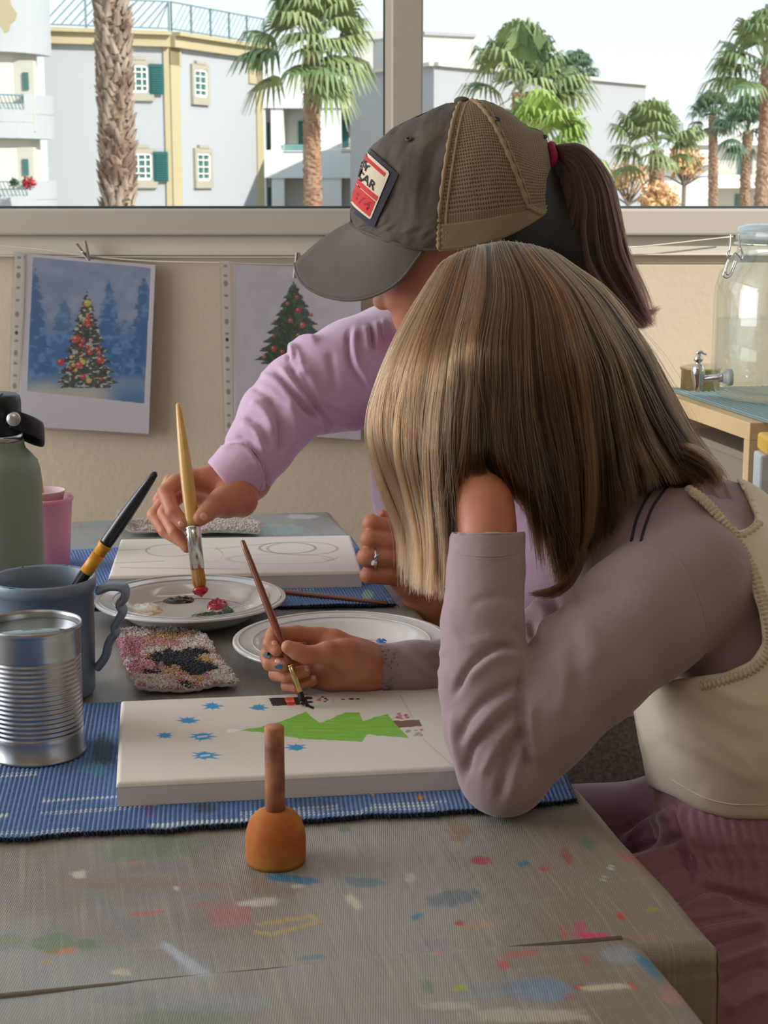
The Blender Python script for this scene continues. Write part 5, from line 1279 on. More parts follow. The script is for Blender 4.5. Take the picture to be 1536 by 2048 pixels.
# panel at the right edge
pY_ = 2.1
x0 = W(1512, 950, pY_).x
pn = thing('display_stand', 'white and pale blue upright stand with a yellow top at the right edge', 'stand', (x0 + .15, pY_, 0))
box('board', (x0, pY_ - .02, 0), (x0 + .3, pY_ + .02, W(1512, 905, pY_).z), mat('pale board', S(214, 222, 226), .6, noise=(20, .5, S(190, 205, 212))), pn, bev=.003)
box('top_edge', (x0 + .006, pY_ - .03, W(1512, 905, pY_).z), (x0 + .3, pY_ + .03, W(1512, 870, pY_).z), mat('yellow plastic', S(240, 196, 80), .5), pn, bev=.004)

# ================================================================== PEOPLE
M_skin = mat('skin', S(194, 132, 100), 0.5, sss=.2, noise=(30, .6, S(176, 104, 78)), bump=(420, .15, .0006))
M_nail = mat('nail', S(226, 164, 144), 0.3, coat=.2)
def half_px(s, p, q, lo, hi, k=.002):
    """cut away everything on the left of the line p->q (in view), inside the box"""
    (x0, y0), (x1, y1) = p, q; L = math.hypot(x1 - x0, y1 - y0)
    def f(X, Y, Z):
        Z0 = Z - CAMZ; dep = Y * cp - Z0 * sp_; up = Y * sp_ + Z0 * cp; px = 768 + F * X / dep; py = 1024 - F * up / dep
        return -(((px - x0) * (y1 - y0) - (py - y0) * (x1 - x0)) / L) * dep / F
    return s.fn(f, lo, hi, k)
def poly_px(s, P, lo, hi, k=.003):
    P = np.array(P, float)
    def f(X, Y, Z):
        Z0 = Z - CAMZ; dep = Y * cp - Z0 * sp_; up = Y * sp_ + Z0 * cp; px = 768 + F * X / dep; py = 1024 - F * up / dep
        D = np.full(px.shape, 1e9, np.float32)
        for i in range(len(P)): D = np.minimum(D, seg_d(px, py, P[i], P[(i + 1) % len(P)])[0])
        return np.where(poly_in(px, py, P), -D, D) * dep / F
    return s.fn(f, lo, hi, k)
def piece(s, h, it=1, fl=None, grow=0.0, dec=None):
    V, Q = s.build(h, grow)
    V = relax(V, Q, it)
    if fl: V = folds(V, Q, fl); V = relax(V, Q, 1, .35)
    return V, Q
def join(parts):
    V = np.vstack([p[0] for p in parts]); Q = []; n = 0
    for v, q in parts: Q.append(q + n); n += len(v)
    return V, np.vstack(Q)
def nail(parent, bv, px, py, w, h, ang):
    c, n = cast(bv, px, py, 0)
    if c is None: return
    ca, sa = math.cos(math.radians(ang)), math.sin(math.radians(ang)); V = []; Fc = []; R = 5; A = 20
    for r in range(R + 1):
        for a in range(A):
            t = 2 * math.pi * a / A; e = 0.9; X = math.copysign(abs(math.cos(t)) ** e, math.cos(t)) * w * r / R; Y = math.copysign(abs(math.sin(t)) ** e, math.sin(t)) * h * r / R
            p, _ = cast(bv, px + X * ca - Y * sa, py + X * sa + Y * ca, .0006 * (1 - (r / R) ** 4) + .0001)
            V.append(tuple(p if p is not None and (p - c).length < .02 else c))
    for r in range(R):
        for a in range(A): Fc.append([r * A + a, r * A + (a + 1) % A, (r + 1) * A + (a + 1) % A, (r + 1) * A + a])
    mesh_np('fingernail', V, Fc, M_nail, parent, True)

def strands_from(guides, N, K, seed, bulge, w_in=.012, jit=4.0, clump=9.0, ushape=None, tl=(.88, 1.0), lowf=7.0):
    """guides: list of px,py,Y polylines ordered across the sheet -> strands in space"""
    rs = np.random.RandomState(seed); KG = 40
    G = np.array([catmull(g, KG) for g in guides])            # (G,KG,3) px py Y
    nG = len(G); u = rs.rand(N) if ushape is None else ushape(rs, N)
    u = np.clip(u, 0, .9999); gi = u * (nG - 1); i0 = gi.astype(int); fr_ = (gi - i0)[:, None, None]
    ln = rs.uniform(*tl, size=N); st0 = rs.uniform(0, .03, N)
    t = st0[:, None] + (ln - st0)[:, None] * np.linspace(0, 1, K)[None, :]
    tk = np.clip(t * (KG - 1), 0, KG - 1.001); k0 = tk.astype(int); fk = (tk - k0)[..., None]
    im = np.clip(i0 - 1, 0, nG - 1); ip = np.clip(i0 + 2, 0, nG - 1)
    def at(ix): return G[ix[:, None], k0] * (1 - fk) + G[ix[:, None], k0 + 1] * fk
    p0, p1, p2, p3 = at(im), at(i0), at(i0 + 1), at(ip); f = fr_
    P = 0.5 * (2 * p1 + (-p0 + p2) * f + (2 * p0 - 5 * p1 + 4 * p2 - p3) * f * f + (-p0 + 3 * p1 - 3 * p2 + p3) * f ** 3)
    w = rs.rand(N) ** 1.3
    cl = np.floor(u * 70 + rs.normal(0, .25, N)).astype(int); cr = np.random.RandomState(seed + 1).normal(size=(160, 4)); c = cr[cl % 160]
    tt = t
    P[..., 0] += (rs.normal(0, jit, N)[:, None] + clump * c[:, 0:1] * tt + lowf * (vnoise(u[:, None] * 14 + c[:, 3:4] * .2, tt * 3, seed, 2) - .5) * 2) * (.15 + tt)
    P[..., 0] += 3.0 * np.sin(tt * (6 + 3 * c[:, 1:2]) + c[:, 2:3] * 3) * tt
    P[..., 1] += rs.normal(0, jit * .6, N)[:, None] * (.3 + tt)
    B = bulge * np.sqrt(np.clip(1 - (2 * u[:, None] - 1) ** 2, 0, 1)) * np.sin(np.clip(tt * 2.3, 0, 1) * np.pi / 2) ** .85
    P[..., 2] -= B; P[..., 2] += (w * w_in)[:, None] + .0045 * c[:, 1:2] * tt
    strands_from.tone = np.clip(.26 + .52 * sstep(.10, .38, u) + .24 * c[:, 0] + .2 * rs.normal(size=N), 0, 1)  # leftmost locks paler: light from the left put into the strand tone
    # pixel,pixel,Y -> space
    a = (P[..., 0] - 768) / F; b = (P[..., 1] - 1024) / F; dy = cp - b * sp_; s = P[..., 2] / dy
    return np.stack([a * s, P[..., 2], CAMZ + (-sp_ - b * cp) * s], -1)

# ---------------------------------------------------------------- the child
child = thing('person', 'child with light brown hair, mauve shirt and cream vest, painting with head on hand', 'person', (.31, 1.28, 0))
# right hand painting
h = SDF()
h.px([(800, 1336, 1.345, 34), (748, 1336, 1.338, 38), (705, 1326, 1.327, 41), (668, 1306, 1.325, 31)], .01)
h.px([(725, 1346, 1.333, 34), (660, 1348, 1.33, 30), (622, 1352, 1.332, 24)], .01)
h.px([(735, 1308, 1.338, 24), (668, 1282, 1.333, 20), (638, 1272, 1.333, 17)], .008)
h.px([(640, 1272, 1.333, 17), (592, 1267, 1.327, 15.5), (548, 1269, 1.316, 15.5)], .003); h.px([(548, 1269, 1.316, 15.5), (541, 1287, 1.306, 14.5), (553, 1301, 1.300, 12.5)], .003)
h.px([(640, 1300, 1.338, 18), (560, 1300, 1.328, 16), (536, 1311, 1.318, 16.5)], .002); h.px([(536, 1311, 1.318, 16.5), (540, 1326, 1.306, 15.5), (566, 1331, 1.300, 14)], .002)
h.px([(640, 1332, 1.34, 17), (575, 1335, 1.332, 16), (553, 1347, 1.322, 15.5)], .002); h.px([(553, 1347, 1.322, 15.5), (575, 1352, 1.308, 14.5), (608, 1343, 1.303, 13.5)], .002)
h.px([(645, 1356, 1.34, 15), (590, 1362, 1.333, 13.5), (575, 1371, 1.325, 13)], .002); h.px([(575, 1371, 1.325, 13), (595, 1373, 1.314, 12.5), (624, 1361, 1.309, 11.5)], .002)
h.px([(725, 1322, 1.322, 34), (690, 1310, 1.308, 28), (655, 1306, 1.298, 22)], .009); h.px([(655, 1306, 1.298, 22), (612, 1310, 1.290, 16.5), (594, 1303, 1.289, 15.5), (576, 1294, 1.288, 14)], .004)
rh = piece(h, .0012, 1)
bvh_h = bvh_of(*rh)
# left hand: wrist out of the cuff, palm and fingers under the hair against the cheek
h = SDF(); h.px([(978, 1110, 1.165, 50), (974, 1060, 1.178, 52), (968, 1010, 1.19, 52), (955, 965, 1.203, 44)], .012)
h.px([(935, 1000, 1.197, 24), (918, 970, 1.2, 15), (922, 945, 1.2, 13)], .004)
for i, (x, y, r) in enumerate(((945, 850, 13), (975, 835, 14), (1003, 845, 13), (1025, 870, 11))):
    h.px([(940 + i * 16, 960, 1.205, 18), (942 + i * 20, 905, 1.208, 15), (x, y, 1.225, r)], .003)
lh = piece(h, .002, 1)
b = SDF()
b.ell(W(1035, 760, 1.31), (.078, .068, .085), .02); b.px([(1000, 800, 1.30, 150), (940, 880, 1.285, 95), (925, 930, 1.28, 60)], .02)      # skull, jaw
b.px([(905, 790, 1.285, 20), (868, 860, 1.285, 17), (862, 875, 1.285, 20)], .008)                                                      # nose
b.px([(888, 905, 1.283, 17), (893, 925, 1.283, 16)], .006); b.ell(W(915, 800, 1.245), (.012, .006, .008), .004); b.ell(W(1050, 800, 1.235), (.02, .008, .028), .004)
b.px([(1150, 860, 1.31, 95), (1300, 960, 1.30, 85), (1410, 1080, 1.29, 110)], .03)
b.px([(1430, 1150, 1.28, 140), (1480, 1300, 1.28, 165), (1490, 1520, 1.28, 165)], .03)
b.px([(1365, 1175, 1.2, 110), (1200, 1310, 1.15, 80), (1010, 1530, 1.098, 62), (970, 1250, 1.135, 60), (974, 1090, 1.17, 50)], .02)
b.px([(1400, 1140, 1.39, 110), (1120, 1300, 1.41, 60), (960, 1338, 1.38, 46), (790, 1336, 1.342, 34)], .02)
for y in (1.19, 1.37):
    b.chain([((.31, y, .56), .08), ((-.02, y - .02, .55), .055), ((-.04, y - .02, .09), .035), ((-.12, y - .02, .05), .03)], .02)
tr = piece(b, .004, 1)
body = mesh_np('body', *join([tr, rh, lh]), M_skin, child, True)
for a in ((549, 1286, 6, 5, 10), (556, 1322, 6.5, 4.5, 5), (614, 1337, 5, 6, 0), (627, 1355, 4.5, 5, 0)): nail(child, bvh_h, *a)
M_bpt = mat('blue paint on skin', S(50, 90, 130), .5)
smear(534, 1311, 9, 8, mat('green grey paint on skin', S(80, 100, 100), .6), 3, bvh_h, child, .0004); smear(558, 1333, 8, 5, M_bpt, 4, bvh_h, child, .0007)

# shirt
M_shirt = mat('mauve cotton', S(152, 126, 132), .85, bump=(70, .35, .003), sheen=.35, weave=(420, .15))
s = SDF()
s.px([(1425, 1075, 1.28, 118), (1445, 1180, 1.28, 165), (1485, 1300, 1.28, 182), (1492, 1400, 1.28, 180)], .03)
s.px([(1425, 1180, 1.33, 150), (1490, 1400, 1.34, 170)], .03); s.px([(1425, 1180, 1.23, 140), (1490, 1400, 1.22, 165)], .03)
s.px([(1355, 1062, 1.235, 92), (1280, 1090, 1.235, 86), (1235, 1165, 1.24, 76)], .02)
s.px([(1372, 1165, 1.198, 142), (1275, 1240, 1.165, 128), (1180, 1330, 1.135, 116), (1085, 1432, 1.112, 104), (1008, 1538, 1.098, 93)], .014)
s.px([(1008, 1538, 1.098, 93), (985, 1450, 1.104, 98), (972, 1370, 1.114, 94), (965, 1250, 1.135, 83), (972, 1140, 1.16, 77), (977, 1020, 1.183, 76)], .004)
half_px(s, (800, 1064), (1200, 1062), (-.05, 1.0, .8), (.128, 1.26, 1.1), .0015)
s.cone(W(976, 1020, 1.182), W(974, 1100, 1.168), PR(69, 1.18), PR(66, 1.17), .001, 's')
s.px([(1400, 1140, 1.39, 140), (1250, 1180, 1.40, 105), (1105, 1290, 1.405, 84), (1000, 1335, 1.39, 66), (900, 1336, 1.362, 55), (830, 1336, 1.348, 50), (730, 1334, 1.336, 48)], .012)
half_px(s, (768, 1420), (745, 1270), (-.1, 1.25, .7), (.02, 1.45, .9), .001)
s.cone(W(730, 1334, 1.336), W(790, 1336, 1.342), PR(44, 1.34), PR(40, 1.34), .001, 's')
c_, r_ = -0.0040, 0.0028
FL = [([(1048, 1296), (1000, 1292), (940, 1330), (905, 1395)], c_ * 1.4, 6), ([(1040, 1316), (990, 1318), (930, 1365)], r_, 9),
      ([(1048, 1358), (976, 1398), (935, 1440), (915, 1490)], c_, 7), ([(1046, 1380), (985, 1425), (930, 1490)], r_, 9), ([(1040, 1412), (985, 1457), (945, 1500), (926, 1570)], c_, 7),
      ([(1042, 1440), (1000, 1480), (958, 1560)], r_, 9), ([(1048, 1457), (1015, 1520), (994, 1607)], c_, 7), ([(1050, 1470), (1035, 1530), (1020, 1600)], r_, 8),
      ([(1050, 1330), (1038, 1400), (1045, 1480), (1060, 1550)], c_ * 1.3, 6), ([(1062, 1400), (1065, 1470), (1075, 1530)], r_, 9), ([(905, 1420), (912, 1500), (935, 1570)], r_, 8),
      ([(900, 1240), (925, 1290), (1000, 1270)], .0014, 10), ([(930, 1210), (1000, 1190), (1040, 1210)], -.0014, 10), ([(1030, 1250), (1048, 1290)], -.002, 9),
      ([(1160, 1240), (1190, 1300), (1150, 1350)], .0015, 20), ([(1120, 1290), (1130, 1360), (1120, 1440)], .0018, 16), ([(1135, 1215), (1170, 1190), (1260, 1170)], -.0025, 16), ([(1200, 1130), (1150, 1200)], .002, 12),
      ([(1130, 1265), (1160, 1330), (1140, 1400)], -.0012, 16), ([(1100, 1540), (1200, 1440), (1280, 1380)], -.0012, 14),
      ([(800, 1290), (850, 1320), (900, 1365)], .0016, 6), ([(790, 1298), (840, 1335), (880, 1375)], -.0014, 6), ([(850, 1300), (895, 1310)], .0014, 8),
      ([(1060, 1190), (1090, 1230), (1080, 1290)], .004, 12), ([(1100, 1180), (1120, 1230)], -.004, 9), ([(1060, 1240), (1070, 1280)], -.004, 8)]
V, Q = piece(s, .0025, 1, FL); bv_s = bvh_of(V, Q)
shirt = mesh_np('shirt', V, Q, M_shirt, child, True)
M_navt = mat('navy piping', S(44, 44, 66), .8)
for P in ([(1316, 968), (1292, 1000), (1273, 1040), (1263, 1083)], [(1340, 968), (1308, 1010), (1292, 1048), (1282, 1083)]): trim('piping', bv_s, P, .0011, M_navt, shirt, 40, .0004)
trim('seam', bv_s, [(1285, 1086), (1340, 1105), (1385, 1165), (1412, 1250), (1408, 1330), (1385, 1368)], .0005, M_shirt, shirt, 60, .0002)
trim('cuff_hem', bv_s, [(903, 1106), (940, 1112), (1000, 1113), (1048, 1104)], .0006, M_shirt, shirt, 40, .0001); trim('cuff_hem', bv_s, [(903, 1112), (940, 1118), (1000, 1119), (1048, 1110)], .0004, M_shirt, shirt, 40, .0001)
trim('cuff_edge', bv_s, [(902, 1066), (940, 1068), (1000, 1068), (1048, 1066)], .0012, M_shirt, shirt, 40, -.0004)
# collar folds standing up at the nape
def flap(name, pts, Yp, m, parent, th=.0016):
    P = [W(x, y, Yq) for (x, y), Yq in zip(pts, Yp)]; n = len(P); v = [tuple(p) for p in P] + [tuple(p + Vector((0, th * 1.5, 0))) for p in P]
    o = mesh_np(name, v, [list(range(n)), list(range(2 * n - 1, n - 1, -1))] + [[i, i + n, (i + 1) % n + n, (i + 1) % n] for i in range(n)], m, parent, False); return o
flap('collar', [(1340, 1000), (1408, 950), (1440, 1050), (1400, 1060)], [1.225, 1.235, 1.23, 1.21], M_shirt, shirt); flap('collar', [(1408, 950), (1450, 965), (1490, 1010), (1496, 1075), (1430, 1075)], [1.236, 1.25, 1.26, 1.24, 1.232], M_shirt, shirt)

# vest
M_vest = mat('cream jersey', S(216, 202, 178), .85, bump=(1200, .2, .0004), sheen=.3); M_knit = mat('cream knitted edge', S(206, 190, 162), .9, bump=(700, .5, .001))
s = SDF()
s.px([(1430, 1075, 1.28, 126), (1450, 1180, 1.28, 176), (1490, 1300, 1.28, 196), (1492, 1420, 1.28, 204), (1488, 1520, 1.28, 172), (1490, 1640, 1.28, 176)], .03)
s.px([(1430, 1180, 1.335, 160), (1492, 1500, 1.345, 186)], .03); s.px([(1430, 1180, 1.225, 150), (1492, 1300, 1.215, 190), (1498, 1420, 1.212, 198), (1505, 1540, 1.215, 176)], .03)
s.px([(1365, 1062, 1.24, 98)], .02) if False else s.ball(W(1390, 1090, 1.225), PR(118, 1.22), .02)
ARM = [(1340, 950), (1352, 972), (1400, 1006), (1440, 1052), (1485, 1130), (1518, 1225), (1526, 1285), (1502, 1322), (1450, 1345), (1400, 1352), (1300, 1366), (1050, 1370), (1050, 900), (1330, 920)]
poly_px(s, ARM, (0, .9, .7), (.6, 1.262, 1.3), .002)
NECK = [(1340, 940), (1372, 966), (1412, 992), (1448, 1030), (1470, 1064), (1496, 1056), (1512, 1040), (1490, 990), (1455, 930), (1350, 900)]
poly_px(s, NECK, (0, .9, .7), (.6, 1.5, 1.3), .002)
half_px(s, (1230, 1562), (1345, 1585), (-.1, .9, .4), (.27, 1.6, .8), .002) if False else None
HEM = [(1200, 1560), (1300, 1575), (1345, 1592), (1400, 1622), (1460, 1638), (1700, 1640), (1700, 2000), (1200, 2000)]
poly_px(s, HEM, (-.1, .9, .3), (.8, 1.6, .85), .003)
FLv = [([(1300, 1440), (1380, 1490), (1470, 1540), (1536, 1570)], .0022, 14), ([(1330, 1400), (1420, 1450), (1536, 1500)], -.002, 20), ([(1420, 1370), (1480, 1400), (1536, 1410)], .002, 14), ([(1290, 1480), (1340, 1550), (1420, 1590)], -.0015, 22), ([(1380, 1440), (1460, 1500), (1536, 1560)], .0012, 12)]
V, Q = piece(s, .003, 1, FLv); bv_v = bvh_of(V, Q)
vest = mesh_np('vest', V, Q, M_vest, child, True)
trim('armhole_trim', bv_v, [(1356, 966), (1405, 997), (1450, 1046), (1498, 1122), (1532, 1222), (1541, 1290), (1512, 1334), (1456, 1358), (1404, 1372)], .0032, M_knit, vest, 260, -.0006, 10, 1.5)
trim('neck_trim', bv_v, [(1380, 968), (1420, 990), (1455, 1026), (1474, 1070), (1500, 1062), (1520, 1046)], .0024, M_knit, vest, 120, -.0005, 8, 1.1)
trim('hem_stitch', bv_v, [(1345, 1560), (1400, 1592), (1460, 1608), (1530, 1610)], .0006, M_vest, vest, 50)

# skirt
M_velvet = mat('plum velvet', S(150, 98, 116), .55, sheen=1.0, bump=(60, .1, .002)); M_velvet.node_tree.nodes['Principled BSDF'].inputs['Sheen Roughness'].default_value = .35
s = SDF()
s.px([(1494, 1480, 1.28, 160), (1496, 1560, 1.28, 176), (1500, 1640, 1.28, 192)], .02); s.px([(1500, 1540, 1.22, 150), (1500, 1640, 1.215, 180)], .02); s.chain([((.33, 1.22, .62), .095), ((.35, 1.24, .52), .13)], .03); s.chain([((.31, 1.36, .62), .09), ((.33, 1.36, .52), .12)], .03)
s.chain([((.31, 1.185, .595), .088), ((.20, 1.17, .60), .078), ((.06, 1.16, .585), .07), ((-.04, 1.16, .56), .07)], .03); s.chain([((.31, 1.38, .585), .085), ((.10, 1.38, .59), .072), ((-.04, 1.37, .56), .07)], .03)
s.chain([((.30, 1.14, .50), .09), ((.20, 1.10, .42), .10), ((.05, 1.12, .40), .09)], .04); s.chain([((.42, 1.16, .50), .09), ((.40, 1.12, .32), .12), ((.25, 1.10, .26), .13)], .04)
s.chain([((-.03, 1.16, .55), .075), ((-.05, 1.2, .25), .10)], .03)
rsf = np.random.RandomState(8); FS = []
for i in range(11):
    x = 1368 + i * 19; FS.append(([(x, 1612 + rsf.uniform(0, 10)), (x + 8, 1660), (x + 18 + rsf.uniform(-5, 5), 1708 + rsf.uniform(-10, 10))], .0042, 5.5))
for i in range(8):
    x = 1385 + i * 24; FS.append(([(x, 1700), (x + 14 + rsf.uniform(-6, 6), 1740), (x + 10, 1790)], .004, 8))
FS += [([(1345, 1592), (1352, 1640), (1370, 1700), (1380, 1740), (1400, 1765)], -.006, 7), ([(1360, 1610), (1380, 1660), (1400, 1720)], .005, 12), ([(1400, 1778), (1440, 1782), (1500, 1800), (1560, 1812)], -.009, 8), ([(1385, 1770), (1405, 1760), (1420, 1775)], .006, 8),
       ([(1240, 1690), (1290, 1650), (1345, 1625)], .005, 9), ([(1245, 1668), (1290, 1630), (1340, 1605)], -.004, 7), ([(1255, 1712), (1300, 1690), (1365, 1672)], -.006, 8), ([(1260, 1725), (1310, 1712), (1370, 1700)], .006, 9), ([(1280, 1750), (1330, 1742), (1375, 1735)], -.005, 8),
       ([(1310, 1770), (1350, 1750), (1385, 1748)], .006, 9), ([(1330, 1800), (1380, 1795), (1400, 1785)], -.005, 7), ([(1350, 1818), (1420, 1800), (1470, 1800)], .008, 10), ([(1370, 1850), (1440, 1838), (1510, 1830)], -.006, 9), ([(1390, 1870), (1460, 1850), (1536, 1842)], .006, 10),
       ([(1410, 1900), (1470, 1880), (1536, 1860)], -.006, 10), ([(1430, 1930), (1490, 1905), (1540, 1890)], .006, 11), ([(1440, 1980), (1490, 1950), (1540, 1930)], -.006, 12), ([(1450, 2020), (1500, 1990), (1540, 1975)], .006, 12)]
V, Q = piece(s, .0027, 1, FS)
mesh_np('skirt', V, Q, M_velvet, child, True)

# hair of the child
M_hairbase = mat('hair underlayer', S(70, 48, 34), .7, noise=(30, .6, S(50, 34, 24)))
s = SDF(); s.ell(W(1035, 752, 1.318), (.088, .084, .092), .01); s.px([(1040, 750, 1.315, 185), (1170, 830, 1.31, 130), (1290, 900, 1.295, 66), (1365, 935, 1.285, 34)], .012)
s.px([(850, 800, 1.29, 72), (850, 980, 1.27, 50), (853, 1110, 1.265, 24)], .03); s.px([(1140, 880, 1.24, 120), (1150, 1000, 1.225, 60), (1130, 1090, 1.21, 26)], .03); s.px([(1210, 920, 1.25, 90), (1260, 940, 1.25, 50)], .03)
V, Q = piece(s, .004, 2)
hb = mesh_np('hair', V, Q, M_hairbase, child, True)
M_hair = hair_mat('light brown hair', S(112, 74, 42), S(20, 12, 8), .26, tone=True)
GL = [
 [(885, 524, 1.31), (860, 560, 1.31), (800, 660, 1.30), (758, 760, 1.30), (742, 850, 1.295), (768, 950, 1.29), (815, 1060, 1.28), (826, 1172, 1.27)],
 [(903, 512, 1.31), (875, 560, 1.31), (820, 680, 1.30), (785, 790, 1.30), (782, 890, 1.295), (815, 990, 1.29), (842, 1080, 1.28), (842, 1186, 1.27)],
 [(922, 503, 1.31), (895, 570, 1.31), (855, 690, 1.30), (835, 800, 1.30), (835, 900, 1.295), (855, 1000, 1.29), (866, 1090, 1.28), (862, 1190, 1.27)],
 [(942, 496, 1.31), (920, 580, 1.31), (890, 700, 1.30), (878, 810, 1.30), (875, 900, 1.295), (882, 1000, 1.29), (888, 1090, 1.28), (886, 1188, 1.27)],
 [(962, 490, 1.31), (955, 580, 1.31), (935, 700, 1.30), (925, 800, 1.30), (918, 880, 1.30), (908, 930, 1.30), (900, 975, 1.30), (895, 1020, 1.30)],
 [(982, 486, 1.31), (995, 590, 1.31), (985, 710, 1.30), (985, 800, 1.30), (992, 870, 1.30), (1005, 920, 1.30), (1025, 965, 1.31), (1045, 1010, 1.31)],
 [(1004, 483, 1.31), (1040, 590, 1.31), (1045, 710, 1.30), (1055, 820, 1.30), (1070, 920, 1.30), (1090, 1010, 1.30), (1105, 1090, 1.30), (1110, 1160, 1.30)],
 [(1026, 484, 1.31), (1085, 590, 1.31), (1110, 710, 1.30), (1130, 830, 1.30), (1145, 930, 1.30), (1155, 1020, 1.30), (1155, 1090, 1.30), (1140, 1165, 1.30)],
 [(1048, 487, 1.31), (1125, 590, 1.31), (1165, 700, 1.30), (1190, 810, 1.30), (1205, 900, 1.30), (1212, 980, 1.30), (1210, 1040, 1.30), (1195, 1100, 1.30)],
 [(1072, 492, 1.31), (1160, 590, 1.31), (1215, 700, 1.30), (1245, 800, 1.30), (1265, 880, 1.30), (1280, 930, 1.29), (1290, 965, 1.29), (1295, 990, 1.29)],
 [(1096, 500, 1.31), (1190, 590, 1.31), (1255, 695, 1.30), (1295, 790, 1.30), (1325, 860, 1.30), (1350, 910, 1.30), (1370, 940, 1.30), (1385, 965, 1.30)],
 [(1120, 512, 1.31), (1215, 585, 1.31), (1290, 690, 1.31), (1335, 780, 1.31), (1370, 850, 1.31), (1400, 900, 1.31), (1425, 935, 1.31), (1440, 965, 1.31)]]
hs = strands_from(GL, 22000, 26, 5, .118, .014, 4.5, 10.0, lowf=11.0, tl=(.84, 1.0))
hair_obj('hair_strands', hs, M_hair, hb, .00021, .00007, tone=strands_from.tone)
# a crown layer closing the far side, seen from other angles
GF = [[(p[0], p[1], 1.31 + .0) for p in g] for g in GL]
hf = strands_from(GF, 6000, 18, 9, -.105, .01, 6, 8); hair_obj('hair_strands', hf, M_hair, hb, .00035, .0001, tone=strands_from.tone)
rs_ = np.random.RandomState(12)
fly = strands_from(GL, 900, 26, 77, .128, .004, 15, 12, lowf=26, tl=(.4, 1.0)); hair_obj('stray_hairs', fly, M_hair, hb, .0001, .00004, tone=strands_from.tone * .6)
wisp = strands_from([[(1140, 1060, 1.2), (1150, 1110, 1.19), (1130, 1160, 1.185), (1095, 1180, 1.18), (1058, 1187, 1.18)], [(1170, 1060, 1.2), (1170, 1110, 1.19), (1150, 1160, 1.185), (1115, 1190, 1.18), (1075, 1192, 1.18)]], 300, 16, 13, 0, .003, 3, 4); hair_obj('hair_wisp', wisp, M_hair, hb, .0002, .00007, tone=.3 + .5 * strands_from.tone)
# hair falling through at the nape towards the back
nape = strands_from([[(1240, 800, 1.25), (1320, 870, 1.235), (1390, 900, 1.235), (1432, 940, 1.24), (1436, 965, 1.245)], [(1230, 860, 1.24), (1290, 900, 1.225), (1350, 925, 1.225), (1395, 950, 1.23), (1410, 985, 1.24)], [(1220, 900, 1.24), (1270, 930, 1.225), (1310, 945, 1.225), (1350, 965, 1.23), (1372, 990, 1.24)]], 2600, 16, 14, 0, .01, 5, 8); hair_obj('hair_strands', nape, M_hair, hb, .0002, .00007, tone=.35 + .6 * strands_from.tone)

# stool
M_chair = mat('reddish chair wood', S(128, 62, 36), .45)
sto = thing('stool', 'wooden stool under the seated child', 'stool', (.34, 1.28, 0))
bmx = bmesh.new(); bmesh.ops.create_cone(bmx, cap_ends=True, segments=40, radius1=.155, radius2=.155, depth=.03, matrix=Matrix.Translation((.34, 1.28, .385))); bm_obj('seat', bmx, M_chair, sto)
for a in range(4):
    t = a * math.pi / 2 + .5; tube_obj('leg', [(.34 + .11 * math.cos(t), 1.28 + .11 * math.sin(t), .372), (.34 + .15 * math.cos(t), 1.28 + .15 * math.sin(t), 0.0)], .014, M_chair, sto, 12)

# ---------------------------------------------------------------- the woman
wom = thing('person', 'woman in a trucker cap, lilac sweatshirt and dark ponytail leaning over with a brush', 'person', (.22, 1.83, 0))
h = SDF()
h.px([(520, 925, 1.80, 33), (500, 960, 1.785, 38), (465, 981, 1.765, 45)], .012)
h.px([(470, 962, 1.77, 31), (415, 960, 1.765, 25), (378, 962, 1.76, 21)], .01); h.px([(460, 985, 1.78, 36), (405, 985, 1.785, 24), (375, 985, 1.79, 22)], .008)
h.px([(382, 958, 1.758, 20), (352, 966, 1.745, 17), (331, 985, 1.728, 16.5)], .004); h.px([(331, 985, 1.728, 16.5), (347, 1026, 1.708, 15.5), (366, 1046, 1.700, 14), (377, 1053, 1.698, 12)], .002)
h.px([(378, 975, 1.782, 18), (345, 1000, 1.768, 16), (330, 1026, 1.752, 15.5)], .003); h.px([(330, 1026, 1.752, 15.5), (350, 1064, 1.735, 14), (374, 1096, 1.725, 10.5)], .0015)
h.px([(362, 985, 1.80, 17), (325, 1010, 1.79, 15.5), (309, 1030, 1.778, 15)], .003); h.px([(309, 1030, 1.778, 15), (330, 1062, 1.765, 13.5), (362, 1084, 1.755, 11)], .0015)
h.px([(368, 968, 1.81, 15), (340, 962, 1.81, 13), (318, 1000, 1.805, 12), (330, 1040, 1.80, 11)], .002)
h.px([(480, 1000, 1.75, 36), (450, 1004, 1.73, 29), (428, 1012, 1.712, 22)], .009); h.px([(428, 1012, 1.712, 22), (414, 1024, 1.70, 18.5), (402, 1036, 1.694, 16)], .004)
rh = piece(h, .0014, 1); bvh_w = bvh_of(*rh)
h = SDF()
h.px([(905, 1255, 1.725, 50), (860, 1200, 1.705, 46), (822, 1140, 1.685, 46), (808, 1095, 1.68, 38)], .012); h.px([(830, 1100, 1.71, 40), (790, 1110, 1.715, 32), (775, 1070, 1.71, 26)], .01)
for (mx_, my_, x_, y_, r_f, Yk) in ((802, 1066, 743, 1047, 18.5, 1.672), (806, 1092, 739, 1078, 18.5, 1.662), (806, 1122, 733, 1114, 19.5, 1.656), (804, 1152, 738, 1150, 18, 1.658)):
    h.px([(mx_, my_, Yk + .018, 22), ((mx_ + x_) / 2, (my_ + y_) / 2 - 1, Yk + .006, 19), (x_, y_, Yk, r_f)], .0025); h.px([(x_, y_, Yk, r_f), (x_ + 3, y_ + 3, Yk + .035, 14), (x_ + 28, y_ + 3, Yk + .042, 12)], .0015)
h.px([(800, 1062, 1.715, 20), (779, 1040, 1.70, 13.5), (766, 1028, 1.695, 9.5)], .003)
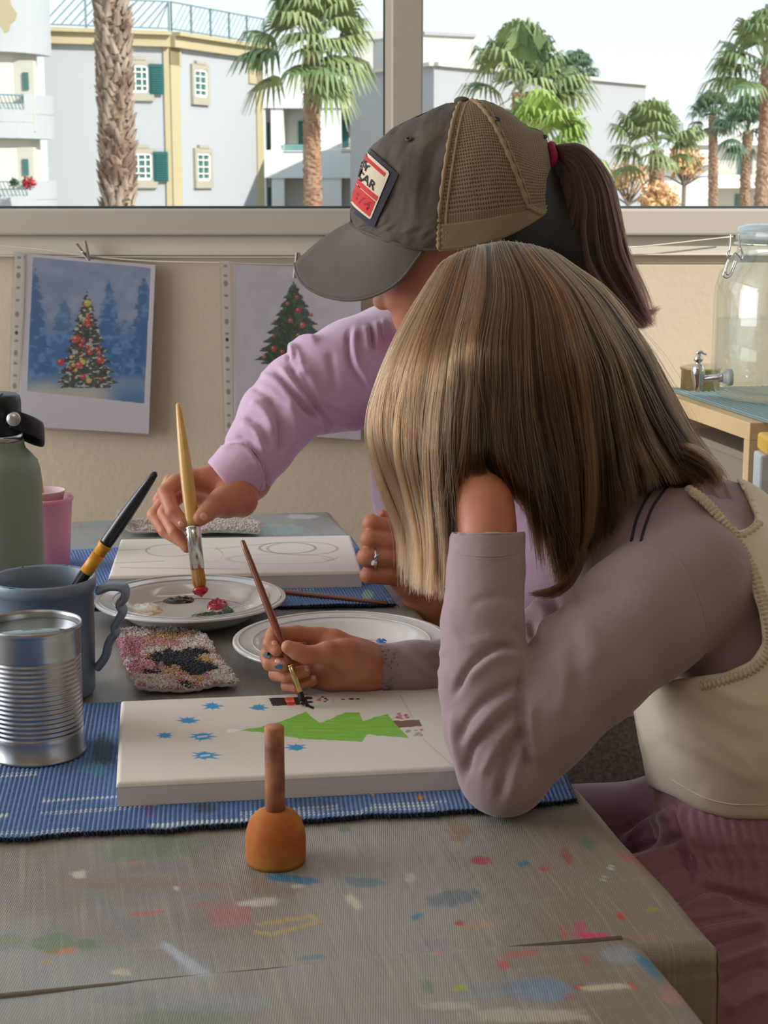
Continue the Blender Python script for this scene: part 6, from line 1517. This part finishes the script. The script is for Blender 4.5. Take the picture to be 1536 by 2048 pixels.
lh = piece(h, .0014, 1); bvh_l = bvh_of(*lh)
b = SDF()
HY = 1.80
b.ell(W(925, 435, HY), (.088, .074, .098), .02); b.px([(880, 480, HY, 118), (850, 560, HY, 82), (848, 620, HY, 52), (836, 655, HY, 34)], .02)
b.px([(800, 520, HY, 16), (780, 560, HY, 13), (764, 596, HY, 16), (763, 604, HY, 16)], .008); b.ball(W(786, 608, HY - .012), PR(14, HY), .005); b.ball(W(786, 608, HY + .012), PR(14, HY), .005)
b.px([(800, 632, HY, 15), (806, 634, HY - .015, 9)], .006); b.px([(806, 648, HY, 15), (812, 648, HY - .012, 9)], .006)
b.ell(W(812, 548, HY - .032), (.008, .012, .006), .004); b.ell(W(812, 548, HY + .032), (.008, .012, .006), .004)
b.ell(W(972, 500, HY - .078), (.018, .007, .030), .006); b.ell(W(972, 500, HY + .078), (.018, .007, .030), .006)
b.px([(930, 560, HY + .01, 66), (950, 740, 1.83, 70)], .02)
b.px([(930, 760, 1.86, 130), (960, 950, 1.83, 180), (1120, 1250, 1.82, 180), (1180, 1400, 1.82, 160)], .03)
b.px([(840, 730, 1.93, 80), (700, 755, 1.88, 56), (625, 795, 1.85, 42), (550, 870, 1.815, 34), (510, 940, 1.795, 30)], .02)
b.px([(1010, 810, 1.72, 80), (1080, 1150, 1.70, 60), (1020, 1330, 1.745, 52), (900, 1250, 1.722, 48)], .02)
for y in (1.74, 1.92): b.chain([((.24, y, .53), .09), ((-.12, y, .52), .065), ((-.14, y, .10), .045), ((-.24, y, .045), .035)], .02)
tr = piece(b, .004, 1)
body = mesh_np('body', *join([tr, rh, lh]), M_skin, wom, True)
for a in ((407, 1033, 7, 8, -25), (362, 1048, 5.5, 6.5, -35)): nail(wom, bvh_w, *a)
# ring
rc, rn = cast(bvh_l, 750, 1116, 0)
Mr = Matrix((Vector((0, 1, 0)), Vector((0, 0, 1)), Vector((1, 0, 0)))).transposed().to_4x4(); 
ringr = PR(21.5, 1.67); rY = rc.y + PR(20.3, 1.67)
rp = [W(750, 1117, rY) + Vector((.1 * ringr * math.cos(t), -ringr * math.cos(t), ringr * math.sin(t))) for t in np.linspace(0, 2 * np.pi, 49)]
ring = tube_obj('ring', rp, .0013, M_steel, wom, 8, label='silver ring on the little finger side')
ring['label'] = 'silver ring with a small stone'
bmx = bmesh.new(); bmesh.ops.create_icosphere(bmx, subdivisions=1, radius=.0036, matrix=Matrix.Translation(W(748, 1121, rY) + Vector((0, -ringr - .001, 0)))); bm_obj('gemstone', bmx, mat('clear stone', S(210, 215, 215), .05, spec=1.0, coat=1), ring)
tube_obj('twist_leaf', [W(748, 1112, rY) + Vector((0, -ringr - .001, 0)), W(754, 1106, rY) + Vector((0, -ringr - .001, 0)), W(761, 1102, rY) + Vector((0, -ringr + .001, 0))], np.array([.0014, .0013, .0004]), M_steel, ring, 8)

# sweatshirt
M_lilac = mat('lilac sweatshirt', S(200, 166, 196), .85, bump=(60, .3, .003), sheen=.4)
s = SDF()
s.px([(935, 740, 1.86, 140), (950, 850, 1.84, 185), (965, 960, 1.83, 212), (1060, 1150, 1.82, 215), (1150, 1300, 1.82, 165), (1178, 1398, 1.82, 132)], .03)
s.px([(930, 760, 1.93, 130), (1000, 1000, 1.90, 190), (1178, 1390, 1.90, 130)], .03); s.px([(1000, 790, 1.75, 120), (1090, 1150, 1.72, 150), (1180, 1395, 1.75, 128)], .03)
s.px([(880, 730, 1.92, 118), (790, 722, 1.92, 112), (715, 745, 1.89, 106), (655, 768, 1.87, 98)], .012)
s.px([(655, 768, 1.87, 98), (600, 790, 1.85, 84), (555, 835, 1.825, 78), (522, 890, 1.803, 68), (492, 932, 1.787, 63)], .006)
s.px([(492, 932, 1.787, 63), (430, 1000, 1.766, 63)], .003)
half_px(s, (403, 905), (512, 1045), (-.4, 1.6, .8), (-.05, 1.9, 1.1), .001) if False else half_px(s, (506, 1034), (406, 916), (-.4, 1.6, .8), (-.05, 1.9, 1.1), .001)
s.cone(W(430, 1000, 1.766), W(486, 938, 1.786), PR(58, 1.77), PR(52, 1.77), .001, 's')
s.px([(1010, 820, 1.72, 95), (1085, 1150, 1.70, 78), (1040, 1330, 1.74, 66), (960, 1300, 1.735, 60)], .02)
K1 = -.0062; K2 = .0050
FW = [([(548, 738), (592, 794), (637, 845)], K1 * 1.4, 5), ([(575, 728), (612, 782), (645, 835)], K1 * 1.2, 5), ([(600, 745), (625, 790), (650, 842)], K1, 4.5), ([(560, 732), (602, 790), (640, 838)], K2, 5), ([(590, 735), (618, 782), (648, 830)], K2, 5),
      ([(578, 712), (590, 690), (612, 682), (640, 680)], K2 * 1.5, 8), ([(575, 702), (582, 730), (592, 745)], K1, 4), ([(588, 745), (580, 722), (594, 700), (606, 740), (612, 765)], K2 * .8, 4),
      ([(700, 655), (696, 680), (703, 730), (735, 785)], K1 * .8, 4), ([(712, 650), (708, 690), (716, 730), (745, 775)], K2 * .8, 5), ([(730, 650), (738, 700)], K2 * .6, 5), ([(752, 640), (757, 695)], K2 * .6, 5), ([(742, 645), (747, 700)], K1 * .5, 4), ([(766, 635), (770, 680)], K2 * .5, 4),
      ([(608, 725), (640, 790), (700, 825)], K2 * .7, 10), ([(660, 700), (668, 760), (668, 790)], K1 * .5, 8), ([(650, 830), (700, 850), (735, 845)], K2, 9), ([(630, 840), (645, 860), (662, 848)], K2 * 1.2, 6),
      ([(530, 790), (556, 830), (566, 880), (562, 915)], K1 * 1.5, 8), ([(500, 800), (530, 825), (548, 870)], K2, 8), ([(488, 830), (520, 850), (540, 900)], K1 * .9, 6), ([(478, 845), (510, 862), (530, 910)], K2 * .8, 6), ([(470, 868), (500, 882), (522, 925)], K1 * .7, 5), ([(575, 800), (590, 850), (585, 900)], K2, 9), ([(500, 770), (540, 790), (575, 830)], K1 * .7, 7), ([(520, 745), (560, 770), (590, 815)], K2 * .8, 7),
      ([(432, 895), (462, 880), (500, 892), (530, 935), (536, 985)], K1 * .9, 3.2), ([(437, 903), (467, 889), (500, 903), (522, 945)], K2 * .5, 5),
      ([(1190, 1500), (1250, 1512), (1310, 1505)], -.001, 5)]
V, Q = piece(s, .0026, 1, FW)
sw = mesh_np('sweatshirt', V, Q, M_lilac, wom, True); bv_w = bvh_of(V, Q)
trim('cuff_seam', bv_w, [(417, 914), (439, 895), (469, 887), (502, 896), (522, 920), (528, 950), (520, 985)], .0011, M_lilac, sw, 60, .0002)
# trousers
M_grey = mat('charcoal marl', S(84, 78, 78), .9, noise=(260, .9, S(120, 112, 108)), bump=(300, .3, .001))
s = SDF(); s.px([(1190, 1500, 1.82, 128)], .02) if False else s.ball(W(1195, 1545, 1.82), PR(135, 1.82), .02)
for y in (1.735, 1.92): s.chain([((.24, y, .53), .112), ((.0, y, .53), .095), ((-.12, y, .52), .082), ((-.14, y, .12), .06)], .02)
V, Q = piece(s, .004, 2); mesh_np('trousers', V, Q, M_grey, wom, True)
ch = thing('wooden_chair', 'reddish wooden chair the woman sits on', 'chair', (.28, 1.83, 0))
bmx = bmesh.new(); bm_box(bmx, (.06, 1.62, .395), (.42, 2.04, .42), bev=.006); bm_obj('seat', bmx, M_chair, ch)
for (x, y) in ((.09, 1.65), (.39, 1.65), (.09, 2.01), (.39, 2.01)): bmx = bmesh.new(); bm_box(bmx, (x - .018, y - .018, 0), (x + .018, y + .018, .395), bev=.003); bm_obj('leg', bmx, M_chair, ch)
for y in (1.65, 2.01): bmx = bmesh.new(); bm_box(bmx, (.38, y - .018, .42), (.41, y + .018, .80), bev=.003); bm_obj('back_post', bmx, M_chair, ch)
bmx = bmesh.new(); bm_box(bmx, (.385, 1.64, .70), (.405, 2.02, .79), bev=.004); bm_obj('back_rail', bmx, M_chair, ch)

# hair of the woman
M_wb = mat('dark hair underlayer', S(34, 26, 26), .6)
s = SDF(); s.ell(W(955, 425, HY), (.090, .078, .098), .02); s.px([(1000, 470, HY, 90), (1080, 470, HY, 60), (1110, 430, HY, 30)], .03)
s.px([(1118, 330, HY, 15), (1156, 345, HY, 28), (1180, 420, HY, 40), (1198, 520, HY, 38), (1230, 595, HY, 24), (1255, 640, HY, 10)], .012); s.px([(1090, 470, HY, 46), (1150, 500, HY, 56), (1190, 580, HY, 50)], .03)
V, Q = piece(s, .004, 2); wh = mesh_np('hair', V, Q, M_wb, wom, True)
M_hd = hair_mat('dark brown hair', S(26, 17, 18), S(70, 36, 26), .3)
PG = [[(1106, 318, HY), (1118, 345, HY), (1112, 390, HY), (1085, 430, HY), (1080, 480, HY), (1120, 540, HY), (1190, 600, HY), (1240, 640, HY)],
      [(1106, 310, HY), (1135, 345, HY), (1140, 400, HY), (1125, 450, HY), (1130, 510, HY), (1170, 570, HY), (1220, 620, HY), (1262, 655, HY)],
      [(1106, 304, HY), (1150, 330, HY), (1172, 400, HY), (1170, 460, HY), (1180, 520, HY), (1210, 575, HY), (1245, 620, HY), (1276, 655, HY)],
      [(1106, 298, HY), (1160, 308, HY), (1198, 370, HY), (1210, 440, HY), (1222, 510, HY), (1246, 570, HY), (1266, 620, HY), (1282, 655, HY)],
      [(1106, 292, HY), (1165, 292, HY), (1215, 350, HY), (1236, 430, HY), (1250, 500, HY), (1268, 560, HY), (1280, 610, HY), (1280, 650, HY)]]
hair_obj('ponytail', strands_from(PG, 12000, 22, 31, .036, .016, 4, 8), M_hd, wh, .00022, .00007)
hair_obj('ponytail', strands_from(PG, 3000, 18, 32, -.03, .01, 3.5, 6), M_hd, wh, .00028, .00007)
hair_obj('stray_hairs', strands_from(PG, 200, 22, 33, .03, .01, 10, 16, lowf=20), M_hd, wh, .00009, .00004)
hair_obj('stray_hairs', strands_from([[(1262, 585, HY), (1272, 610, HY), (1292, 622, HY), (1322, 612, HY)], [(1262, 600, HY), (1274, 620, HY), (1300, 630, HY), (1318, 618, HY)]], 70, 12, 34, 0, .004, 2, 2), M_hd, wh, .00014, .00005)
NG = [[(980, 455, HY), (1000, 480, HY), (1040, 500, HY)], [(1010, 450, HY), (1060, 470, HY), (1100, 520, HY)], [(1060, 430, HY), (1110, 450, HY), (1150, 520, HY)]]
hair_obj('nape_hair', strands_from(NG, 1500, 12, 35, .03, .02, 4, 4) , M_hd, wh, .0002, .00007)
wtie = [W(1100, 292, HY), W(1103, 305, HY), W(1104, 322, HY), W(1100, 338, HY)]
M_crim = mat('crimson hair tie', S(150, 24, 76), .7, bump=(300, .4, .001))
a = np.linspace(0, 2 * np.pi, 41); tc_ = W(1103, 314, HY)
tube_obj('hair_tie', [(tc_.x + .0015 * math.sin(i * 3), tc_.y + .012 * math.sin(i), tc_.z + .0125 * math.cos(i)) for i in a], .0042, M_crim, wh, 10)

# cap ------------------------------------------------------------
M_capf = mat('washed canvas cap', S(94, 84, 76), .9, noise=(24, .8, S(72, 66, 62)), bump=(500, .3, .0008)); M_brim = mat('cap brim cloth', S(98, 90, 82), .85, noise=(26, .5, S(84, 78, 72)), bump=(700, .2, .0006))
M_seam = mat('tan cap seam', S(150, 130, 98), .9, bump=(600, .5, .001)); M_solid = mat('tan cap band', S(138, 120, 92), .9, bump=(600, .3, .0006))
M_net = bpy.data.materials.new('tan cap netting'); M_net.use_nodes = True
n = M_net.node_tree; pb_ = n.nodes['Principled BSDF']; pb_.inputs['Roughness'].default_value = .85
uvn = n.nodes.new('ShaderNodeAttribute'); uvn.attribute_name = 'Pat'; vor = n.nodes.new('ShaderNodeTexVoronoi'); vor.inputs['Scale'].default_value = 330; vor.inputs['Randomness'].default_value = 0.12
rp_ = n.nodes.new('ShaderNodeValToRGB'); rp_.color_ramp.elements[0].position = .22; rp_.color_ramp.elements[0].color = (*S(70, 58, 46), 1); rp_.color_ramp.elements[1].position = .4; rp_.color_ramp.elements[1].color = (*S(140, 120, 92), 1)
n.links.new(uvn.outputs['Vector'], vor.inputs['Vector']); n.links.new(vor.outputs['Distance'], rp_.inputs[0]); n.links.new(rp_.outputs[0], pb_.inputs['Base Color'])
CY = HY
OUT = [(702, 446), (702, 415), (714, 372), (736, 308), (780, 264), (832, 235), (892, 213), (960, 203), (1010, 223), (1052, 254), (1086, 270), (1103, 330), (1112, 400)]
Oc = catmull([(x, y, 0) for x, y in OUT], 121)[:, :2]
Fp, Bp = np.array((706.0, 450.0)), np.array((1108.0, 402.0)); FBd = Bp - Fp
def cap_pt(t, be, off=0.0):
    """t along the outline front to back, be 0 at the crest .. 1 at the side, up to 1.5 down the skirt; sign = side"""
    i = min(max(t, 0), 1) * 120; k = min(int(i), 119); o = Oc[k] * (1 - (i - k)) + Oc[k + 1] * (i - k)
    s = float(np.clip(((o - Fp) @ FBd) / (FBd @ FBd), .0, 1.0)); q = Fp + FBd * s
    sg = 1 if be >= 0 else -1; ab = abs(be); th = min(ab, 1) * math.pi / 2
    w = .083 * (max(0, 1 - abs(2 * s - 1) ** 2.6)) ** .5 + .004
    P3 = W(o[0], o[1], CY); Q3 = W(q[0], q[1], CY); hv = P3 - Q3
    p = Q3 + hv * math.cos(th) ** .9 + Vector((0, -sg * w * math.sin(th) ** .9, 0))
    if ab > 1: p += Vector((0, 0, -1)) * PR((ab - 1) / .5 * 62 * math.sin(math.pi * min(max(s, .02), .98)) ** .8, CY)
    if off:
        n_ = (hv.normalized() * math.cos(th) + Vector((0, -sg * math.sin(th), 0))); p += n_ * off
    return p
def tb(be):   # boundary between the canvas front and the netting
    return .535 - .03 * 0 - .115 * min(abs(be), 1.0) ** 1.2
capo = bpy.data.objects.new('cap', None); COL.objects.link(capo); capo.parent = wom; capo.location = W(900, 450, CY); capo.matrix_parent_inverse = Matrix.Translation(Vector((.22, 1.83, 0))).inverted(); capo['label'] = 'grey brown trucker cap with tan netting'
def cap_grid(name, t0f, t1f, b0, b1, m, nt_=60, nb=90, wr=0.0, net=False, off=0.0, seed=3):
    V = []; U = []
    bs = np.linspace(b0, b1, nb)
    for be in bs:
        for j in range(nt_):
            t = t0f(be) + (t1f(be) - t0f(be)) * j / (nt_ - 1); p = cap_pt(t, be, off + (wr * (float(vnoise(t * 26 + be * 3, be * 5 + t * 8, seed, 3)) - .5) if wr else 0)); V.append(tuple(p)); U.append((t * .42, be * .135, 0))
    idx = np.arange(nb * nt_).reshape(nb, nt_); q = np.stack([idx[:-1, :-1], idx[1:, :-1], idx[1:, 1:], idx[:-1, 1:]], -1).reshape(-1, 4)
    o = mesh_np(name, np.array(V), q, m, capo, True)
    if net:
        a = o.data.attributes.new('Pat', 'FLOAT_VECTOR', 'POINT'); a.data.foreach_set('vector', np.array(U, dtype=np.float32).ravel())
    md = o.modifiers.new('thick', 'SOLIDIFY'); md.thickness = .0014; md.offset = 0
    return np.array(V), q
bvh_cap = cap_grid('front_panel', lambda b: 0.0, tb, -1.5, 1.5, M_capf, 60, 110, .007); bvh_cap = bvh_of(*bvh_cap)
cap_grid('net_panel', tb, lambda b: 1.0, -1.5, 1.5, M_net, 70, 110, .0015, True)
cap_grid('net_band', lambda b: tb(b) + .004, lambda b: .995, 1.12, 1.5, M_solid, 60, 16, .001, False, .0012); cap_grid('net_band', lambda b: tb(b) + .004, lambda b: .995, -1.5, -1.12, M_solid, 60, 16, .001, False, .0012)
def cap_line(name, f, r, m, n=50, off=.001, wob=0.0):
    P = [list(cap_pt(*f(i / (n - 1)), off)) for i in range(n)]; rr = r * (1 + wob * np.sin(np.arange(n) * 1.7)); tube_obj(name, P, rr, m, capo, 8, flat=None)
for sg in (1, -1):
    cap_line('seam_tape', lambda u: (tb(sg * u * 1.5), sg * u * 1.5), .0024, M_seam, 60, .0006, .25)
    cap_line('seam_tape', lambda u: (tb(sg * u * 1.5) + .022, sg * u * 1.5), .0014, M_seam, 60, .0006, .25)
    cap_line('seam_tape', lambda u: (.56 + .20 * u ** 1.1, sg * (.05 + 1.4 * u)), .0026, M_seam, 60, .0006, .3)
    cap_line('seam_tape', lambda u: (.575 + .20 * u ** 1.1, sg * (.05 + 1.4 * u)), .0016, M_seam, 60, .0006, .3)
    cap_line('seam_tape', lambda u: (tb(0) + (.99 - tb(0)) * u, sg * .03), .0014, M_seam, 60, .0004, .2)
    cap_line('stitching', lambda u: (tb(0) * (1 - u) * .98 + .02, sg * .02), .0006, M_capf, 60, .0004)
    cap_line('sweatband', lambda u: (.005 + (tb(1.5) - .01) * u, sg * 1.5), .0016, M_capf, 60, .0002)
    cap_line('sweatband', lambda u: (tb(1.5) + (.995 - tb(1.5)) * u, sg * 1.5), .0016, M_solid, 60, .0002)
bmx = bmesh.new(); bmesh.ops.create_uvsphere(bmx, u_segments=20, v_segments=12, radius=.0085, matrix=Matrix.Translation(cap_pt(tb(0), .02, .002)) @ Matrix.Diagonal((1, 1, .55, 1))); bm_obj('button', bmx, M_capf, capo, True)
def disc(name, t, be, r, m, hole=True):
    c = cap_pt(t, be, .0006); n_ = (c - cap_pt(t, be, 0)).normalized(); Mq = z_to(c, c + n_); a = np.linspace(0, 2 * np.pi, 25)
    tube_obj(name, [Mq @ Vector((r * math.cos(i), r * math.sin(i), 0)) for i in a], r * .5, m, capo, 8)
    if hole: lathe_obj(name + '_hole', [(0, .0003), (r * .7, .0003), (r * .7, -.0003), (0, -.0003)], mat('dark hole', S(24, 28, 40), .9), capo, M=Mq, seg=20)
for sg in (1, -1):
    disc('eyelet', tb(0) + .085, sg * .40, .0032, mat('navy eyelet', S(44, 52, 66), .7)); disc('eyelet', .36, sg * .42, .0026, M_capf); disc('eyelet', .80, sg * .22, .0028, mat('navy eyelet 2', S(50, 56, 66), .7))
# back strap edge
cap_line('back_edge', lambda u: (.985, 1.5 - 3 * u), .0016, M_solid, 60, .0004)
# brim
inn = lambda u: (704 + 140 * abs(u) ** 1.8, 444 + 54 * abs(u) ** 1.2)
OB = catmull([(590, 528, 0), (596, 552, 0), (614, 574, 0), (650, 592, 0), (700, 600, 0), (750, 590, 0), (800, 560, 0), (846, 500, 0)], 41)
V = []; nu, nv = 81, 26
for i in range(nu):
    u = -1 + 2 * i / (nu - 1); a = abs(u); k = a * 40; k0 = min(int(k), 39); ob = OB[k0] * (1 - (k - k0)) + OB[k0 + 1] * (k - k0); ib = inn(u)
    lat = .082 * math.sin(a * math.pi / 2) ** 1.0 * (1 if u >= 0 else -1)
    for j in range(nv):
        v_ = j / (nv - 1); x = ib[0] * (1 - v_) + ob[0] * v_; y = ib[1] * (1 - v_) + ob[1] * v_; y -= 9 * math.sin(math.pi * v_) * (1 - a)
        ll = lat * (1 - .12 * v_ * (1 - a)); V.append(tuple(W(x, y, CY - ll)))
idx = np.arange(nu * nv).reshape(nu, nv); q = np.stack([idx[:-1, :-1], idx[1:, :-1], idx[1:, 1:], idx[:-1, 1:]], -1).reshape(-1, 4)
br_ = mesh_np('brim', np.array(V), q, M_brim, capo, True); md = br_.modifiers.new('thick', 'SOLIDIFY'); md.thickness = .0028; md.offset = 0
edge = [V[i * nv + nv - 1] for i in range(nu)]; tube_obj('brim_edge', edge, .0019, M_brim, capo, 8); tube_obj('brim_seam', [V[i * nv + 1] for i in range(4, nu - 4)], .0016, M_capf, capo, 8)
# patch: worn advertising patch, two lines of block letters and a red field
_pt = np.linspace(0, .42, 150); _pb = np.linspace(0, 1.3, 110); _pg = np.array([[list(cap_pt(t, be_)) for be_ in _pb] for t in _pt]); _gx, _gy = proj(_pg)
_pc = {}
def patch_tb(k, b):
    x0, y0 = 700 + (733 - 700) * b, 412 + (312 - 412) * b; x1, y1 = 741 + (780 - 741) * b, 440 + (350 - 440) * b
    x, y = x0 + (x1 - x0) * k, y0 + (y1 - y0) * k
    if k < .04: j = np.argmin(np.abs(_gy[:, 0] - y)); return _pt[j], 0.0
    d = (_gx - x) ** 2 + (_gy - y) ** 2; w = np.exp(-(d - d.min()) / 3.0); w /= w.sum(); return float((w * _pt[:, None]).sum()), float((w * _pb[None, :]).sum())
def patch_pt(a, b, off):       # a across (0..1 left to right for someone facing her), b upwards; the far half mirrors the near half
    k = abs(2 * a - 1); t, be_ = patch_tb(k, b); return cap_pt(t, be_ if a >= .5 else -be_, off + .002)
def patch_poly(name, pts, m, off, sub=6):
    P = []; n_ = len(pts)
    for i in range(n_):
        for k in range(sub): x = pts[i][0] + (pts[(i + 1) % n_][0] - pts[i][0]) * k / sub; y = pts[i][1] + (pts[(i + 1) % n_][1] - pts[i][1]) * k / sub; P.append((x, y))
    me = bpy.data.meshes.new(name); bm = bmesh.new(); vs = [bm.verts.new((x, y, 0)) for x, y in P]; bm.faces.new(vs)
    bmesh.ops.triangulate(bm, faces=bm.faces); 
    for _ in range(3): bmesh.ops.subdivide_edges(bm, edges=[e for e in bm.edges if e.calc_length() > .06], cuts=1); bmesh.ops.triangulate(bm, faces=bm.faces)
    for v in bm.verts: v.co = patch_pt(v.co.x, v.co.y, off)
    bm.to_mesh(me); bm.free(); return link(name, me, m, capo, True)
M_pw = mat('patch cream', S(206, 192, 166), .9, bump=(900, .4, .0004)); M_pr = mat('patch red', S(190, 56, 52), .9, bump=(900, .4, .0004)); M_pk = mat('patch black', S(46, 42, 44), .9); M_pn = mat('frayed navy backing', S(58, 54, 66), .95, bump=(500, .6, .001)); M_pd = mat('patch dark red', S(140, 34, 48), .9)
patch_poly('patch_backing', [(-.12, -.10), (1.12, -.10), (1.14, 1.10), (-.12, 1.12)], M_pn, .0016)
pth = patch_poly('patch', [(.0, .03), (.03, 0), (.97, 0), (1, .03), (1, .97), (.97, 1), (.03, 1), (0, .97)], M_pw, .0028)
patch_poly('red_stripe', [(.06, .86), (.94, .86), (.94, .93), (.06, .93)], M_pr, .0033); patch_poly('red_stripe', [(.03, .37), (.97, .37), (.97, .46), (.03, .46)], M_pr, .0033)
patch_poly('red_field', [(.36, .04), (.96, .04), (.96, .35), (.36, .35)], M_pr, .0033); patch_poly('dark_field', [(.05, .04), (.33, .04), (.33, .22), (.05, .22)], M_pd, .0033)
def patch_text(txt, x0, x1, y0, y1, m, off=.0036):
    cu = bpy.data.curves.new('lettering', 'FONT'); cu.body = txt; cu.size = 1; cu.resolution_u = 3; cu.offset = .02
    o = bpy.data.objects.new('lettering', cu); COL.objects.link(o); bpy.context.view_layer.update(); dg = bpy.context.evaluated_depsgraph_get(); me = bpy.data.meshes.new_from_object(o.evaluated_get(dg)); bpy.data.objects.remove(o)
    xs = [v.co.x for v in me.vertices]; ys = [v.co.y for v in me.vertices]; bm = bmesh.new(); bm.from_mesh(me)
    for v in bm.verts: v.co = patch_pt(x0 + (x1 - x0) * (v.co.x - min(xs)) / (max(xs) - min(xs)), y0 + (y1 - y0) * (v.co.y - min(ys)) / (max(ys) - min(ys)), off)
    bm.to_mesh(me); bm.free(); link('lettering', me, m, pth, False)
patch_text('RUSTY', .08, .66, .68, .83, M_pk); patch_text('DOLLAR', .08, .86, .49, .65, M_pk); patch_text('MADE', .06, .33, .25, .34, M_pk); patch_text('1874', .42, .9, .10, .28, M_pd)
